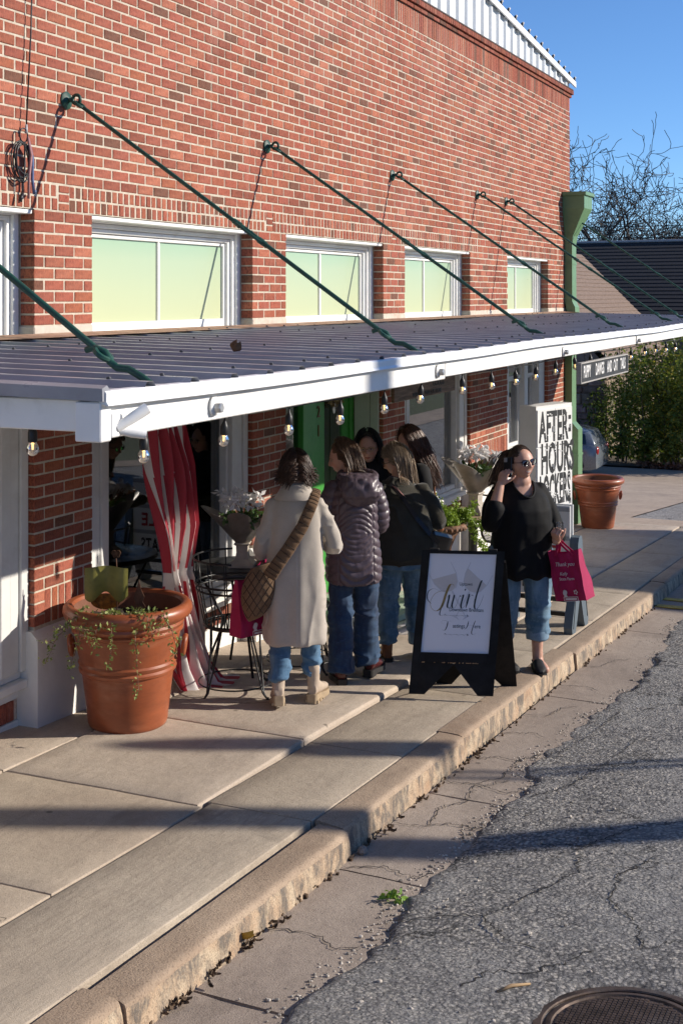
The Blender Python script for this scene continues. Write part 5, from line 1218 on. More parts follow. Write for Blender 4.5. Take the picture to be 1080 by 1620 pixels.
# rusty urn with a foxtail fern
M_URN = mat('rusty_cast_urn', (.30,.145,.075), .75, vs=14, var=.35, bmp=.5, bs=50, dirt=(.42,.36,.31))
UX, UY = 10.90, 3.86; uz = gz(UX, .012)
ur = thing('garden_urn', 'rusty ribbed cast iron urn holding a bright fern', 'urn', (UX, UY, uz))
MB().lathe([(.14, 0), (.14, .03), (.11, .05), (.06, .09), (.052, .14), (.07, .17)], 28, (UX, UY, uz)).build('foot', M_URN, ur, smooth='auto')
rr = []
for r_, z in ((.05, .16), (.11, .19), (.15, .25), (.16, .31), (.145, .37), (.10, .42), (.075, .47), (.085, .56), (.13, .66), (.17, .71)):
    lob = .012 if z < .40 else 0; rr.append([(UX + (r_ + lob*math.cos(14*a))*math.cos(a), UY + (r_ + lob*math.cos(14*a))*math.sin(a), uz+z) for a in [2*math.pi*k/84 for k in range(84)]])
MB().loft(rr).build('bowl', M_URN, ur, smooth=True)
q = MB().lathe([(.165, .700), (.20, .712), (.212, .735), (.215, .755), (.20, .765), (.17, .762), (.15, .74)], 48, (UX, UY, uz), cap=False)
for k in range(26): a = 2*math.pi*k/26; q.sphere((UX+.207*math.cos(a), UY+.207*math.sin(a), uz+.728), .018, 6, 5, (1, 1, 1.1))
q.build('rim', M_URN, ur, smooth=True)
fe = thing('fern', 'bright green fern in the rusty urn with one frond hanging down', 'fern', (UX, UY, uz+.75)); q = MB(); sm = MB(); rnd = random.Random(12)
M_FERN = leaf_mat('bright_fern', (.12,.22,.02), (.30,.42,.05), .35)
fr_ = [(rnd.uniform(0, 6.3), rnd.uniform(.15, .34), rnd.uniform(.06, .24)) for _ in range(14)] + [(-1.05, .40, .06), (-1.2, .42, -.02), (-1.0, .42, -.34), (-1.15, .40, -.30), (-.9, .30, .2)]
for a, L_, up in fr_:
    d = Vector((math.cos(a), math.sin(a), 0)); b0 = Vector((UX, UY, uz+.74)); pts = [b0 + d*L_*(1-(1-i/18)**1.6) + Vector((0, 0, .12*math.sin(math.pi*min(1, i/10)) + up*(i/18)**2.0)) for i in range(19)]
    sm.tube(pts, .003, 4)
    for i in range(2, 19):
        for _ in range(16): leaves(q, [pts[i] + Vector((rnd.gauss(0, .018), rnd.gauss(0, .018), rnd.gauss(0, .018)))], .03, rnd)
sm.build('frond_stem', M_FERN, fe); q.build('foliage', M_FERN, fe)['kind'] = 'stuff'
# iron glider bench with a small wheel
GX_, GY_ = 12.95, 3.75; g0 = gz(GX_, .012)
gl_ = thing('metal_bench', 'dark mesh metal garden bench with a small spoked wheel under the seat', 'bench', (GX_, GY_, g0))
M_MESHM = mat('brown_black_mesh_metal', (.045,.036,.03), .5, vs=40, var=.3)
def GP(u_, w_, z): return (GX_ + u_*.957 + w_*.29, GY_ - u_*.29 + w_*.957, g0 + z)
prof = [(-.30, .80), (-.29, .62), (-.26, .46), (-.20, .385), (-.1, .36), (.1, .36), (.26, .37), (.32, .40)]
for s_ in (-1, 1):
    MB().tube([GP(u_, s_*.28, z) for u_, z in prof], .014, 6).build('seat_rail', M_WRT, gl_, smooth=True)
    MB().tube([GP(-.29, s_*.30, .62), GP(-.1, s_*.31, .60), (GP(.2, s_*.31, .60)), GP(.30, s_*.30, .56), GP(.30, s_*.28, .39)], .012, 6).build('armrest', M_WRT, gl_, smooth=True)
    MB().tube([GP(-.34, s_*.27, .02), GP(-.22, s_*.27, .16), GP(0, s_*.27, .21), GP(.22, s_*.27, .16), GP(.34, s_*.27, .02)], .013, 6).build('base', M_WRT, gl_, smooth=True)
    MB().tube([GP(.0, s_*.27, .21), GP(.0, s_*.27, .36)], .012, 6).build('post', M_WRT, gl_, smooth=True)
    q = MB().tube([GP(-.08 + .075*math.cos(a), s_*.295, .24 + .075*math.sin(a)) for a in [2*math.pi*k/24 for k in range(24)]], .010, 6, closed=True)
    for k in range(6): a = math.pi*k/3; q.tube([GP(-.08, s_*.295, .24), GP(-.08 + .07*math.cos(a), s_*.295, .24 + .07*math.sin(a))], .0055, 5)
    q.build('wheel', M_WRT, gl_, smooth=True)
q = MB()
for k in range(-24, 25): q.tube([GP(u_, k*.0115, z) for u_, z in prof], .0028, 4, cap=False)
for i in range(len(prof)-1):
    for t in (0, .25, .5, .75): u_ = prof[i][0]*(1-t)+prof[i+1][0]*t; z = prof[i][1]*(1-t)+prof[i+1][1]*t; q.tube([GP(u_, -.28, z), GP(u_, .28, z)], .0028, 4, cap=False)
q.build('mesh_seat', M_MESHM, gl_)['kind'] = 'stuff'
MB().tube([GP(-.30, -.28, .78), GP(-.31, -.26, .93), GP(-.32, -.12, 1.01), GP(-.32, .12, 1.01), GP(-.31, .26, .93), GP(-.30, .28, .78)], .013, 6).tube([GP(-.31, -.27, .88), GP(-.31, .27, .88)], .009, 6).build('back_hoop', M_WRT, gl_, smooth=True)
# mint step in front of the green door
q = MB().gbox(9.72, 11.2, 3.92, 4.88, .036, .082, c=.004); q.v = [(x, y, z) for x, y, z in q.v]
tag(q.build('door_step', mat('worn_mint_paint', (.42,.53,.40), .7, vs=5, var=.1, stretch=(1, 6, 1), bmp=.3, dirt=(.55,.50,.38))), 'low mint painted wooden step in front of the green door', 'step')
# wreath of dried flowers inside the door glass
wr = thing('dried_wreath', 'wreath of dried tan flowers hanging on the green door', 'wreath', (10.98, 4.93, 1.62)); rnd = random.Random(2); q = MB()
for k in range(420):
    a = rnd.uniform(0, 6.3); r_ = .15 + rnd.gauss(0, .035); leaves(q, [(10.98 + r_*math.cos(a), 4.945 - abs(rnd.gauss(0, .018)), 1.66 + r_*math.sin(a))], .035, rnd)
q.build('dried_flowers', leaf_mat('dried_flower', (.20,.13,.06), (.42,.32,.17), .1), wr)['kind'] = 'stuff'
MB().sphere((10.93, 4.925, 1.46), .045, 16, 8, (.8, .12, 1.15)).build('tag', M_WHITE, wr, smooth=True)
# ---- lockers cabinet
LC = Vector((13.68, 3.77, 0)); t_ = Vector((.957, -.29, 0)); n_ = Vector((.29, .957, 0)); zb_ = gz(13.9, .01); zt_ = 1.30
lk = thing('locker_cabinet', 'tall white metal cabinet lettered AFTER HOURS LOCKERS in ragged black letters', 'cabinet', (LC.x, LC.y, zb_))
def LP(u_, w_, z): p = LC + t_*u_ + n_*w_; return (p.x, p.y, z)
def lbox(q, u0, u1, w0, w1, z0, z1): q.add([LP(u0,w0,z0),LP(u1,w0,z0),LP(u1,w1,z0),LP(u0,w1,z0),LP(u0,w0,z1),LP(u1,w0,z1),LP(u1,w1,z1),LP(u0,w1,z1)], [(0,3,2,1),(4,5,6,7),(0,1,5,4),(1,2,6,5),(2,3,7,6),(3,0,4,7)]); return q
M_LOCK = mat('white_enamelled_steel', (.78,.78,.77), .4, vs=4, var=.03, dirt=(.66,.66,.64))
LW = .74
lbox(MB(), 0, LW, 0, .21, zb_, zt_).build('cabinet_body', M_LOCK, lk)
for (u0, u1) in ((.012, .365), (.375, LW-.012)):
    for k in range(4): z0 = zb_+.10+k*(zt_-zb_-.13)/4; d_ = lbox(MB(), u0, u1, -.012, -.001, z0, z0 + (zt_-zb_-.13)/4-.012).build('locker_door', M_LOCK, lk); lbox(MB(), u1-.05, u1-.035, -.024, -.013, z0+.15, z0+.21).build('latch', M_GALV, d_)
Mf = lambda u_, z: frame(LP(u_, -.014, z), t_, (0, 0, 1))
M_LET = mat('black_locker_lettering', (.012,.012,.013), .5)
for wd, z, u_ in (('AFTER', 1.05, .34), ('HOURS', .70, .42), ('LOCKERS', .35, .37)):
    text_obj('lettering', wd, Mf(u_, z), .46, M_LET, lk, .0012, font_scale=.44 if len(wd) < 6 else .32, space=1.04, bold=.012)
q = MB(); rnd = random.Random(5)
for z in (1.05, .70, .35):
    for k in range(24):
        u_ = rnd.uniform(.08, .66); zz = z + rnd.uniform(-.15, .16); w_ = rnd.uniform(.012, .04); lbox(q, u_, u_+w_, -.0172, -.0168, zz, zz+rnd.uniform(.006, .014))
q.build('pale_letter_fleck', M_LOCK, lk)['kind'] = 'stuff'  # white flecks laid over the black letters
for z in (1.12, .98, .80): lbox(MB(), .65, .70, -.016, -.0135, z, z+.045).build('notice', M_LET, lk)
# ---- changeable letter sign on blue grey legs
M_BGP = mat('blue_grey_plastic', (.11,.145,.175), .5, vs=5, var=.08, bmp=.1); M_LBRD = mat('white_letter_panel', (.66,.665,.66), .4, vs=4, var=.03); M_GSTR = mat('grey_track', (.36,.375,.39), .5); M_REDL = mat('red_letter', (.42,.02,.03), .5)
SXm, SYr = 10.68, 2.60; sz = gz(SXm)
ls = thing('letter_sign', 'letter board sign on blue grey plastic A legs at the kerb behind the phone woman', 'sign', (SXm, SYr, sz))
for yy in (SYr, SYr+.60):
    for s_ in (-1, 1):
        out = [(s_*.005, .40), (s_*.05, .62), (s_*.055, 1.0), (s_*.0, 1.03)] ; pl = [(0, .30), (s_*.13, .05), (s_*.165, .0), (s_*.27, .0), (s_*.285, .05), (s_*.26, .12), (s_*.115, .40), (s_*.075, .72), (s_*.05, .77), (0, .78)]
        q = MB().prism([(SXm + a, yy - .035, gz(SXm + a) * (1 if b_ < .2 else 0) + (sz if b_ >= .2 else 0) + b_ + .004) for a, b_ in pl], (0, .07, 0)); o_ = q.build('leg', M_BGP, ls)
        if yy == SYr:
            MB().prism([(SXm + s_*a, yy - .037, sz + b_) for a, b_ in ((.03, .42), (.05, .45), (.048, .50), (.058, .53), (.04, .56), (.022, .53), (.03, .50), (.018, .46))], (0, .004, 0)).build('star_slot', M_BLACK, o_)
            MB().tube([(SXm + s_*(.135+.11*(1-k/8)), yy-.036, sz + .06 + .34*k/8) for k in range(9)], .004, 4).build('moulded_rib', M_BLACK, o_)
for s_ in (-1, 1):
    x = SXm + s_*.05; b_ = MB().box(x-.012, x+.012, SYr+.037, SYr+.56, sz+.28, sz+1.03, c=.004).build('letter_panel', M_LBRD, ls)
    for z in (.50, .745, .985): MB().box(x+s_*.0125, x+s_*.016, SYr+.04, SYr+.557, sz+z, sz+z+.035).build('letter_track', M_GSTR, b_)
for txt, z, mt, yc in (('SALE', .63, M_REDL, .27), ('TREATS', .39, M_LET, .285)):
    text_obj('letter', txt, frame((SXm-.0640, SYr+yc+.04, sz+z), (0, -1, 0), (0, 0, 1)), .17, mt, ls, .001, font_scale=.62 if len(txt) > 4 else .9, space=1.1, bold=.004)
for z in (.10, .22): MB().box(SXm-.02, SXm+.02, SYr+.037, SYr+.56, sz+z, sz+z+.035, c=.004).build('crossbar', M_BLACK, ls)
# ---- A-frame easel sign
AFn = thing('a_frame_sign', 'black wooden A frame sign with a white Swirl tastings poster near the kerb', 'sign', (8.05, 2.73, gz(8.05)))
M_BLKW = mat('black_painted_wood', (.013,.012,.012), .6, spec=.22, vs=8, var=.3, bmp=.15, bs=60, dirt=(.035,.028,.022)); M_CHIP = mat('bare_chipped_wood', (.40,.24,.12), .8)
fl_, fr2 = Vector((7.80, 2.99, gz(7.80, .03))), Vector((7.97, 2.475, gz(7.97))); bl_, br_ = Vector((8.30, 2.98, gz(8.3, .0))), Vector((8.47, 2.465, gz(8.47, 0)))
U = Vector((fr2.x-fl_.x, fr2.y-fl_.y, 0)).normalized(); WID = .54
def panel(base, topdir, name, poster):
    V_ = topdir.normalized(); Nn = U.cross(V_)
    def Q(u_, v_, w_=0): return base + U*u_ + V_*v_ + Nn*w_
    HT = .915; th = .018
    pl = [(0, 0), (.10, 0), (.27, .19), (.44, 0), (.54, 0), (.54, .245), (0, .245)]
    q = MB().prism([Q(u_, v_, 0) for u_, v_ in pl], Nn*(-th)); lg = q.build('leg_board', M_BLKW, AFn)
    q = MB()
    def bx(u0, u1, v0, v1, w0, w1): q.add([Q(u0,v0,w0),Q(u1,v0,w0),Q(u1,v1,w0),Q(u0,v1,w0),Q(u0,v0,w1),Q(u1,v0,w1),Q(u1,v1,w1),Q(u0,v1,w1)], [(0,3,2,1),(4,5,6,7),(0,1,5,4),(1,2,6,5),(2,3,7,6),(3,0,4,7)])
    bx(0, .052, .20, HT, .001, .02); bx(.488, .54, .20, HT, .001, .02); bx(.053, .487, HT-.02, HT, .001, .02); bx(.053, .487, .20, .262, .001, .02); bx(0, .54, .246, HT, -th, 0)
    fm = q.build('panel_frame', M_BLKW, AFn)
    if poster:
        q = MB(); q.add([Q(.053,.263,.006), Q(.487,.263,.006), Q(.487,HT-.021,.006), Q(.053,HT-.021,.006)], [(0,1,2,3)]); q.build('poster', mat('glossy_white_poster', (.74,.74,.79), .18, vs=2, var=.02, spec=.5), AFn)
        q = MB(); rnd = random.Random(6)
        for k in range(16): u_ = rnd.uniform(.02, .5); w_ = rnd.uniform(.004, .022); bx2 = [Q(u_, .198, .0205), Q(u_+w_, .198, .0205), Q(u_+w_, .198+rnd.uniform(.003, .008), .0205), Q(u_, .203, .0205)]; q.add(bx2, [(0,1,2,3)])
        q.build('paint_chip', M_CHIP, fm)
        MB().sphere(Q(.27, .205, .004), .011, 10, 6).build('screw_head', M_GALV, AFn, smooth=True)
    return Q, V_, Nn
apex = (fl_ + bl_)/2 + Vector((0, 0, .9)); 
Qf, Vf, Nf = panel(fl_, Vector(((bl_.x-fl_.x)/2-.012, (bl_.y-fl_.y)/2, .88)), 'front', True)
Qb, Vb, Nb = panel(bl_ + U*.54, Vector(((fl_.x-bl_.x)/2+.012, (fl_.y-bl_.y)/2, .88)), 'back', False) if False else (None, None, None)
# back leaf mirrored
Vbk = Vector(((fl_.x-bl_.x)/2+.012, (fl_.y-bl_.y)/2, .88)).normalized(); Nbk = U.cross(Vbk)
def Qk(u_, v_, w_=0): return bl_ + U*u_ + Vbk*v_ + Nbk*w_
MB().prism([Qk(u_, v_, .018) for u_, v_ in [(0, 0), (.10, 0), (.27, .19), (.44, 0), (.54, 0), (.54, .91), (0, .91)]], Nbk*(-.018)).build('back_board', M_BLKW, AFn)
for u_ in (.0, .488):
    MB().prism([Qk(u_, .2, -.018), Qk(u_+.052, .2, -.018), Qk(u_+.052, .91, -.018), Qk(u_, .91, -.018)], Nbk*.017).build('back_stile', M_BLKW, AFn)
for u_ in (.06, .44): MB().box(-.03, .03, -.006, .02, -.012, .012, c=.003).build('hinge', M_BLACK, AFn, local=True).data.transform(T(*(Qf(u_+.02, .917, -.012) - Vector(AFn.location))) @ Rz(math.atan2(U.y, U.x)))
MB().tube([Qf(.40, .21, -.02), Qk(.40, .21, .02)], .004, 5).build('stay', M_BLACK, AFn)
# the print on the poster
M_INK = mat('poster_ink', (.03,.03,.032), .4); M_GOLD = mat('poster_gold', (.30,.19,.05), .35, .3); M_WINE = mat('poster_wine_tint', (.60,.565,.56), .3, vs=6, var=.08); M_GREYI = mat('poster_grey_tint', (.62,.62,.68), .3)
def FM(u_, v_): return frame(Qf(u_, v_, .0072), U, Vf)
def ribbon(q, pts, wid, M4, thick=.0006, ang=55):
    """calligraphic stroke: thick when the pen moves down, thin across"""
    P = []
    for i in range(len(pts)-1):
        p0 = pts[max(i-1, 0)]; p1 = pts[i]; p2 = pts[i+1]; p3 = pts[min(i+2, len(pts)-1)]
        for k in range(8):
            t = k/8; P.append(tuple(.5*((2*p1[j]) + (-p0[j]+p2[j])*t + (2*p0[j]-5*p1[j]+4*p2[j]-p3[j])*t*t + (-p0[j]+3*p1[j]-3*p2[j]+p3[j])*t**3) for j in (0, 1)))
    P.append(pts[-1]); L_, R_ = [], []
    for i, p in enumerate(P):
        a, b_ = P[max(i-1, 0)], P[min(i+1, len(P)-1)]; dx, dy = b_[0]-a[0], b_[1]-a[1]; l = math.hypot(dx, dy) or 1; nx, ny = -dy/l, dx/l
        w_ = wid*(.13 + .87*max(0, -dy/l)**1.6)*min(1, .25+i/5, .25+(len(P)-1-i)/5)
        L_.append(M4 @ Vector((p[0]+nx*w_/2, p[1]+ny*w_/2, thick))); R_.append(M4 @ Vector((p[0]-nx*w_/2, p[1]-ny*w_/2, thick)))
    q.loft([L_, R_], cap=False, open_ring=True)
s = 1.0; M4 = FM(.27, .585); q = MB(); q2 = MB()
# S with its flourish, then w i r l  (units: metres on the poster)
ribbon(q2, [(-.032,.098), (-.040,.112), (-.058,.108), (-.075,.075), (-.088,.040), (-.100,.0), (-.118,-.040), (-.150,-.060), (-.180,-.040), (-.185,.0), (-.160,.045), (-.120,.066), (-.085,.066)], .016, M4)
ribbon(q, [(-.120,.066), (-.165,.082), (-.200,.060), (-.205,.015), (-.180,-.015)], .006, M4)
ribbon(q, [(-.100,.0), (-.125,-.075), (-.110,-.088), (-.085,-.070)], .006, M4)
ribbon(q, [(-.078,.022), (-.064,.045), (-.066,.02), (-.076,-.025), (-.068,-.040), (-.052,-.025), (-.036,.020), (-.030,.044), (-.036,.02), (-.046,-.022), (-.038,-.040), (-.020,-.026), (-.004,.018), (.004,.040), (.012,.034)], .011, M4)
ribbon(q, [(.012,.034), (.028,.046), (.022,.020), (.012,-.022), (.020,-.040), (.040,-.02)], .011, M4); ribbon(q, [(.036,.078), (.042,.084), (.038,.072)], .009, M4)
ribbon(q, [(.040,-.02), (.064,.050), (.062,.030), (.044,-.036)], .011, M4); ribbon(q, [(.060,.020), (.080,.046), (.092,.040)], .008, M4)
ribbon(q, [(.092,.0), (.120,.060), (.148,.128), (.150,.140), (.138,.120), (.112,.040), (.100,-.020), (.106,-.042), (.126,-.030), (.146,.010), (.160,.050)], .011, M4)
q.build('swirl_script', M_INK, AFn); q2.build('swirl_script', M_GOLD, AFn)
q = MB()
for (cu, rot_) in ((-.09, .5), (.09, -.5)):
    def G(a, b_): c_, s_ = math.cos(rot_), math.sin(rot_); return FM(.27+cu, .715) @ Vector((a*c_-b_*s_, a*s_+b_*c_, -.0004))
    pl = [(-.078, .055), (-.076, .02), (-.06, -.03), (-.03, -.06), (0, -.068), (.03, -.06), (.06, -.03), (.076, .02)] ; q.add([G(*p) for p in pl], [tuple(range(len(pl)))])
q.build('wine_glass_print', M_WINE, AFn)
q = MB()
for (cu, rot_) in ((-.09, .5), (.09, -.5)):
    def G(a, b_): c_, s_ = math.cos(rot_), math.sin(rot_); return FM(.27+cu, .715) @ Vector((a*c_-b_*s_, a*s_+b_*c_, -.0002))
    for pl in ([(-.080, .10), (-.084, .10), (-.082, .02), (-.064, -.035), (-.03, -.068), (-.03, -.062), (-.06, -.03), (-.076, .02)], [(.080, .10), (.084, .10), (.082, .02), (.064, -.035), (.03, -.068), (.03, -.062), (.06, -.03), (.076, .02)], [(-.006, -.07), (-.003, -.25), (-.03, -.262), (.03, -.262), (.003, -.25), (.006, -.07)]): q.add([G(*p) for p in pl], [tuple(range(len(pl)))])
q.build('wine_glass_print', M_GREYI, AFn)
for txt, u_, v_, sz_, sp_ in (('Uptown', .305, .700, .032, 1.0), ('Downtown Brenham', .322, .535, .0335, .95), ('astings', .282, .432, .036, 1.0), ('ere', .402, .432, .036, 1.0)):
    text_obj('print', txt, FM(u_, v_) , sz_, M_INK, AFn, .0004, font_scale=.82, space=sp_)
q = MB(); M4 = FM(.27, .43)
ribbon(q, [(-.085,.012), (-.10,.022), (-.088,.036), (-.055,.030), (-.03,.034)], .004, M4); ribbon(q, [(-.058,.030), (-.064,.0), (-.078,-.026), (-.096,-.022)], .006, M4)
ribbon(q, [(.076,.036), (.066,.0), (.050,-.016), (.040,-.006)], .005, M4); ribbon(q, [(.120,.040), (.104,.0), (.094,-.040), (.110,-.05), (.124,-.036)], .005, M4); ribbon(q, [(.062,.004), (.085,.010), (.108,.004)], .003, M4)
for v_ in (.062, -.058):
    ribbon(q, [(-.075,v_), (-.083,v_+.006), (-.078,v_+.012), (-.068,v_+.006), (-.05,v_+.007), (-.03,v_+.004), (-.01,v_+.008), (.01,v_+.004), (.03,v_+.008), (.05,v_+.004), (.064,v_+.012), (.070,v_+.004), (.062,v_)], .006, M4)
q.build('flourish', M_INK, AFn)
# ---- small things in the gutter
rnd = random.Random(31); q = MB()
for k in range(110):
    x = rnd.uniform(3.5, 12) if rnd.random() < .5 else rnd.choice((3.85, 4.0, 4.35, 4.6, 5.7, 7.2))+rnd.gauss(0, .10); y = 2.372 - abs(rnd.gauss(0, .022))
    M4 = T(x, y, gz(x, -.132)) @ Matrix.Rotation(rnd.uniform(-.6, .6), 4, 'X') @ Rz(rnd.uniform(0, 6.3)); leaf_mesh(q, M4, rnd.uniform(.018, .05), rnd.uniform(.008, .026), rnd.uniform(.004, .014), 3)
for k in range(90):
    x = rnd.uniform(3.3, 13); y = 2.375 - abs(rnd.gauss(0, .018)); s_ = rnd.uniform(.003, .009); q.box(x-s_, x+s_, y-s_, y+s_, gz(x, -.15), gz(x, -.15)+.008+s_*2)
tag(q.build('gutter_debris', mat('gutter_litter', (.21,.135,.08), .9, vs=60, var=.5)), None, None, kind='stuff')
q = MB(); leaf_mesh(q, T(4.40, 2.36, gz(4.40, -.105)) @ Matrix.Rotation(.7, 4, 'Y') @ Rz(1.2), .085, .05, .018); tag(q.build('fallen_leaf', mat('yellow_leaf', (.55,.33,.04), .6, vs=20), smooth=True), 'yellow fallen leaf caught against the kerb', 'leaf')
q = MB(); a_ = Vector((4.36, 1.34, gz(4.36, crown(1.34)+.022))); q.tube([a_, a_ + Vector((.05, -.035, .006)), a_ + Vector((.10, -.09, .0))], [.006, .007, .004], 6); tag(q.build('twig', mat('bare_twig', (.38,.25,.13), .8), smooth=True), 'broken pale twig lying on the asphalt above the manhole cover', 'twig')
q = MB(); leaves(q, [(5.10 + rnd.gauss(0, .018), 2.02 + rnd.gauss(0, .018), gz(5.1, -.135) + abs(rnd.gauss(0, .012))) for _ in range(46)], .032, rnd); tag(q.build('weed', leaf_mat('weed_leaf', (.10,.20,.02), (.22,.36,.05), .2)), 'tiny bright green weed growing from a gutter crack', 'weed')
q = MB(); q.sphere((5.52, 2.345, gz(5.52, -.125)), .026, 8, 6, (1.2, .9, .8)); tag(q.build('stone', M_GUT, smooth='auto'), 'small loose stone lying at the foot of the kerb', 'stone')
# ---- across the street: what casts the long shadows
M_POLE = mat('weathered_pole_wood', (.20,.15,.11), .9, vs=4, var=.2, stretch=(6, 6, 1), bmp=.4)
up = thing('utility_pole', 'tall weathered wooden utility pole on the far pavement', 'utility pole', (10.35, -8.3, gz(10.35)))
def sunline(gx, gy, dist): return gx + .53*dist, gy - dist
pxx, pyy = sunline(4.82, 3.82, 11.6)
up.location = (pxx, pyy, gz(pxx))
MB().tube([(pxx, pyy, gz(pxx)-.3), (pxx, pyy, 9.5)], [.17, .13], 14).build('pole', M_POLE, up, smooth=True)
MB().box(pxx-1.1, pxx+1.1, pyy-.06, pyy+.06, 8.7, 8.85, c=.01).build('crossarm', M_POLE, up)
# unseen made-up sign on two posts, oval plate shaped to throw the tapered shadow
sx_, sy_ = sunline(6.02, 3.95, 10.6)
ss = thing('shadow_caster_sign', 'park sign on twin posts on the far verge', 'sign', (sx_, sy_, gz(sx_))); top_z = .0 + .485*10.6
for s_ in (-.06, .06): MB().tube([(sx_+s_, sy_, gz(sx_)-.2), (sx_+s_, sy_, top_z-.35)], .03, 8).build('post', M_GALV, ss)
def zfor(y): return .485*(y - sy_) + .02
M_SGN = mat('dark_green_sign', (.03,.09,.05), .5)
MB().sphere((sx_, sy_, zfor(3.45)), .34, 18, 10, (.42, .08, 1.0)).build('caster_plate', M_SGN, ss, smooth=True)
MB().box(sx_-.17, sx_+.17, sy_-.03, sy_+.03, zfor(2.25), zfor(3.0), c=.01).build('caster_board', M_SGN, ss)
MB().box(sx_-.03, sx_+.03, sy_-.02, sy_+.02, zfor(3.0), zfor(3.4)).build('spacer', M_GALV, ss)
# the added buff shop block throws the shade near the far pot
# ================================================================== PEOPLE
def skin_mat():
    m, nt, b = nodes('skin'); a = N(nt, 'ShaderNodeAttribute', attribute_name='tone'); c = coords(nt); n = noise_n(nt, c, 25, 5)
    col = mixc(nt, ramp(nt, n, [(.3, 0.), (.7, 1.)]), (.50,.275,.195), (.58,.345,.255)); col = mixc(nt, 1., col, a.outputs['Color'], 'MULTIPLY')
    nt.links.new(col, b.inputs['Base Color']); b.inputs['Roughness'].default_value = .48; b.inputs['Specular IOR Level'].default_value = .4
    b.inputs['Subsurface Weight'].default_value = .12; b.inputs['Subsurface Radius'].default_value = (.012, .005, .003); b.inputs['Subsurface Scale'].default_value = .5
    return m
M_SKIN = skin_mat()
def hair_mat(name, a, b_, hi):
    m, nt, b = nodes(name); g = N(nt, 'ShaderNodeNewGeometry'); c = coords(nt, (1, 1, .12)); n = noise_n(nt, c, 160, 4)
    col = mixc(nt, g.outputs['Random Per Island'], a, b_); col = mixc(nt, ramp(nt, n, [(.5, 0.), (.75, .6)]), col, hi)
    nt.links.new(col, b.inputs['Base Color']); b.inputs['Roughness'].default_value = .46; b.inputs['Specular IOR Level'].default_value = .5; bump(nt, b, n, .3, .002); return m
def denim(name, base, fade, cw=1.0):
    m, nt, b = nodes(name); c = coords(nt); cz = coords(nt, (1, 1, .35)); n = noise_n(nt, cz, 9, 5, .6); f = noise_n(nt, coords(nt, (1, 1, 3)), 420, 2); w = noise_n(nt, coords(nt, (1, 1, 2.2)), 26, 5, .65)
    col = mixc(nt, ramp(nt, n, [(.38, 0.), (.68, 1.)]), base, fade); col = mixc(nt, ramp(nt, w, [(.55, 0.), (.8, .5)]), col, tuple(min(1, x*1.5+.03) for x in fade)); col = mixc(nt, ramp(nt, f, [(.35, .35), (.6, 0.)]), col, tuple(x*.5 for x in base))
    nt.links.new(col, b.inputs['Base Color']); b.inputs['Roughness'].default_value = .85; b.inputs['Sheen Weight'].default_value = .15; bump(nt, b, f, .25, .002); return m
def knit(name, a, b_, sc=(1, 1, 1), fine=300, rough=.9, sheen=.25, bst=.3):
    m, nt, b = nodes(name); c = coords(nt); n = noise_n(nt, c, 7, 5); f = noise_n(nt, coords(nt, sc), fine, 3)
    col = mixc(nt, ramp(nt, n, [(.3, 0.), (.7, 1.)]), a, b_); col = mixc(nt, ramp(nt, f, [(.3, .5), (.55, 0.)]), col, tuple(x*.6 for x in a))
    nt.links.new(col, b.inputs['Base Color']); b.inputs['Roughness'].default_value = rough; b.inputs['Specular IOR Level'].default_value = .18; b.inputs['Sheen Weight'].default_value = sheen; b.inputs['Sheen Roughness'].default_value = .4; bump(nt, b, f, bst, .003); return m
def remesh(mb, voxel, it=3, fac=.5):
    o = mb.build('tmp', M_SKIN, None, local=True)
    r = o.modifiers.new('r', 'REMESH'); r.mode = 'VOXEL'; r.voxel_size = voxel
    s = o.modifiers.new('s', 'SMOOTH'); s.iterations = it; s.factor = fac
    dg = bpy.context.evaluated_depsgraph_get(); me = bpy.data.meshes.new_from_object(o.evaluated_get(dg))
    n = len(me.vertices); V = np.empty(n*3); me.vertices.foreach_get('co', V); V = V.reshape(-1, 3)
    Nn = np.empty(n*3); me.vertex_normals.foreach_get('vector', Nn); Nn = Nn.reshape(-1, 3); F = [tuple(p.vertices) for p in me.polygons]
    om = o.data; bpy.data.objects.remove(o); bpy.data.meshes.remove(me); bpy.data.meshes.remove(om)
    return V, F, Nn
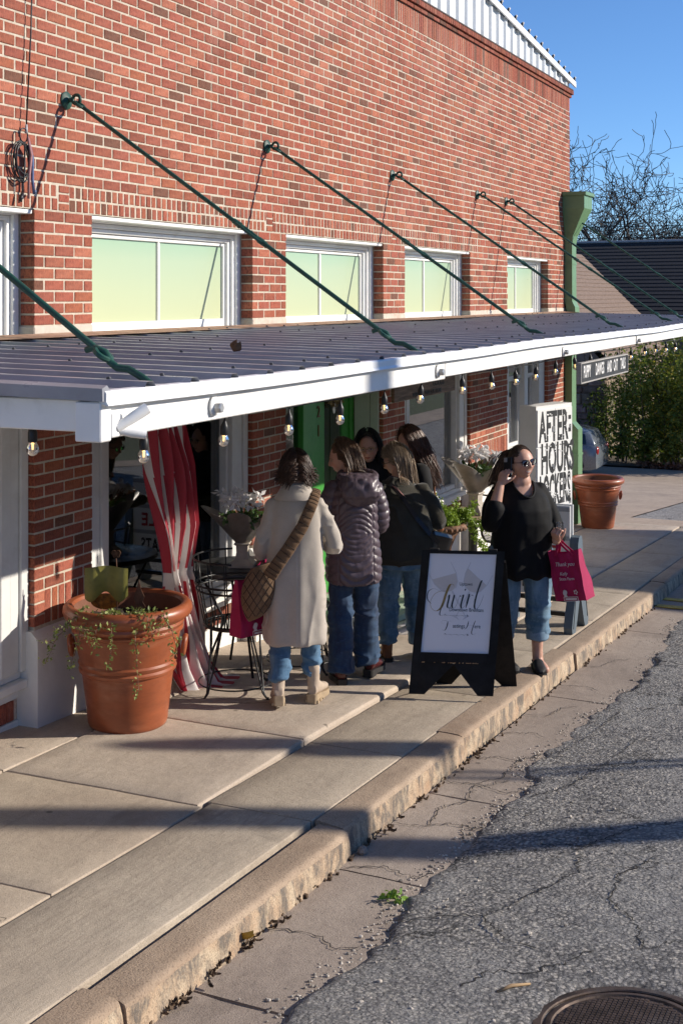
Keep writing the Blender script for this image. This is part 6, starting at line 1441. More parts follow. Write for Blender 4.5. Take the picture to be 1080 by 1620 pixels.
class Fig:
    def __init__(s, label, x, y, phi, z=None, tilt=(0, 0), k=1.0):
        s.z = gz(x, .004) if z is None else z; s.root = thing('person', label, 'person', (x, y, s.z))
        s.M = T(x, y, s.z) @ Rz(math.radians(phi-90)) @ Matrix.Rotation(math.radians(tilt[0]), 4, 'X') @ Matrix.Rotation(math.radians(tilt[1]), 4, 'Y') @ Matrix.Diagonal((k, k, k, 1))
    def out(s, name, V, F, mt, parent=None, tone=None, smooth=True, world=False, kind=None):
        par = parent or s.root; A = np.array(s.M); V = np.asarray(V, float); Wv = V if world else V @ A[:3, :3].T + A[:3, 3]
        Wv = Wv - np.array(root_loc(par)); me = bpy.data.meshes.new(name); me.from_pydata(Wv.tolist(), [], F)
        for m_ in (mt if isinstance(mt, list) else [mt]): me.materials.append(m_)
        if tone is not None:
            a = me.color_attributes.new('tone', 'FLOAT_COLOR', 'POINT'); a.data.foreach_set('color', np.concatenate([tone, np.ones((len(V), 1))], 1).astype(np.float32).ravel())
        if smooth: me.polygons.foreach_set('use_smooth', [True]*len(F))
        me.update(); o = bpy.data.objects.new(name, me); COL.objects.link(o); o.parent = par
        if kind: o['kind'] = kind
        return o
    def rm(s, name, mb, mt, voxel=.009, it=4, disp=None, parent=None):
        V, F, Nn = remesh(mb, voxel, it)
        if disp is not None: V = V + Nn*disp(V, Nn)[:, None]
        return s.out(name, V, F, mt, parent)
    def mb(s, name, mb, mt, parent=None, smooth=True, kind=None): return s.out(name, mb.v, mb.f, mt, parent, smooth=smooth, kind=kind)
def limb(q, pts, rr, n=16, sub=5, end=True):
    """smooth tapered limb through the joints"""
    P = [Vector(p) for p in pts]; path, rad = [], []
    for i in range(len(P)-1):
        p0, p1, p2, p3 = P[max(i-1, 0)], P[i], P[i+1], P[min(i+2, len(P)-1)]
        for k in range(sub):
            t = k/sub; path.append(.5*((2*p1) + (p2-p0)*t + (2*p0-5*p1+4*p2-p3)*t*t + (3*p1-p0-3*p2+p3)*t**3)); rad.append(rr[i]*(1-t)+rr[i+1]*t)
    path.append(P[-1]); rad.append(rr[-1]); q.tube(path, rad, n); q.sphere(path[0], rad[0], n, 8)
    if end: q.sphere(path[-1], rad[-1], n, 8)
    return q
def rings(q, rs, n=40, pw=2.3):
    """torso from super-elliptical rings: z, cx, cy, rx, ry"""
    out = []
    for z, cx, cy, rx, ry in rs:
        r = []
        for k in range(n):
            a = 2*math.pi*k/n; c_, s_ = math.cos(a), math.sin(a); r.append((cx + rx*math.copysign(abs(c_)**(2/pw), c_), cy + ry*math.copysign(abs(s_)**(2/pw), s_), z))
        out.append(r)
    q.loft(out); return q
def folds(seed, a1=.006, s1=(9, 9, 2.2), a2=.0025, s2=(26, 26, 14)):
    return lambda V, Nn: vnoise(V*np.array(s1), 1, seed)*a1 + vnoise(V*np.array(s2), 1, seed+7)*a2
def head_geo(fw=1.0, smile=0.0, brow=(.25,.18,.15), lips=(.95,.52,.52), lid=1.0):
    nu, nv = 96, 84; U_ = np.linspace(0, 2*np.pi, nu, endpoint=False); Vv = np.linspace(-np.pi/2, np.pi/2, nv); th, ph = np.meshgrid(U_, Vv, indexing='ij')
    nx, ny, nz = np.cos(ph)*np.cos(th), np.cos(ph)*np.sin(th), np.sin(ph)
    x, y, z = .0765*fw*nx, .094*ny, .116*nz
    lo = np.clip(-nz, 0, 1); x = x*(1-.30*lo**1.4); y = np.where(ny > 0, y*(1-.06*lo), y*(1-.42*lo**1.2)); z = np.where((ny < .2) & (nz < 0), z*.88, z)
    up = np.clip(nz, 0, 1); y = np.where(ny > 0, y*(1-.06*up), y*(1+.04*up))
    f = np.clip(ny*1.6, 0, 1)
    g = lambda cx, cz, sx, sz: np.exp(-((x-cx)/sx)**2 - ((z-cz)/sz)**2)
    ns = np.where(z > -.018, .030, .010); nose = np.exp(-(x/(.0085+.004*np.clip(-(z+.0)/.02, 0, 1)))**2 - ((z+.020)/ns)**2)
    d = .021*nose + .004*g(.014, -.024, .008, .009) + .004*g(-.014, -.024, .008, .009)
    d = d - .0075*(g(.031, .012, .016, .011) + g(-.031, .012, .016, .011)) + .0035*(g(.03, .030, .026, .008) + g(-.03, .030, .026, .008)) + .004*(g(.03, .0105, .0105, .0065) + g(-.03, .0105, .0105, .0065))
    d = d + .0045*(g(.043, -.022, .020, .018) + g(-.043, -.022, .020, .018))*(1+smile) + (1-.7*smile)*(.006*g(0, -.053, .022, .006) + .0065*g(0, -.062, .018, .0055)) - .005*g(0, -.0575, .024, .0028)*(1-.6*smile) + .0085*g(0, -.090, .019, .014) - .002*g(0, -.073, .02, .005)
    y = y + d*f
    V = np.stack([x, y, z], -1).reshape(-1, 3); tone = np.ones_like(V)
    X, Z = V[:, 0], V[:, 2]; fr = (V[:, 1] > .03)
    def paint(mask, c, a=1.0):
        for i in range(3): tone[:, i] = np.where(mask & fr, tone[:, i]*(1-a) + c[i]*a, tone[:, i])
    mz = Z + .0575 - smile*12*X**2
    paint((abs(mz + .002) < .0088*(1-(X/(.029+.004*smile))**2)) & (abs(X) < (.024+.008*smile)), lips)
    if smile: paint((abs(mz) < .0046*(1-(X/.027)**2)) & (abs(X) < .025), (1.30, 1.95, 2.4))
    else: paint((abs(mz) < .0016) & (abs(X) < .022), (.35, .2, .2))
    for s_ in (-1, 1):
        ex = X - s_*.031; ez = Z - .0105
        paint(((ex/.0155)**2 + (ez/.0078)**2 < 1), (.45, .35, .33)); paint(((ex/.0130)**2 + (ez/(.0052*lid))**2 < 1), (1.25, 1.7, 2.0)); paint(((ex/.0055)**2 + (ez/.0055)**2 < 1) & (abs(ez) < .005*lid), (.10, .10, .10))
        paint((abs(ez - .0175 + 3.5*(ex+s_*.002)**2*8) < .0030) & (abs(ex) < .020), brow, .85)
        paint(((X - s_*.042)**2/.018**2 + (Z+.022)**2/.016**2 < 1), (1.06, .86, .84), .6)
    F = []
    for i in range(nu):
        j = (i+1) % nu
        for k in range(nv-1): F.append((i*nv+k, j*nv+k, j*nv+k+1, i*nv+k+1))
    return V, F, tone
def hand_mb(M4, curl, thumb=(.55, .35), sc=.94, spread=1.0):
    """palm and five separate fingers; y along the fingers, x to the thumb, -z is the palm side"""
    q = MB(); w = lambda *p: M4 @ (Vector(p)*sc)
    rr = []
    for y, rx, rz, cx in ((-.03, .024, .018, 0), (0, .027, .019, 0), (.02, .034, .019, .002), (.05, .041, .017, .001), (.078, .041, .014, 0), (.090, .036, .010, -.001)):
        rr.append([w(cx + rx*math.cos(a), y, rz*math.sin(a)*.9) for a in [2*math.pi*k/16 for k in range(16)]])
    q.loft(rr)
    for fi, (bx, by, L) in enumerate(((.030, .084, (.041, .026, .021)), (.010, .089, (.045, .029, .022)), (-.011, .085, (.042, .027, .022)), (-.030, .076, (.033, .021, .019)))):
        c_ = curl[fi]; ang = 0; p = Vector((bx, by-.014, 0)); pts = [p.copy()]; fan = bx*2.2*spread
        for j, l in enumerate((.014,) + L):
            if j > 0: ang += c_*(1.0, 1.15, .75)[j-1]
            p = p + Vector((math.sin(fan)*math.cos(ang)*l*(.8 if j else .3), math.cos(ang)*l, -math.sin(ang)*l)); pts.append(p.copy())
        q.tube([w(*p_) for p_ in pts], [.0098*sc, .0092*sc, .0084*sc, .0078*sc, .0062*sc], 10); q.sphere(w(*pts[-1]), .0064*sc, 10, 6)
        for p_, r_ in zip(pts[1:-1], (.0098, .0089, .0081)): q.sphere(w(*p_), r_*sc, 10, 6)
    a, b_ = thumb; p0 = Vector((.024, .018, -.006)); d1 = Vector((math.sin(a), math.cos(a), -.35*b_*2)).normalized(); d2 = (d1 + Vector((-.25*b_, .25, -.55*b_))).normalized(); d3 = (d2 + Vector((-.35*b_, .2, -.35*b_))).normalized()
    pts = [p0, p0+d1*.040, p0+d1*.040+d2*.032, p0+d1*.040+d2*.032+d3*.026]; q.tube([w(*p_) for p_ in pts], [.0135*sc, .0112*sc, .0098*sc, .0075*sc], 10)
    for p_, r_ in zip(pts, (.0135, .0115, .0100, .0078)): q.sphere(w(*p_), r_*sc, 10, 6)
    return q
def strands(headM, n, length, seed, cols, part=0.0, r=.0075, wave=0.0, grav=1.0, bodies=(), region=None, wind=(0, 0, 0), start_up=.0, lmin=.8, steps=None, lay=.012, keepface=True, tuck=False):
    """locks that leave the scalp, follow the skull and fall over neck and shoulders"""
    rnd = random.Random(seed); q = MB(); Hi = headM.inverted(); E = Vector((.080, .099, .120)); Wd = Vector(wind)
    for k in range(n):
        for _ in range(60):
            d = Vector((rnd.gauss(0, 1), rnd.gauss(-.25, 1), rnd.gauss(.45, .8))).normalized()
            hair_line = d.y < .52 - .0*d.z and (d.z > -.12 or d.y < -.15) and not (d.y > .30 and d.z < .42) and not (d.y > .1 and d.z < .05) and d.z > -.42
            if hair_line and (region is None or region(d)): break
        ly = 1.0 + rnd.uniform(.0, 1.0)*lay/.08; p = Vector((d.x*E.x, d.y*E.y, d.z*E.z))*ly
        side = 1 if d.x > part else -1
        v = Vector((side*.75, -.35, -.25 + start_up)); v = (v - d*v.dot(d)).normalized()
        L = length*rnd.uniform(lmin, 1.08); ds = .022; m = max(4, int(L/ds)); pts = [headM @ p]; phs = rnd.uniform(0, 6.3); G = headM.to_3x3().inverted() @ Vector((Wd.x, Wd.y, -grav + Wd.z))
        wp = pts[0]; wd = headM.to_3x3() @ v
        for i in range(m):
            wd = (wd*.62 + (Vector((0, 0, -grav)) + Wd)*.40 + Vector((rnd.gauss(0, .05), rnd.gauss(0, .05), 0)) + (headM.to_3x3() @ Vector((math.cos(phs+i*.9), math.sin(phs+i*.9), 0)))*wave).normalized()
            wp = wp + wd*ds; lp = Hi @ wp; e = Vector((lp.x/E.x, lp.y/E.y, lp.z/E.z)); le = e.length
            if le < ly: lp = Vector((lp.x, lp.y, lp.z))*(ly/max(le, 1e-6)); 
            if keepface and lp.y > .045 and -.11 < lp.z < .055 and abs(lp.x) < .066: lp.x = math.copysign(.066, lp.x if abs(lp.x) > 1e-4 else side)
            if tuck and lp.y > -.022 and -.135 < lp.z < .055: lp.y = -.022
            wp = headM @ lp
            for c_, rad in bodies:
                dv = wp - Vector(c_)
                if dv.length < rad: wp = Vector(c_) + dv.normalized()*rad
            pts.append(wp.copy())
        rad = [r*(.55 + .45*min(1, i/3))*(1-.78*(i/m)**2.2) for i in range(m+1)]
        q.tube(pts, rad, 4, squash=.5)
    return q
def cap_mb(headM, grow=1.05, region=lambda d: True):
    """the dense under-layer of hair"""
    q = MB(); E = Vector((.0790, .0975, .1185))*grow; nu, nv = 88, 56; idx = {}
    for i in range(nu):
        for k in range(nv+1):
            a, ph = 2*math.pi*i/nu, -math.pi/2 + math.pi*k/nv; d = Vector((math.cos(ph)*math.cos(a), math.cos(ph)*math.sin(a), math.sin(ph)))
            if d.z < 0: d2 = Vector((d.x*(1-.2*-d.z), d.y, d.z*.85))
            else: d2 = d
            idx[(i, k)] = len(q.v); q.v.append(tuple(headM @ Vector((d2.x*E.x, d2.y*E.y, d2.z*E.z))))
    for i in range(nu):
        for k in range(nv):
            a, ph = 2*math.pi*(i+.5)/nu, -math.pi/2 + math.pi*(k+.5)/nv; d = Vector((math.cos(ph)*math.cos(a), math.cos(ph)*math.sin(a), math.sin(ph)))
            ok = d.y < .50 and not (d.y > .28 and d.z < .45) and not (d.y > .0 and d.z < .08) and d.z > -.55
            if ok and region(d):
                j = (i+1) % nu; q.f.append((idx[(i, k)], idx[(j, k)], idx[(j, k+1)], idx[(i, k+1)])); q.mi.append(0); q.t.append((1, 1, 1))
    return q
def headM_of(c, yaw=0, pitch=0, roll=0): return T(*c) @ Rz(math.radians(yaw)) @ Matrix.Rotation(math.radians(pitch), 4, 'X') @ Matrix.Rotation(math.radians(roll), 4, 'Y')
def body(fig, headM, neck, arms=(), hands=(), legs=(), hkw={}, neck_r=.054):
    """one mesh: head with face, neck, forearms, hands and whatever skin shows"""
    V, F, tn = head_geo(**hkw); V = np.array([headM @ Vector(p) for p in V]); Vs, Fs, Ts = [V], list(F), [tn]; off = len(V)
    def addm(q, vx, it, tone=(1, 1, 1)):
        nonlocal off
        v, f, _ = remesh(q, vx, it); Vs.append(v); Fs.extend([tuple(i+off for i in ff) for ff in f]); Ts.append(np.tile(tone, (len(v), 1))); off += len(v)
    hc = headM @ Vector((0, -.015, -.03)); q = MB(); limb(q, [neck, Vector(neck).lerp(hc, .5), hc], [neck_r*1.25, neck_r, neck_r*.98])
    rings(q, [(neck[2]-.10, neck[0], neck[1]+.02, .125, .078), (neck[2]-.05, neck[0], neck[1]+.01, .110, .066), (neck[2]-.01, neck[0], neck[1], .08, .06)])
    for s_ in (-1, 1):
        e0 = headM @ Vector((s_*.0745, -.012, -.006)); er = headM.to_3x3()
        vs = MB().sphere((0, 0, 0), 1, 10, 8); q.add([e0 + er @ Vector((p[0]*.010 + s_*.004, p[1]*.018, p[2]*.031)) for p in vs.v], vs.f)
    rings(q, [(neck[2]-.42, neck[0]*.3, neck[1]*.2, .12, .07), (neck[2]-.25, neck[0]*.6, neck[1]*.55, .12, .07), (neck[2]-.08, neck[0]*.9, neck[1]*.9+.01, .13, .07)])
    for pts, rr in arms:
        s_ = 1 if pts[0][0] > 0 else -1; limb(q, [(neck[0]*.8, neck[1]*.8, neck[2]-.10), (neck[0]*.8 + s_*.155, neck[1]*.8 - .005, neck[2]-.075)] + list(pts), [.045, .030] + list(rr))
    for pts, rr in legs: limb(q, pts, rr)
    if legs:
        for s_ in (-1, 1): limb(q, [(0, 0, neck[2]-.35), (s_*.09, 0, .80), (s_*.116, .03, .50), (s_*.117, 0, .25)], [.08, .08, .055, .045])
    addm(q, .0075, 3)
    for h in hands: addm(h, .0035, 2, (1.02, .97, .95))
    fig.body = fig.out('body', np.concatenate(Vs), Fs, M_SKIN, None, np.concatenate(Ts)); return fig.body
def boot(M4, L=.27, w=.046, shaft=.16, sole=.03, heel=.0, lug=True):
    """upper, sole meshes; origin under the heel, y forward"""
    up, so = MB(), MB(); W_ = lambda p: M4 @ Vector(p)
    def sec(y, wd, z0, z1, n=18): return [W_((wd*math.copysign(abs(math.cos(a))**.8, math.cos(a)), y, z0 + (z1-z0)*(.5+.5*math.sin(a)))) for a in [2*math.pi*k/n for k in range(n)]]
    z = sole + heel; t = [(.0, .030, z, z+.075), (.02, .034, z, z+.105), (.06, .036, z*.95, z+.10), (.11, .040, z*.8, z+.078), (.17, w, sole, sole+.058), (.215, w*.96, sole, sole+.048), (L-.02, w*.74, sole+.002, sole+.036), (L, w*.4, sole+.008, sole+.022)]
    up.loft([sec(*s_) for s_ in t])
    if shaft: limb(up, [W_((0, .035, z+.06)), W_((0, .035, z+shaft*.6)), W_((0, .030, z+shaft))], [.040, .041, .045])
    def flat(y, wd, z0, z1): return [W_((-wd, y, z0)), W_((wd, y, z0)), W_((wd, y, z1)), W_((-wd, y, z1))]
    so.loft([flat(-.012, .026, 0, z+.012), flat(.0, .036, 0, z+.012), flat(.07, .038, 0, z+.008), flat(.075, .038, .006 + heel*.6, z+.006), flat(.16, w+.004, .004, sole+.006), flat(.225, w+.002, 0, sole+.004), flat(L, w*.66, .006, sole+.006), flat(L+.010, w*.35, .012, sole+.006)])
    if lug:
        for k in range(5):
            y = .0 + k*.055
            for s_ in (-1, 1): so.add([W_(p) for p in [(s_*.030, y, .0), (s_*.044, y, .0), (s_*.044, y+.03, .0), (s_*.030, y+.03, .0), (s_*.030, y, .020), (s_*.043, y, .020), (s_*.043, y+.03, .020), (s_*.030, y+.03, .020)]], [(0,3,2,1),(4,5,6,7),(0,1,5,4),(1,2,6,5),(2,3,7,6),(3,0,4,7)])
    return up, so
def jeans(fig, mt, legs, hips, seed, voxel=.009, cuff=None, amp=.005):
    q = MB()
    for pts, rr in legs: limb(q, pts, rr, end=False)
    zl = min(p[0][-1][2] for p in legs); rings(q, hips)
    def fl_(V, Nn):
        z = V[:, 2]; rg = 1-np.abs(vnoise(V*np.array([6, 6, 15]), 1, seed)); rg2 = 1-np.abs(vnoise(V*np.array([11, 11, 26]), 1, seed+3)); k = .35 + .9*np.exp(-((z-.46)/.10)**2) + 1.0*np.exp(-((z-zl-.05)/.09)**2) + .5*np.exp(-((z-.74)/.08)**2)
        return (rg**4*amp*1.5 + rg2**5*amp*.8 - amp*.6)*np.minimum(k, 1.3) + vnoise(V*np.array([7, 7, 4]), 1, seed+5)*amp*.7
    return fig.rm('jeans', q, mt, voxel, 4, fl_)
# ------------------------------------------------------------------ woman in the long oatmeal coat
M_COAT = knit('oatmeal_wool', (.43,.385,.335), (.51,.46,.40), fine=420, sheen=.4, bst=.2); M_DENM = denim('mid_blue_denim', (.04,.115,.215), (.13,.25,.39)); M_DEND = denim('dark_blue_denim', (.006,.022,.065), (.022,.07,.15)); M_DENL = denim('washed_blue_denim', (.055,.135,.22), (.21,.34,.46))
M_HBR = hair_mat('dark_brown_hair', (.018,.008,.005), (.045,.020,.012), (.085,.042,.026)); M_SUEDE = mat('beige_suede', (.47,.375,.29), .85, vs=20, var=.08, bmp=.15, bs=90); M_SOLEB = mat('tan_rubber_sole', (.40,.30,.19), .7, vs=20)
P1 = Fig('woman seen from behind in a long oatmeal coat and beige boots', 7.19, 3.50, 27, z=gz(7.19, .028), k=.955)
hM = headM_of((-.0, .02, 1.500), yaw=6, pitch=-10)
handL = hand_mb(frame((-.125, .285, 1.0), (0, 0, 1), (.35, .9, .1)), (.7, .75, .8, .85)); handR = hand_mb(frame((.145, .29, 1.03), (0, 0, 1), (-.35, .9, .15)), (.7, .75, .8, .85))
body(P1, hM, (0, -.005, 1.36), arms=[([(-.215, .03, 1.02), (-.13, .26, 1.0)], [.035, .026]), ([(.245, .03, 1.03), (.15, .27, 1.03)], [.035, .026])], hands=[handL, handR])
q = MB(); rings(q, [(.415, .0, .0, .192, .155), (.44, .0, .0, .197, .160), (.60, 0, 0, .196, .155), (.80, 0, .0, .188, .145), (.95, 0, .0, .178, .135), (1.08, 0, .0, .172, .125), (1.20, 0, 0, .174, .118), (1.28, 0, .0, .166, .104), (1.335, 0, -.005, .128, .086), (1.372, 0, -.005, .095, .075), (1.395, 0, 0, .062, .062)], pw=2.5)
limb(q, [(-.142, -.005, 1.290), (-.188, -.02, 1.15), (-.220, -.0, 1.02), (-.19, .14, .985), (-.125, .25, 1.0)], [.054, .052, .054, .050, .044]); limb(q, [(.142, -.005, 1.290), (.208, -.02, 1.17), (.256, .0, 1.035), (.22, .15, 1.01), (.15, .26, 1.03)], [.054, .052, .054, .050, .044])
def coat_d(V, Nn):
    th = np.arctan2(V[:, 1], V[:, 0]); low = np.clip((1.18-V[:, 2])/.6, 0, 1); d = .014*low*np.sin(th*7 + vnoise(V*np.array([2, 2, 1.2]), 1, 3)*2.2)*(.5+.5*vnoise(V*np.array([3, 3, .8]), 1, 9))
    d += vnoise(V*np.array([9, 9, 4]), 1, 5)*.0065 + vnoise(V*np.array([20, 20, 5]), 1, 15)*.0025 + vnoise(V*np.array([30, 30, 18]), 1, 6)*.0012
    arm = np.clip((np.abs(V[:, 0])-.15)/.04, 0, 1); d += arm*((1-np.abs(vnoise(V*np.array([9, 9, 16]), 1, 25)))**4*.013 - .004); d += (1-np.abs(vnoise(V*np.array([7, 7, 1.3]), 1, 35)))**6*.011*low
    back = (np.abs(V[:, 0] - .012) < .006) & (V[:, 1] < -.05) & (V[:, 2] < 1.2); d -= .0035*back
    return d
P1.rm('coat', q, M_COAT, .0085, 5, coat_d)
q = MB(); rr = []
for z, rx, ry, cy in ((1.335, .138, .104, -.014), (1.342, .140, .106, -.014), (1.385, .110, .090, -.010), (1.432, .083, .075, -.006), (1.440, .076, .069, -.004), (1.40, .070, .064, 0), (1.37, .066, .06, 0)):
    rr.append([(rx*math.cos(a), cy + ry*math.sin(a), z - .02*max(0, math.sin(a))) for a in [2*math.pi*k/36 for k in range(36)]])
q.loft(rr, cap=False); P1.mb('collar', q, M_COAT)
jeans(P1, M_DENM, [([(-.085, .0, .80), (-.10, -.03, .46), (-.105, -.085, .26), (-.107, -.10, .20)], [.095, .070, .062, .062]), ([(.085, .0, .80), (.10, .05, .46), (.105, .085, .25), (.106, .085, .175)], [.095, .072, .062, .062])], [(.76, 0, 0, .17, .12), (.90, 0, 0, .165, .12)], 21, amp=.011)
for M4 in (T(-.108, -.155, .045) @ Rz(.06) @ Matrix.Rotation(math.radians(-15), 4, 'X'), T(.105, .03, .0) @ Rz(-.34)):
    u_, s_ = boot(M4, shaft=.175, sole=.035, heel=.012); b_ = P1.rm('boot', u_, M_SUEDE, .006, 3, folds(4, .001, (20, 20, 20))); P1.mb('sole', s_, M_SOLEB, parent=b_, smooth=False)
hs_ = P1.mb('hair', cap_mb(hM, 1.13), M_HBR)
q = strands(hM, 2300, .105, 5, None, part=.01, r=.0036, wave=.06, lay=.030, lmin=.5, start_up=.35, grav=.75); P1.mb('hair_lock', q, M_HBR, parent=hs_, kind='stuff')
# brown quilted bag slung across the back
M_QBAG = knit('brown_quilted_cloth', (.14,.085,.05), (.20,.125,.075), fine=200, sheen=.1); M_QLINE = mat('dark_quilting', (.03,.02,.015), .9)
def on_fig(f, p): return f.M @ Vector(p)
qb = thing('crossbody_bag', 'brown quilted crossbody bag on a wide ruched strap across the coat back', 'bag', tuple(on_fig(P1, (-.2, -.14, .85))))
path = [(.135, .02, 1.382), (.125, -.06, 1.365), (.10, -.118, 1.31), (.04, -.150, 1.18), (-.05, -.172, 1.04), (-.13, -.180, .93), (-.175, -.170, .86)]; pp = []
for i in range(len(path)-1):
    for k in range(9): pp.append(Vector(path[i]).lerp(Vector(path[i+1]), k/9))
q = MB(); rg = []
for i, p in enumerate(pp):
    t = (pp[min(i+1, len(pp)-1)] - pp[max(i-1, 0)]).normalized(); nrm = Vector((0, -1, .15)); nrm = (nrm - t*nrm.dot(t)).normalized(); sd = t.cross(nrm); w_ = .030 + .016*i/len(pp); ru = .0045*math.sin(i*2.1) + .002*math.sin(i*5.3)
    rg.append([on_fig(P1, p + sd*(w_*math.cos(a)) + nrm*((.010+ru)*math.sin(a) + .004)) for a in [2*math.pi*k/14 for k in range(14)]])
q.loft(rg); st_ = q.build('strap', M_QBAG, qb, smooth=True)
q = MB(); bc = Vector((-.225, -.125, .80)); rg = []
for i in range(13):
    v_ = i/12; zz = .13 - .34*v_; rx = .115*math.sin(math.pi*(.12+.80*v_))**.6; rg.append([on_fig(P1, bc + Vector((rx*math.cos(a)*.95 - .03*v_, .050*math.sin(a)*math.sin(math.pi*(.15+.75*v_))**.5 + .02*v_, zz + .02*math.cos(a)))) for a in [2*math.pi*k/28 for k in range(28)]])
q.loft(rg); q.build('pouch', M_QBAG, qb, smooth=True)
q = MB()
for k in range(-4, 5):
    for s_ in (-1, 1):
        ln = []
        for i in range(12):
            v_ = .06 + .88*i/11; rx = .115*math.sin(math.pi*(.12+.80*v_))**.6; a_x = k*.05 + s_*(v_-.5)*.22
            if abs(a_x) > .98*rx: continue
            dep = math.sqrt(max(0, 1-(a_x/(rx*.95+1e-6))**2))*.050*math.sin(math.pi*(.15+.75*v_))**.5
            ln.append(on_fig(P1, bc + Vector((a_x - .03*v_, -dep - .001 + .02*v_, .13 - .34*v_ + .02*a_x/max(rx, .01)))))
        if len(ln) > 2: q.tube(ln, .0022, 4)
for i in range(2, len(pp), 3):
    t = (pp[min(i+1, len(pp)-1)] - pp[max(i-1, 0)]).normalized(); nrm = Vector((0, -1, .15)); nrm = (nrm - t*nrm.dot(t)).normalized(); sd = t.cross(nrm); w_ = .030 + .016*i/len(pp)
    q.tube([on_fig(P1, pp[i] + sd*w_*u_ + nrm*(.0135*math.sqrt(max(0, 1-u_*u_)) + .002)) for u_ in (-.95, -.5, 0, .5, .95)], .0018, 4)
q.build('quilting', M_QLINE, qb)['kind'] = 'stuff'
# ------------------------------------------------------------------ tote bags
M_TOTE = knit('magenta_nonwoven', (.36,.012,.075), (.44,.02,.105), fine=260, sheen=.2, rough=.6); M_TOTEP = mat('white_bag_print', (.80,.72,.75), .7)
def tote(label, c, xd, down, w=.30, h=.36, dp=.11, seed=1, text=True, grip=None):
    xd = Vector(xd).normalized(); dn = Vector(down).normalized(); dn = (dn - xd*dn.dot(xd)).normalized(); nn = xd.cross(-dn); c = Vector(c); rnd = random.Random(seed)
    t = thing('tote_bag', label, 'bag', tuple(c), 'magenta tote bags')
    q = MB(); n, m = 16, 16; rg = []
    for j in range(m+1):
        v_ = j/m; bul = .35 + .65*min(1, v_*1.4); row = []
        per = [(-1, -1), (1, -1), (1, 1), (-1, 1)]
        for s_ in range(4):
            a, b_ = per[s_], per[(s_+1) % 4]
            for k in range(n):
                u_ = k/n; px = a[0]*(1-u_)+b_[0]*u_; py = a[1]*(1-u_)+b_[1]*u_
                wr = .006*math.sin(px*5 + v_*7 + seed)*math.sin(v_*5+py) + .004*math.sin(px*11 - v_*9)
                row.append(c + xd*(px*w/2*(1 + .04*v_)) + dn*(v_*h + .010*(1-v_)*math.cos(px*2.6)) + nn*(py*dp/2*bul*(1 - .10*(1-abs(px))*(1-v_)*3*(.3)) + wr))
        rg.append(row)
    q.loft(rg, cap=False); L = 4*n; q.f.append(tuple(len(q.v)-L+k for k in range(L))); q.mi.append(0); q.t.append((1, 1, 1)); b = q.build('bag_body', M_TOTE, t, smooth='auto')
    g = Vector(grip) if grip is not None else c - dn*.20
    for s_ in (-1, 1):
        q = MB(); A = c + xd*(-.075) + nn*(s_*dp*.18) + dn*.03; B = c + xd*.075 + nn*(s_*dp*.18) + dn*.03; pts = []
        for i in range(21):
            u_ = i/20; p1, p2 = A.lerp(g + nn*s_*.012, u_), (g + nn*s_*.012).lerp(B, u_); k_ = 4*u_*(1-u_); pts.append(A.lerp(B, u_)*(1-k_) + (g + nn*s_*.012)*k_)
        rg = [[p + nn*(s_*.001) - xd*.011 + nn*0, p + xd*.011, p + xd*.011 + nn*s_*.003, p - xd*.011 + nn*s_*.003] for p in pts]; q.loft(rg); q.build('handle', M_TOTE, t, smooth='auto')
    if text:
        sg = 1 if nn.dot(Vector((0, 0, H)) - c) > 0 else -1
        F_ = lambda u_, v_: frame(c + xd*(u_*sg) + dn*v_ + nn*sg*(dp/2*(.35+.65*min(1, v_/h*1.4)) + .0085), xd*sg, -dn)
        for tx, u_, v_, s_, sh in (('Thank you', 0, .085, .040, .45), ('Kelly', -.02, .150, .034, .45), ('State Farm', .005, .185, .030, 0)): text_obj('print', tx, F_(u_*1, v_), s_, M_TOTEP, b, .0006, shear=sh, font_scale=.95)
        q = MB(); fm = F_(-.03, .280); q.add([fm @ Vector((.018*math.cos(a)*(1+.2*math.sin(2*a)), .021*math.sin(a), 0)) for a in [2*math.pi*k/14 for k in range(14)]], [tuple(range(14))]); q.add([fm @ Vector(p) for p in ((-.010, -.018, .0005), (.012, -.018, .0005), (.016, -.032, .0005), (-.016, -.032, .0005))], [(0, 1, 2, 3)])
        fm = F_(.06, .278)
        for a in range(5): q.add([fm @ Vector((.012*math.cos(a*1.26)+u_, .012*math.sin(a*1.26)+w_, 0)) for u_, w_ in ((-.006, -.004), (.006, -.004), (.004, .006), (-.004, .006))], [(0, 1, 2, 3)])
        fm = F_(.01, .325)
        for (u0, u1, v0, v1) in ((-.06, .06, .012, .016), (-.06, .06, -.016, -.012), (-.06, -.056, -.012, .012), (.056, .06, -.012, .012), (-.048, .048, -.006, .006)): q.add([fm @ Vector(p) for p in ((u0, v0, 0), (u1, v0, 0), (u1, v1, 0), (u0, v1, 0))], [(0, 1, 2, 3)])
        q.build('print', M_TOTEP, b)
    return t
gp = on_fig(P1, (-.14, .20, .985))
tote('magenta tote bag hanging half behind the woman in the oatmeal coat', on_fig(P1, (-.28, .10, .80)), P1.M.to_3x3() @ Vector((.75, .66, 0)), (0, .0, -1), w=.27, h=.34, seed=3, grip=gp)
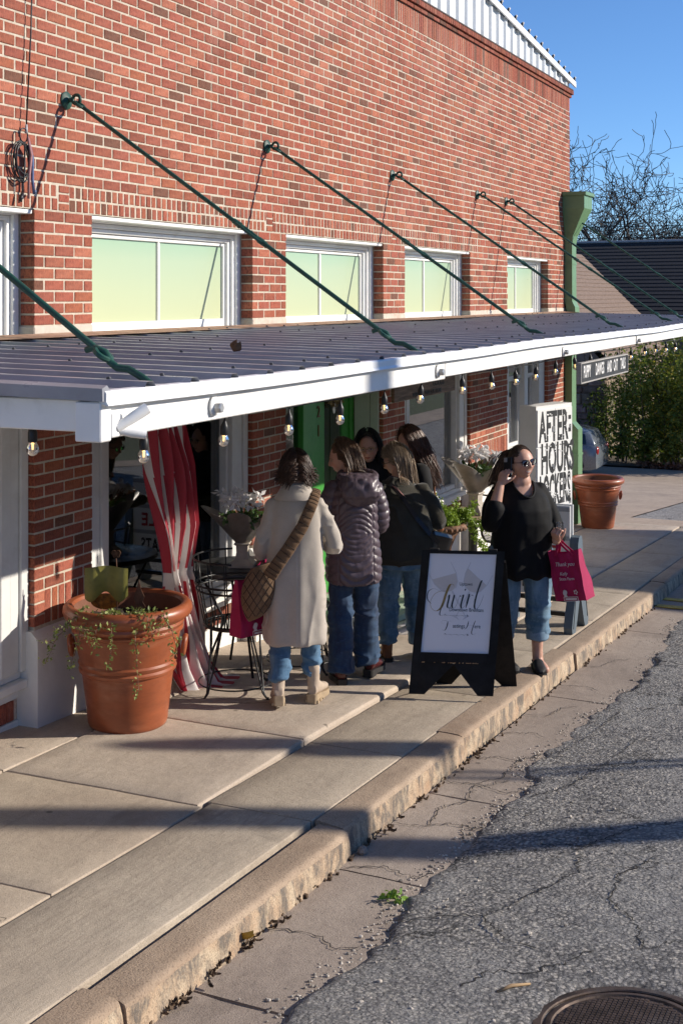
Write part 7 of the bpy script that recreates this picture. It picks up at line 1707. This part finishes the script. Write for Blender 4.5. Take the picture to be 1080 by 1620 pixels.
# ------------------------------------------------------------------ woman in the mauve puffer jacket
M_PUFF = mat('mauve_quilted_nylon', (.095,.070,.088), .42, spec=.5, vs=14, var=.1, bmp=.12, bs=35); M_PUFFD = mat('dark_mauve_nylon', (.07,.045,.06), .35, spec=.5, vs=14, var=.1)
M_HLB = hair_mat('light_brown_hair', (.045,.022,.012), (.12,.065,.035), (.20,.12,.07)); M_OXB = mat('oxblood_leather', (.075,.012,.012), .25, vs=20, coat=.3); M_BSOLE = mat('black_rubber_sole', (.015,.014,.014), .6)
P2 = Fig('woman with long light brown hair in a mauve quilted puffer jacket and flared dark jeans', 7.97, 3.45, 32, z=gz(7.97, .03))
hM = headM_of((-.055, .075, 1.475), yaw=76, pitch=-16)
handL = hand_mb(frame((-.10, .30, 1.02), (0, 0, 1), (.3, .9, .1)), (.8, .85, .9, .9)); handR = hand_mb(frame((.12, .30, 1.02), (0, 0, 1), (-.3, .9, .1)), (.8, .85, .9, .9))
body(P2, hM, (-.01, .01, 1.335), arms=[([(-.18, .05, 1.03), (-.11, .28, 1.02)], [.034, .025]), ([(.165, .05, 1.03), (.13, .28, 1.02)], [.034, .025])], hands=[handL, handR])
q = MB(); rings(q, [(.665, 0, 0, .178, .150), (.70, 0, 0, .185, .155), (.82, 0, 0, .183, .152), (.95, 0, 0, .168, .140), (1.06, 0, 0, .160, .130), (1.18, 0, .005, .166, .130), (1.27, 0, .01, .156, .115), (1.32, 0, .01, .122, .09), (1.36, -.01, .015, .085, .075), (1.385, -.015, .02, .07, .065)], pw=2.4)
def puff_d(V, Nn):
    x, z = V[:, 0], V[:, 2]; zc = 1.00; f = np.where(z > zc, (z-zc) + 5.2*x**2, (zc-z) + 5.2*x**2); sp = np.where(np.abs(z-zc) < .14, .036, .062)
    ph = np.abs(np.sin(np.pi*f/sp)); d = .013*ph**.55*np.clip(sp/.05, .6, 1.1)
    seam = np.minimum(np.abs(x-.118), np.abs(x+.118)); d *= np.clip(seam/.012, .25, 1) ; side = np.abs(x) > .118
    d = np.where(side & (V[:, 1] < .2), .010*np.abs(np.sin(np.pi*(z + .6*np.abs(x))/.055))**.55, d)
    return d + vnoise(V*np.array([30, 30, 60]), 1, 4)*.0026*ph + vnoise(V*np.array([70, 70, 20]), 1, 14)*.0012 - .004
P2.rm('jacket', q, M_PUFF, .0062, 3, puff_d)
q = MB(); limb(q, [(-.13, .01, 1.280), (-.18, .0, 1.16), (-.198, .03, 1.04), (-.16, .16, 1.0), (-.11, .27, 1.02)], [.060, .058, .056, .054, .046]); limb(q, [(.13, .01, 1.280), (.172, .0, 1.16), (.182, .03, 1.04), (.15, .16, 1.0), (.12, .27, 1.02)], [.060, .058, .056, .054, .046])
P2.rm('sleeve', q, M_PUFF, .0075, 3, lambda V, Nn: .010*np.abs(np.sin(np.pi*(V[:, 2] - .5*V[:, 1])/.055))**.6 + vnoise(V*40, 1, 3)*.002)
q = MB(); rings(q, [(1.17, .03, -.10, .03, .02), (1.20, .03, -.125, .095, .035), (1.25, .03, -.14, .135, .055), (1.31, .025, -.13, .14, .065), (1.36, .02, -.10, .125, .075), (1.395, .01, -.06, .095, .065)], pw=2.1)
q.tube([(.02 + .118*math.cos(a), -.045 + .105*math.sin(a), 1.375 + .02*math.sin(a)) for a in [2*math.pi*k/24 for k in range(24)]], .024, 8, closed=True)
P2.rm('hood', q, M_PUFF, .007, 3, lambda V, Nn: vnoise(V*np.array([22, 22, 22]), 1, 8)*.009 + np.abs(vnoise(V*np.array([45, 45, 30]), 1, 18))*-.006)
leg = lambda s_, dy, rr: ([(s_*.085, 0, .84), (s_*.092, .01+dy*.4, .48), (s_*.098, dy, .085)], rr)
jeans(P2, M_DEND, [leg(-1, -.09, [.098, .078, .088]), leg(1, .10, [.098, .078, .088])], [(.68, 0, 0, .175, .125), (.9, 0, 0, .165, .12)], 31, amp=.011)
for M4 in (T(-.098, -.145, 0) @ Rz(.05), T(.105, .045, 0) @ Rz(-.5)):
    u_, s_ = boot(M4, shaft=.05, sole=.03, heel=.008, lug=False); b_ = P2.rm('shoe', u_, M_OXB, .006, 3); P2.mb('sole', s_, M_BSOLE, parent=b_, smooth=False)
hs_ = P2.mb('hair', cap_mb(hM, 1.08), M_HLB)
bodies = [(P2.M @ Vector(c), r_) for c, r_ in (((0, -.0, 1.24), .145), ((.03, -.10, 1.30), .125), ((.14, .0, 1.25), .10), ((-.14, .0, 1.25), .10))]
def world_strands(fig, hm, *a, **k):
    hw = fig.M @ hm; q = strands(hw, *a, **k); return q
q = world_strands(P2, hM, 2100, .34, 8, None, part=.0, r=.0036, wave=.02, lay=.022, lmin=.62, bodies=bodies, wind=(-.02, -.25, 0), tuck=True, region=lambda d: d.y < .25)
P2.out('hair_lock', q.v, q.f, M_HLB, hs_, world=True, kind='stuff')
# ------------------------------------------------------------------ woman leaning in, dark olive sweater
M_OLIV = knit('dark_olive_rib_knit', (.040,.037,.028), (.058,.054,.042), sc=(3.5, 3.5, .25), fine=150, sheen=.3, bst=.6); M_HBL = hair_mat('ash_blonde_hair', (.13,.085,.05), (.34,.25,.165), (.50,.40,.29)); M_TANL = mat('tan_leather', (.24,.09,.035), .4, vs=20, var=.15)
P3 = Fig('woman with ash blonde hair and glasses leaning in, dark olive sweater and washed jeans', 8.72, 3.38, 32)
hM = headM_of((-.005, .26, 1.425), yaw=62, pitch=-20, roll=-4)
handL = hand_mb(frame((-.16, .50, .98), (0, 0, 1), (.3, .9, .1)), (.8, .85, .9, .9)); handR = hand_mb(frame((.18, .44, .98), (0, 0, 1), (-.5, .8, .1)), (.8, .85, .9, .9))
body(P3, hM, (-.005, .17, 1.275), arms=[([(-.205, .24, .99), (-.16, .48, .98)], [.034, .025]), ([(.245, .14, 1.0), (.19, .42, .98)], [.034, .025])], hands=[handL, handR])
q = MB(); rings(q, [(.735, -.02, -.02, .20, .155), (.78, -.01, -.02, .225, .175), (.86, 0, -.015, .225, .17), (.95, 0, .01, .208, .158), (1.05, 0, .045, .195, .145), (1.14, 0, .085, .192, .13), (1.21, 0, .12, .172, .11), (1.26, -.002, .145, .13, .088), (1.295, -.004, .165, .082, .07), (1.315, -.005, .175, .066, .063)], pw=2.3)
limb(q, [(-.145, .12, 1.225), (-.20, .12, 1.09), (-.22, .20, .98), (-.16, .46, .98)], [.060, .060, .058, .044]); limb(q, [(.145, .11, 1.225), (.215, .06, 1.12), (.262, .10, 1.0), (.19, .42, .98)], [.062, .064, .062, .044])
P3.rm('sweater', q, M_OLIV, .0088, 5, lambda V, Nn: folds(44, .009, (8, 8, 6), .003, (22, 22, 22))(V, Nn) + (1-np.abs(vnoise(V*np.array([8, 8, 12]), 1, 46)))**5*.012)
jeans(P3, M_DENL, [([(-.098, -.01, .80), (-.118, .03, .46), (-.122, -.03, .15)], [.118, .082, .064]), ([(.098, -.01, .80), (.105, .045, .46), (.108, .02, .14)], [.118, .082, .064])], [(.70, 0, -.015, .195, .14), (.80, 0, -.02, .205, .16), (.9, 0, 0, .185, .135)], 41, amp=.012)
for M4 in (T(-.124, -.07, 0) @ Rz(.15), T(.110, -.02, 0) @ Rz(-.35)):
    u_, s_ = boot(M4, shaft=.15, sole=.015, heel=.035, lug=False); b_ = P3.rm('boot', u_, M_TANL, .006, 3); P3.mb('sole', s_, M_BSOLE, parent=b_, smooth=False)
hs_ = P3.mb('hair', cap_mb(hM, 1.08), M_HBL)
bodies = [(P3.M @ Vector(c), r_) for c, r_ in (((0, .07, 1.14), .140), ((.13, .08, 1.17), .085), ((-.13, .08, 1.17), .085), ((0, .14, 1.24), .085))]
q = world_strands(P3, hM, 2100, .33, 18, None, part=-.01, r=.0036, wave=.03, lay=.024, lmin=.65, bodies=bodies, wind=(.02, -.14, 0), tuck=True)
P3.out('hair_lock', q.v, q.f, M_HBL, hs_, world=True, kind='stuff')
def glasses(fig, hM, mt, lens, big=False):
    q = MB(); l_ = MB(); a_ = 1.25 if big else 1.0
    for s_ in (-1, 1):
        c = Vector((s_*.032, .098, .010)); pts = [c + Vector((.0235*a_*math.copysign(abs(math.cos(t))**.75, math.cos(t)) , -abs(.0235*math.cos(t) + s_*.0)*.25, .0165*a_*math.copysign(abs(math.sin(t))**.75, math.sin(t)) + .003*s_*math.cos(t))) for t in [2*math.pi*k/20 for k in range(20)]]
        q.tube([hM @ p for p in pts], .0022 if not big else .0030, 6, closed=True); l_.add([hM @ (p + Vector((0, -.001, 0))) for p in pts], [tuple(range(20))])
        q.tube([hM @ p for p in (Vector((s_*.056, .090, .016)), Vector((s_*.078, .055, .015)), Vector((s_*.083, -.005, .012)), Vector((s_*.082, -.03, -.002)))], .0022, 5)
    q.tube([hM @ p for p in (Vector((-.010, .104, .014)), Vector((0, .110, .017)), Vector((.010, .104, .014)))], .002, 5)
    o = fig.mb('glasses', q, mt); fig.mb('lens', l_, lens, parent=o, smooth=False); return o
M_GLF = mat('dark_spectacle_frame', (.02,.012,.015), .25); M_LENSC = glass_mat('clear_lens', (.85,.85,.85), 1.2); M_LENSD = glass_mat('purple_dark_lens', (.10,.05,.09), 2.0)
glasses(P3, hM, M_GLF, M_LENSC)
bg3 = thing('shoulder_bag', 'black shoulder bag on a strap with a pink buckle tab at the olive sweater', 'bag', tuple(on_fig(P3, (.25, .02, .9))))
M_BLTH = mat('black_leather', (.012,.012,.015), .35, vs=25, bmp=.15, bs=60)
path = [(-.125, .15, 1.285), (-.085, .06, 1.275), (-.02, -.005, 1.20), (.07, -.088, 1.06), (.16, -.135, .95), (.235, -.10, .87)]; pp = []
for i in range(len(path)-1):
    for k in range(6): pp.append(Vector(path[i]).lerp(Vector(path[i+1]), k/6))
rg = []
for i, p in enumerate(pp):
    t = (pp[min(i+1, len(pp)-1)] - pp[max(i-1, 0)]).normalized(); nrm = Vector((.1, -1, .3)); nrm = (nrm - t*nrm.dot(t)).normalized(); sd = t.cross(nrm); rg.append([on_fig(P3, p + sd*a + nrm*(b_ + .012)) for a, b_ in ((-.015, 0), (.015, 0), (.015, .005), (-.015, .005))])
MB().loft(rg).build('strap', M_BLTH, bg3)
MB().loft([[on_fig(P3, p) for p in r] for r in ([(-.075, .040, 1.272), (-.045, .015, 1.262), (-.055, .0, 1.272), (-.085, .028, 1.282)], [(-.02, -.035, 1.225), (.008, -.06, 1.20), (-.002, -.075, 1.21), (-.03, -.05, 1.235)])]).build('buckle_tab', mat('dusty_pink_leather', (.40,.20,.19), .5), bg3)
MB().obox(P3.M @ T(.245, .01, .845) @ Matrix.Rotation(.35, 4, 'Y') @ Rz(.7), .26, .075, .19, c=.02).build('bag_body', M_BLTH, bg3, smooth='auto')
# ------------------------------------------------------------------ dark haired woman in the doorway, facing out
M_BTEE = knit('black_jersey', (.010,.010,.011), (.016,.016,.017), fine=420, rough=.8, sheen=.15, bst=.15); M_HBK = hair_mat('black_hair', (.004,.004,.005), (.010,.009,.010), (.03,.03,.034)); M_PRNT = mat('copper_shirt_print', (.32,.11,.05), .7, vs=60, var=.5, col2=(.03,.015,.01)); M_WSNK = mat('white_sneaker', (.72,.71,.69), .6)
P4 = Fig('woman with loose black hair in a copper printed black shirt facing out of the doorway', 9.60, 4.035, 212, z=gz(9.6, .055))
hM = headM_of((.0, .045, 1.435), yaw=-16, pitch=-6, roll=4)
handL = hand_mb(frame((-.09, .27, 1.0), (0, 0, 1), (.3, .9, .1)), (.8, .85, .9, .9)); handR = hand_mb(frame((.09, .27, 1.0), (0, 0, 1), (-.3, .9, .1)), (.8, .85, .9, .9))
body(P4, hM, (0, .0, 1.31), arms=[([(-.2, .03, 1.03), (-.10, .25, 1.0)], [.036, .026]), ([(.2, .03, 1.03), (.10, .25, 1.0)], [.036, .026])], hands=[handL, handR], hkw=dict(lids=1.0) if False else dict(lips=(.92,.55,.55)))
q = MB(); rings(q, [(.76, 0, 0, .185, .14), (.95, 0, 0, .18, .14), (1.10, 0, .01, .185, .14), (1.20, 0, .01, .19, .135), (1.275, 0, 0, .175, .11), (1.32, 0, 0, .125, .085), (1.35, 0, 0, .078, .068)], pw=2.3)
for s_ in (-1, 1): limb(q, [(s_*.155, 0, 1.27), (s_*.21, .0, 1.13), (s_*.215, .04, 1.03), (s_*.15, .17, 1.0)], [.070, .068, .062, .052])
P4.rm('shirt', q, M_BTEE, .009, 4, folds(54, .008, (8, 8, 6), .003, (20, 20, 20)))
for (x, z, w_, h_) in ((.035, 1.225, .085, .055), (-.045, 1.135, .15, .03)):
    q = MB().loft([[(x + (k/6-.5)*w_, .152 - .5*(x + (k/6-.5)*w_)**2*2 + .01*(1.225-z > .05), z + (j-.5)*h_) for k in range(7)] for j in (0, .5, 1)], cap=False, open_ring=True); P4.mb('shirt_print', q, M_PRNT)
jeans(P4, M_DEND, [([(-.085, 0, .82), (-.095, .02, .46), (-.10, .0, .08)], [.10, .07, .058]), ([(.085, 0, .82), (.095, .02, .46), (.10, .0, .08)], [.10, .07, .058])], [(.74, 0, 0, .175, .125), (.88, 0, 0, .165, .12)], 51, voxel=.012)
for s_ in (-1, 1):
    u_, so_ = boot(T(s_*.10, -.06, 0) @ Rz(-s_*.15), shaft=0, sole=.022, lug=False); b_ = P4.rm('shoe', u_, M_WSNK, .007, 3); P4.mb('sole', so_, M_WSNK, parent=b_, smooth=False)
hs_ = P4.mb('hair', cap_mb(hM, 1.10), M_HBK)
bodies = [(P4.M @ Vector(c), r_) for c, r_ in (((0, -.0, 1.20), .16), ((.14, 0, 1.24), .09), ((-.14, 0, 1.24), .09))]
q = world_strands(P4, hM, 1900, .31, 28, None, part=.015, r=.0040, wave=.14, lay=.036, lmin=.7, bodies=bodies, region=lambda d: d.y < .12); P4.out('hair_lock', q.v, q.f, M_HBK, hs_, world=True, kind='stuff')
glasses(P4, hM, mat('thin_gold_frame', (.5,.38,.2), .3, .8), M_LENSC)
# ------------------------------------------------------------------ auburn haired woman at the back of the group
M_HAU = hair_mat('auburn_hair', (.035,.012,.006), (.095,.036,.018), (.22,.10,.055))
P5 = Fig('woman with long wavy auburn hair and black top, at the back of the group', 9.74, 3.68, 128)
hM = headM_of((-.01, .05, 1.535), yaw=8, pitch=-14)
handL = hand_mb(frame((-.10, .28, 1.04), (0, 0, 1), (.3, .9, .1)), (.8, .85, .9, .9)); handR = hand_mb(frame((.10, .28, 1.04), (0, 0, 1), (-.3, .9, .1)), (.8, .85, .9, .9))
body(P5, hM, (0, .0, 1.39), arms=[([(-.2, .03, 1.07), (-.10, .26, 1.04)], [.036, .026]), ([(.2, .03, 1.07), (.10, .26, 1.04)], [.036, .026])], hands=[handL, handR])
q = MB(); rings(q, [(.78, 0, 0, .185, .14), (.97, 0, 0, .178, .135), (1.14, 0, .01, .185, .14), (1.25, 0, .005, .19, .13), (1.33, 0, 0, .175, .11), (1.375, 0, 0, .125, .085), (1.405, 0, 0, .075, .066)], pw=2.3)
for s_ in (-1, 1): limb(q, [(s_*.155, 0, 1.325), (s_*.215, -.01, 1.18), (s_*.22, .04, 1.07), (s_*.12, .24, 1.04)], [.072, .068, .062, .048])
P5.rm('top', q, M_BTEE, .009, 4, folds(64, .008, (8, 8, 6), .003, (20, 20, 20)))
jeans(P5, M_DENL, [([(-.085, 0, .84), (-.095, .03, .46), (-.10, .05, .09)], [.10, .07, .06]), ([(.085, 0, .84), (.095, .02, .46), (.11, -.06, .09)], [.10, .07, .06])], [(.76, 0, 0, .175, .125), (.90, 0, 0, .165, .12)], 61, voxel=.012)
for x_, y_ in ((-.10, -.01), (.112, -.12)):
    u_, so_ = boot(T(x_, y_, 0), shaft=0, sole=.025, lug=False); b_ = P5.rm('shoe', u_, M_WSNK, .007, 3); P5.mb('sole', so_, M_WSNK, parent=b_, smooth=False)
hs_ = P5.mb('hair', cap_mb(hM, 1.09), M_HAU)
bodies = [(P5.M @ Vector(c), r_) for c, r_ in (((0, -.0, 1.26), .155), ((.14, 0, 1.30), .09), ((-.14, 0, 1.30), .09))]
q = world_strands(P5, hM, 2000, .40, 38, None, part=.0, r=.0038, wave=.10, lay=.030, lmin=.6, bodies=bodies, wind=(.22, -.30, .08)); P5.out('hair_lock', q.v, q.f, M_HAU, hs_, world=True, kind='stuff')
sb = thing('shoulder_strap_bag', 'small tan bag on a thin tan strap at the shoulder of the auburn haired woman', 'bag', tuple(on_fig(P5, (.0, -.15, 1.0))))
P = [(-.09, .02, 1.40), (-.10, -.05, 1.385), (-.10, -.115, 1.30), (-.08, -.145, 1.1), (-.06, -.15, .98)]
MB().tube([on_fig(P5, p) for p in P], .009, 6, squash=.5).build('strap', M_TANL, sb, smooth=True); MB().obox(P5.M @ T(-.05, -.175, .90), .18, .06, .14, c=.02).build('bag_body', M_TANL, sb, smooth='auto')
# ------------------------------------------------------------------ woman on the phone at the kerb
M_TUNIC = knit('black_tunic_jersey', (.006,.006,.0065), (.010,.010,.011), fine=500, rough=.75, sheen=.03, bst=.12)
P6 = Fig('smiling woman in sunglasses and a black tunic talking on a phone at the kerb', 9.02, 2.60, 219, z=gz(9.02, .004))
hM = headM_of((.01, .03, 1.475), yaw=16, pitch=2, roll=5)
hM_s = hM @ Matrix.Diagonal((1.06, 1.03, 1.02, 1))
# right hand with the phone at the ear, left hand round the cup
wr = Vector((.190, .085, 1.335)); fd = Vector((-.36, .0, .92)).normalized()
handR = hand_mb(frame(tuple(wr), fd.cross(Vector((.78, .62, .3))).normalized()*1, fd), (.62, .66, .72, .80), thumb=(.75, .3), spread=.7)
wl = Vector((-.155, .265, .955)); fdl = Vector((.30, .55, .62)).normalized()
handLm = frame(tuple(wl), (-.55, .75, -.35), fdl); handL = hand_mb(handLm, (1.15, 1.2, 1.25, 1.3), thumb=(.50, 1.1), spread=.45)
body(P6, hM_s, (0, .0, 1.34), neck_r=.060, arms=[([(.248, .075, 1.08), (.232, .10, 1.20), (.190, .085, 1.335)], [.050, .044, .029]), ([(-.236, .06, .99), (-.205, .17, .962), (-.155, .265, .955)], [.040, .038, .029])], hands=[handR, handL],
     legs=[([(-.115, .03, .26), (-.117, .03, .13), (-.118, .035, .06)], [.048, .038, .040]), ([(-.118, .035, .045), (-.118, .12, .03), (-.118, .17, .025)], [.036, .036, .028]), ([(.115, -.05, .26), (.117, -.05, .13), (.118, -.045, .06)], [.048, .038, .040]), ([(.118, -.045, .045), (.118, .04, .03), (.118, .09, .025)], [.036, .036, .028])], hkw=dict(fw=1.08, smile=.9, lips=(1.0,.50,.50)))
q = MB(); rings(q, [(.665, 0, .0, .222, .19), (.70, 0, .0, .232, .198), (.82, 0, .0, .225, .195), (.95, 0, .015, .212, .19), (1.06, 0, .03, .202, .19), (1.15, 0, .03, .200, .18), (1.23, 0, .01, .185, .142), (1.285, 0, -.01, .155, .108), (1.325, 0, -.02, .115, .085), (1.34, 0, -.03, .105, .068)], pw=2.2)
limb(q, [(.148, -.01, 1.265), (.215, .0, 1.16), (.252, .05, 1.06), (.252, .085, 1.08), (.235, .105, 1.165)], [.066, .070, .068, .066, .066]); limb(q, [(-.148, -.01, 1.265), (-.212, .01, 1.13), (-.240, .05, 1.0), (-.205, .17, .965)], [.066, .070, .068, .058])
def tunic_d(V, Nn):
    low = np.clip((1.0-V[:, 2])/.35, 0, 1); th = np.arctan2(V[:, 1], V[:, 0])
    return .012*low*np.sin(th*8 + vnoise(V*2, 1, 5)*2) + vnoise(V*np.array([8, 8, 5]), 1, 6)*.008 + vnoise(V*np.array([22, 22, 14]), 1, 7)*.003
V_, F_, N_ = remesh(q, .0088, 4); V_ = V_ + N_*tunic_d(V_, N_)[:, None]
keep = lambda c: not (c[1] > .0 and ((c[0]/.080)**2 + ((c[2]-1.345)/.105)**2 < 1))     # scooped neckline
cen = [V_[list(f)].mean(0) for f in F_]; P6.out('tunic', V_, [f for f, c in zip(F_, cen) if keep(c)], M_TUNIC)
fv = V_[V_[:, 1] > .0]; nb = []
for k in range(25):
    a = -math.pi/2*1.0 + math.pi*k/24; tx, tz = .080*math.sin(a), 1.345 - .105*math.cos(a); i_ = int(np.argmin((fv[:, 0]-tx)**2 + (fv[:, 2]-tz)**2 - .02*(fv[:, 1] > .02))); nb.append(Vector(fv[i_])*.5 + Vector((tx, fv[i_][1], tz))*.5)
for _ in range(3): nb = [nb[0]] + [nb[i-1]*.25 + nb[i]*.5 + nb[i+1]*.25 for i in range(1, 24)] + [nb[-1]]
P6.mb('neckband', MB().tube([p + Vector((0, .003, 0)) for p in nb], .0085, 8), M_TUNIC)
jeans(P6, M_DENL, [([(-.115, 0, .80), (-.117, .04, .50), (-.117, .03, .235)], [.135, .092, .075]), ([(.115, 0, .80), (.117, .02, .50), (.117, -.05, .235)], [.135, .092, .075])], [(.70, 0, 0, .22, .17), (.9, 0, 0, .21, .165)], 71, amp=.007)
for x_, y_ in ((-.117, .03), (.117, -.05)):
    q = MB(); q.loft([[(x_ + r_*math.cos(a), y_ + r_*math.sin(a), z + .004*math.sin(a*3)) for a in [2*math.pi*k/28 for k in range(28)]] for r_, z in ((.070, .212), (.079, .210), (.082, .225), (.082, .275), (.079, .288), (.074, .284))], cap=False); P6.mb('cuff', q, mat('turned_denim', (.20,.31,.42), .85, vs=30, bmp=.2, bs=200))
M_FLAT = mat('black_suede_flat', (.012,.012,.013), .7, vs=30)
for x_, y_, a_ in ((-.118, -.005, -.25), (.118, -.085, .1)):
    u_, so_ = boot(T(x_, y_, 0) @ Rz(a_), L=.245, w=.043, shaft=0, sole=.010, lug=False); V0 = np.array(u_.v); q = MB(); q.v, q.f, q.mi, q.t = u_.v, u_.f, u_.mi, u_.t
    V1, F1, N1 = remesh(q, .006, 3); c1_ = [V1[list(f)].mean(0) for f in F1]; fw_ = Vector((-math.sin(a_), math.cos(a_)))
    F1 = [f for f, c in zip(F1, c1_) if not (c[2] > .052 and ((c[0]-x_)*fw_.x + (c[1]-y_)*fw_.y) < .115)]; b_ = P6.out('shoe', V1, F1, M_FLAT); P6.mb('sole', so_, M_BSOLE, parent=b_, smooth=False)
M_HPH = hair_mat('dark_ponytail_hair', (.020,.010,.007), (.050,.026,.016), (.11,.065,.045))
hs_ = P6.mb('hair', cap_mb(hM_s, 1.05), M_HPH)
q = MB(); rnd = random.Random(3); tie = hM_s @ Vector((.0, -.085, .075)); E3 = Vector((.0815, .1005, .122))
for k in range(1100):
    for _ in range(50):
        d = Vector((rnd.gauss(0, 1), rnd.gauss(-.1, 1), rnd.gauss(.4, .8))).normalized()
        if d.y < .56 and not (d.y > .30 and d.z < .47) and not (d.y > -.02 and d.z < .1) and d.z > -.5: break
    e = Vector((0, -.75, .66)); pts = []
    for i in range(8):
        t = i/7; dd = d.lerp(e, t).normalized(); r_ = 1.0 + .03*math.sin(t*3) + rnd.uniform(0, .012); pts.append(hM_s @ Vector((dd.x*E3.x*r_, dd.y*E3.y*r_, dd.z*E3.z*r_)))
    q.tube(pts, [.0025]*8, 4, squash=.5)
for k in range(420):
    p = tie.copy(); v = (Vector((rnd.gauss(.12, .2), -.8, .55 + rnd.gauss(0, .18)))).normalized(); pts = [p + Vector((rnd.gauss(0, .01), rnd.gauss(0, .01), rnd.gauss(0, .01)))]; L_ = rnd.uniform(.6, 1.1)
    for i in range(15): v = (v*.72 + Vector((.10 + rnd.gauss(0, .08), -.05 + rnd.gauss(0, .08), -.32))).normalized(); p = p + v*.022*L_; pts.append(p.copy())
    q.tube(pts, [.0034*(1-.8*(i/15)**2) for i in range(16)], 4, squash=.5)
P6.mb('hair_lock', q, M_HPH, parent=hs_, kind='stuff')
P6.mb('hair_tie', MB().tube([tie + Vector((.026*math.cos(a), .012*math.sin(a), .022*math.sin(a))) for a in [2*math.pi*k/14 for k in range(14)]], .007, 6, closed=True), M_BLACK)
glasses(P6, hM_s, M_GLF, M_LENSD, big=True)
q = MB().tube([(.082*math.sin(a), .045 + .055*math.cos(a) , 1.315 - .075*math.cos(a)**2*(1 if abs(a) < 1.5 else 0)) for a in [(-1.5 + 3*k/20) for k in range(21)]], .0016, 4); q.sphere((0, .105, 1.232), .009, 8, 6, (1, .4, 1.3)); P6.mb('necklace', q, mat('silver_chain', (.5,.5,.5), .3, 1.0))
q = MB().tube([Vector(wr) - Vector((-.34, .04, .92))*.055 + Vector((.033*math.cos(a), .030*math.sin(a), .010*math.cos(a))) for a in [2*math.pi*k/20 for k in range(20)]], .004, 6, closed=True); P6.mb('bracelet', q, mat('yellow_band', (.55,.48,.2), .6))
ph = thing('mobile_phone', 'dark mobile phone held to the ear of the woman in black', 'phone', tuple(on_fig(P6, (.11, .10, 1.45))))
Mp = P6.M @ frame((.120, .052, 1.450), (-.50, .86, .10), (-.20, -.0, .98)); MB().obox(Mp, .072, .145, .010, c=.004).build('phone_body', mat('black_phone_case', (.02,.02,.022), .35), ph); MB().obox(Mp @ T(-.018, .05, .006), .028, .030, .004, c=.0015).build('camera_bump', M_GALV, ph)
cp = thing('plastic_cup', 'small clear plastic cup in the raised hand of the woman in black', 'cup', tuple(on_fig(P6, (-.12, .34, 1.03))))
Mc = handLm @ T(.012, .062, -.038) @ Matrix.Rotation(math.pi/2, 4, 'Y') ; Mc2 = P6.M @ T(*(handLm @ Vector((.0, .070, -.040))))
q = MB().lathe([(.001, -.035), (.026, -.035), (.030, .0), (.034, .055), (.032, .055), (.028, .0), (.024, -.032), (.001, -.032)], 24); q.v = [tuple(Mc2 @ Vector(p)) for p in q.v]; q.build('cup_wall', glass_mat('clear_plastic_cup', (.93,.94,.96), 2.4), cp, smooth='auto')
q = MB().lathe([(.001, -.030), (.024, -.030), (.0275, -.004), (.001, -.004)], 20); q.v = [tuple(Mc2 @ Vector(p)) for p in q.v]; q.build('drink', mat('pale_red_drink', (.45,.10,.10), .2), cp)
grip = on_fig(P6, (-.185, .225, .965)); vd = P6.M.to_3x3()
tote('magenta tote bag with white print hanging from the arm of the woman on the phone', on_fig(P6, (-.225, .255, .875)), vd @ Vector((-.52, .85, .18)), vd @ Vector((-.18, .05, -1)), w=.25, h=.34, seed=1, grip=grip)
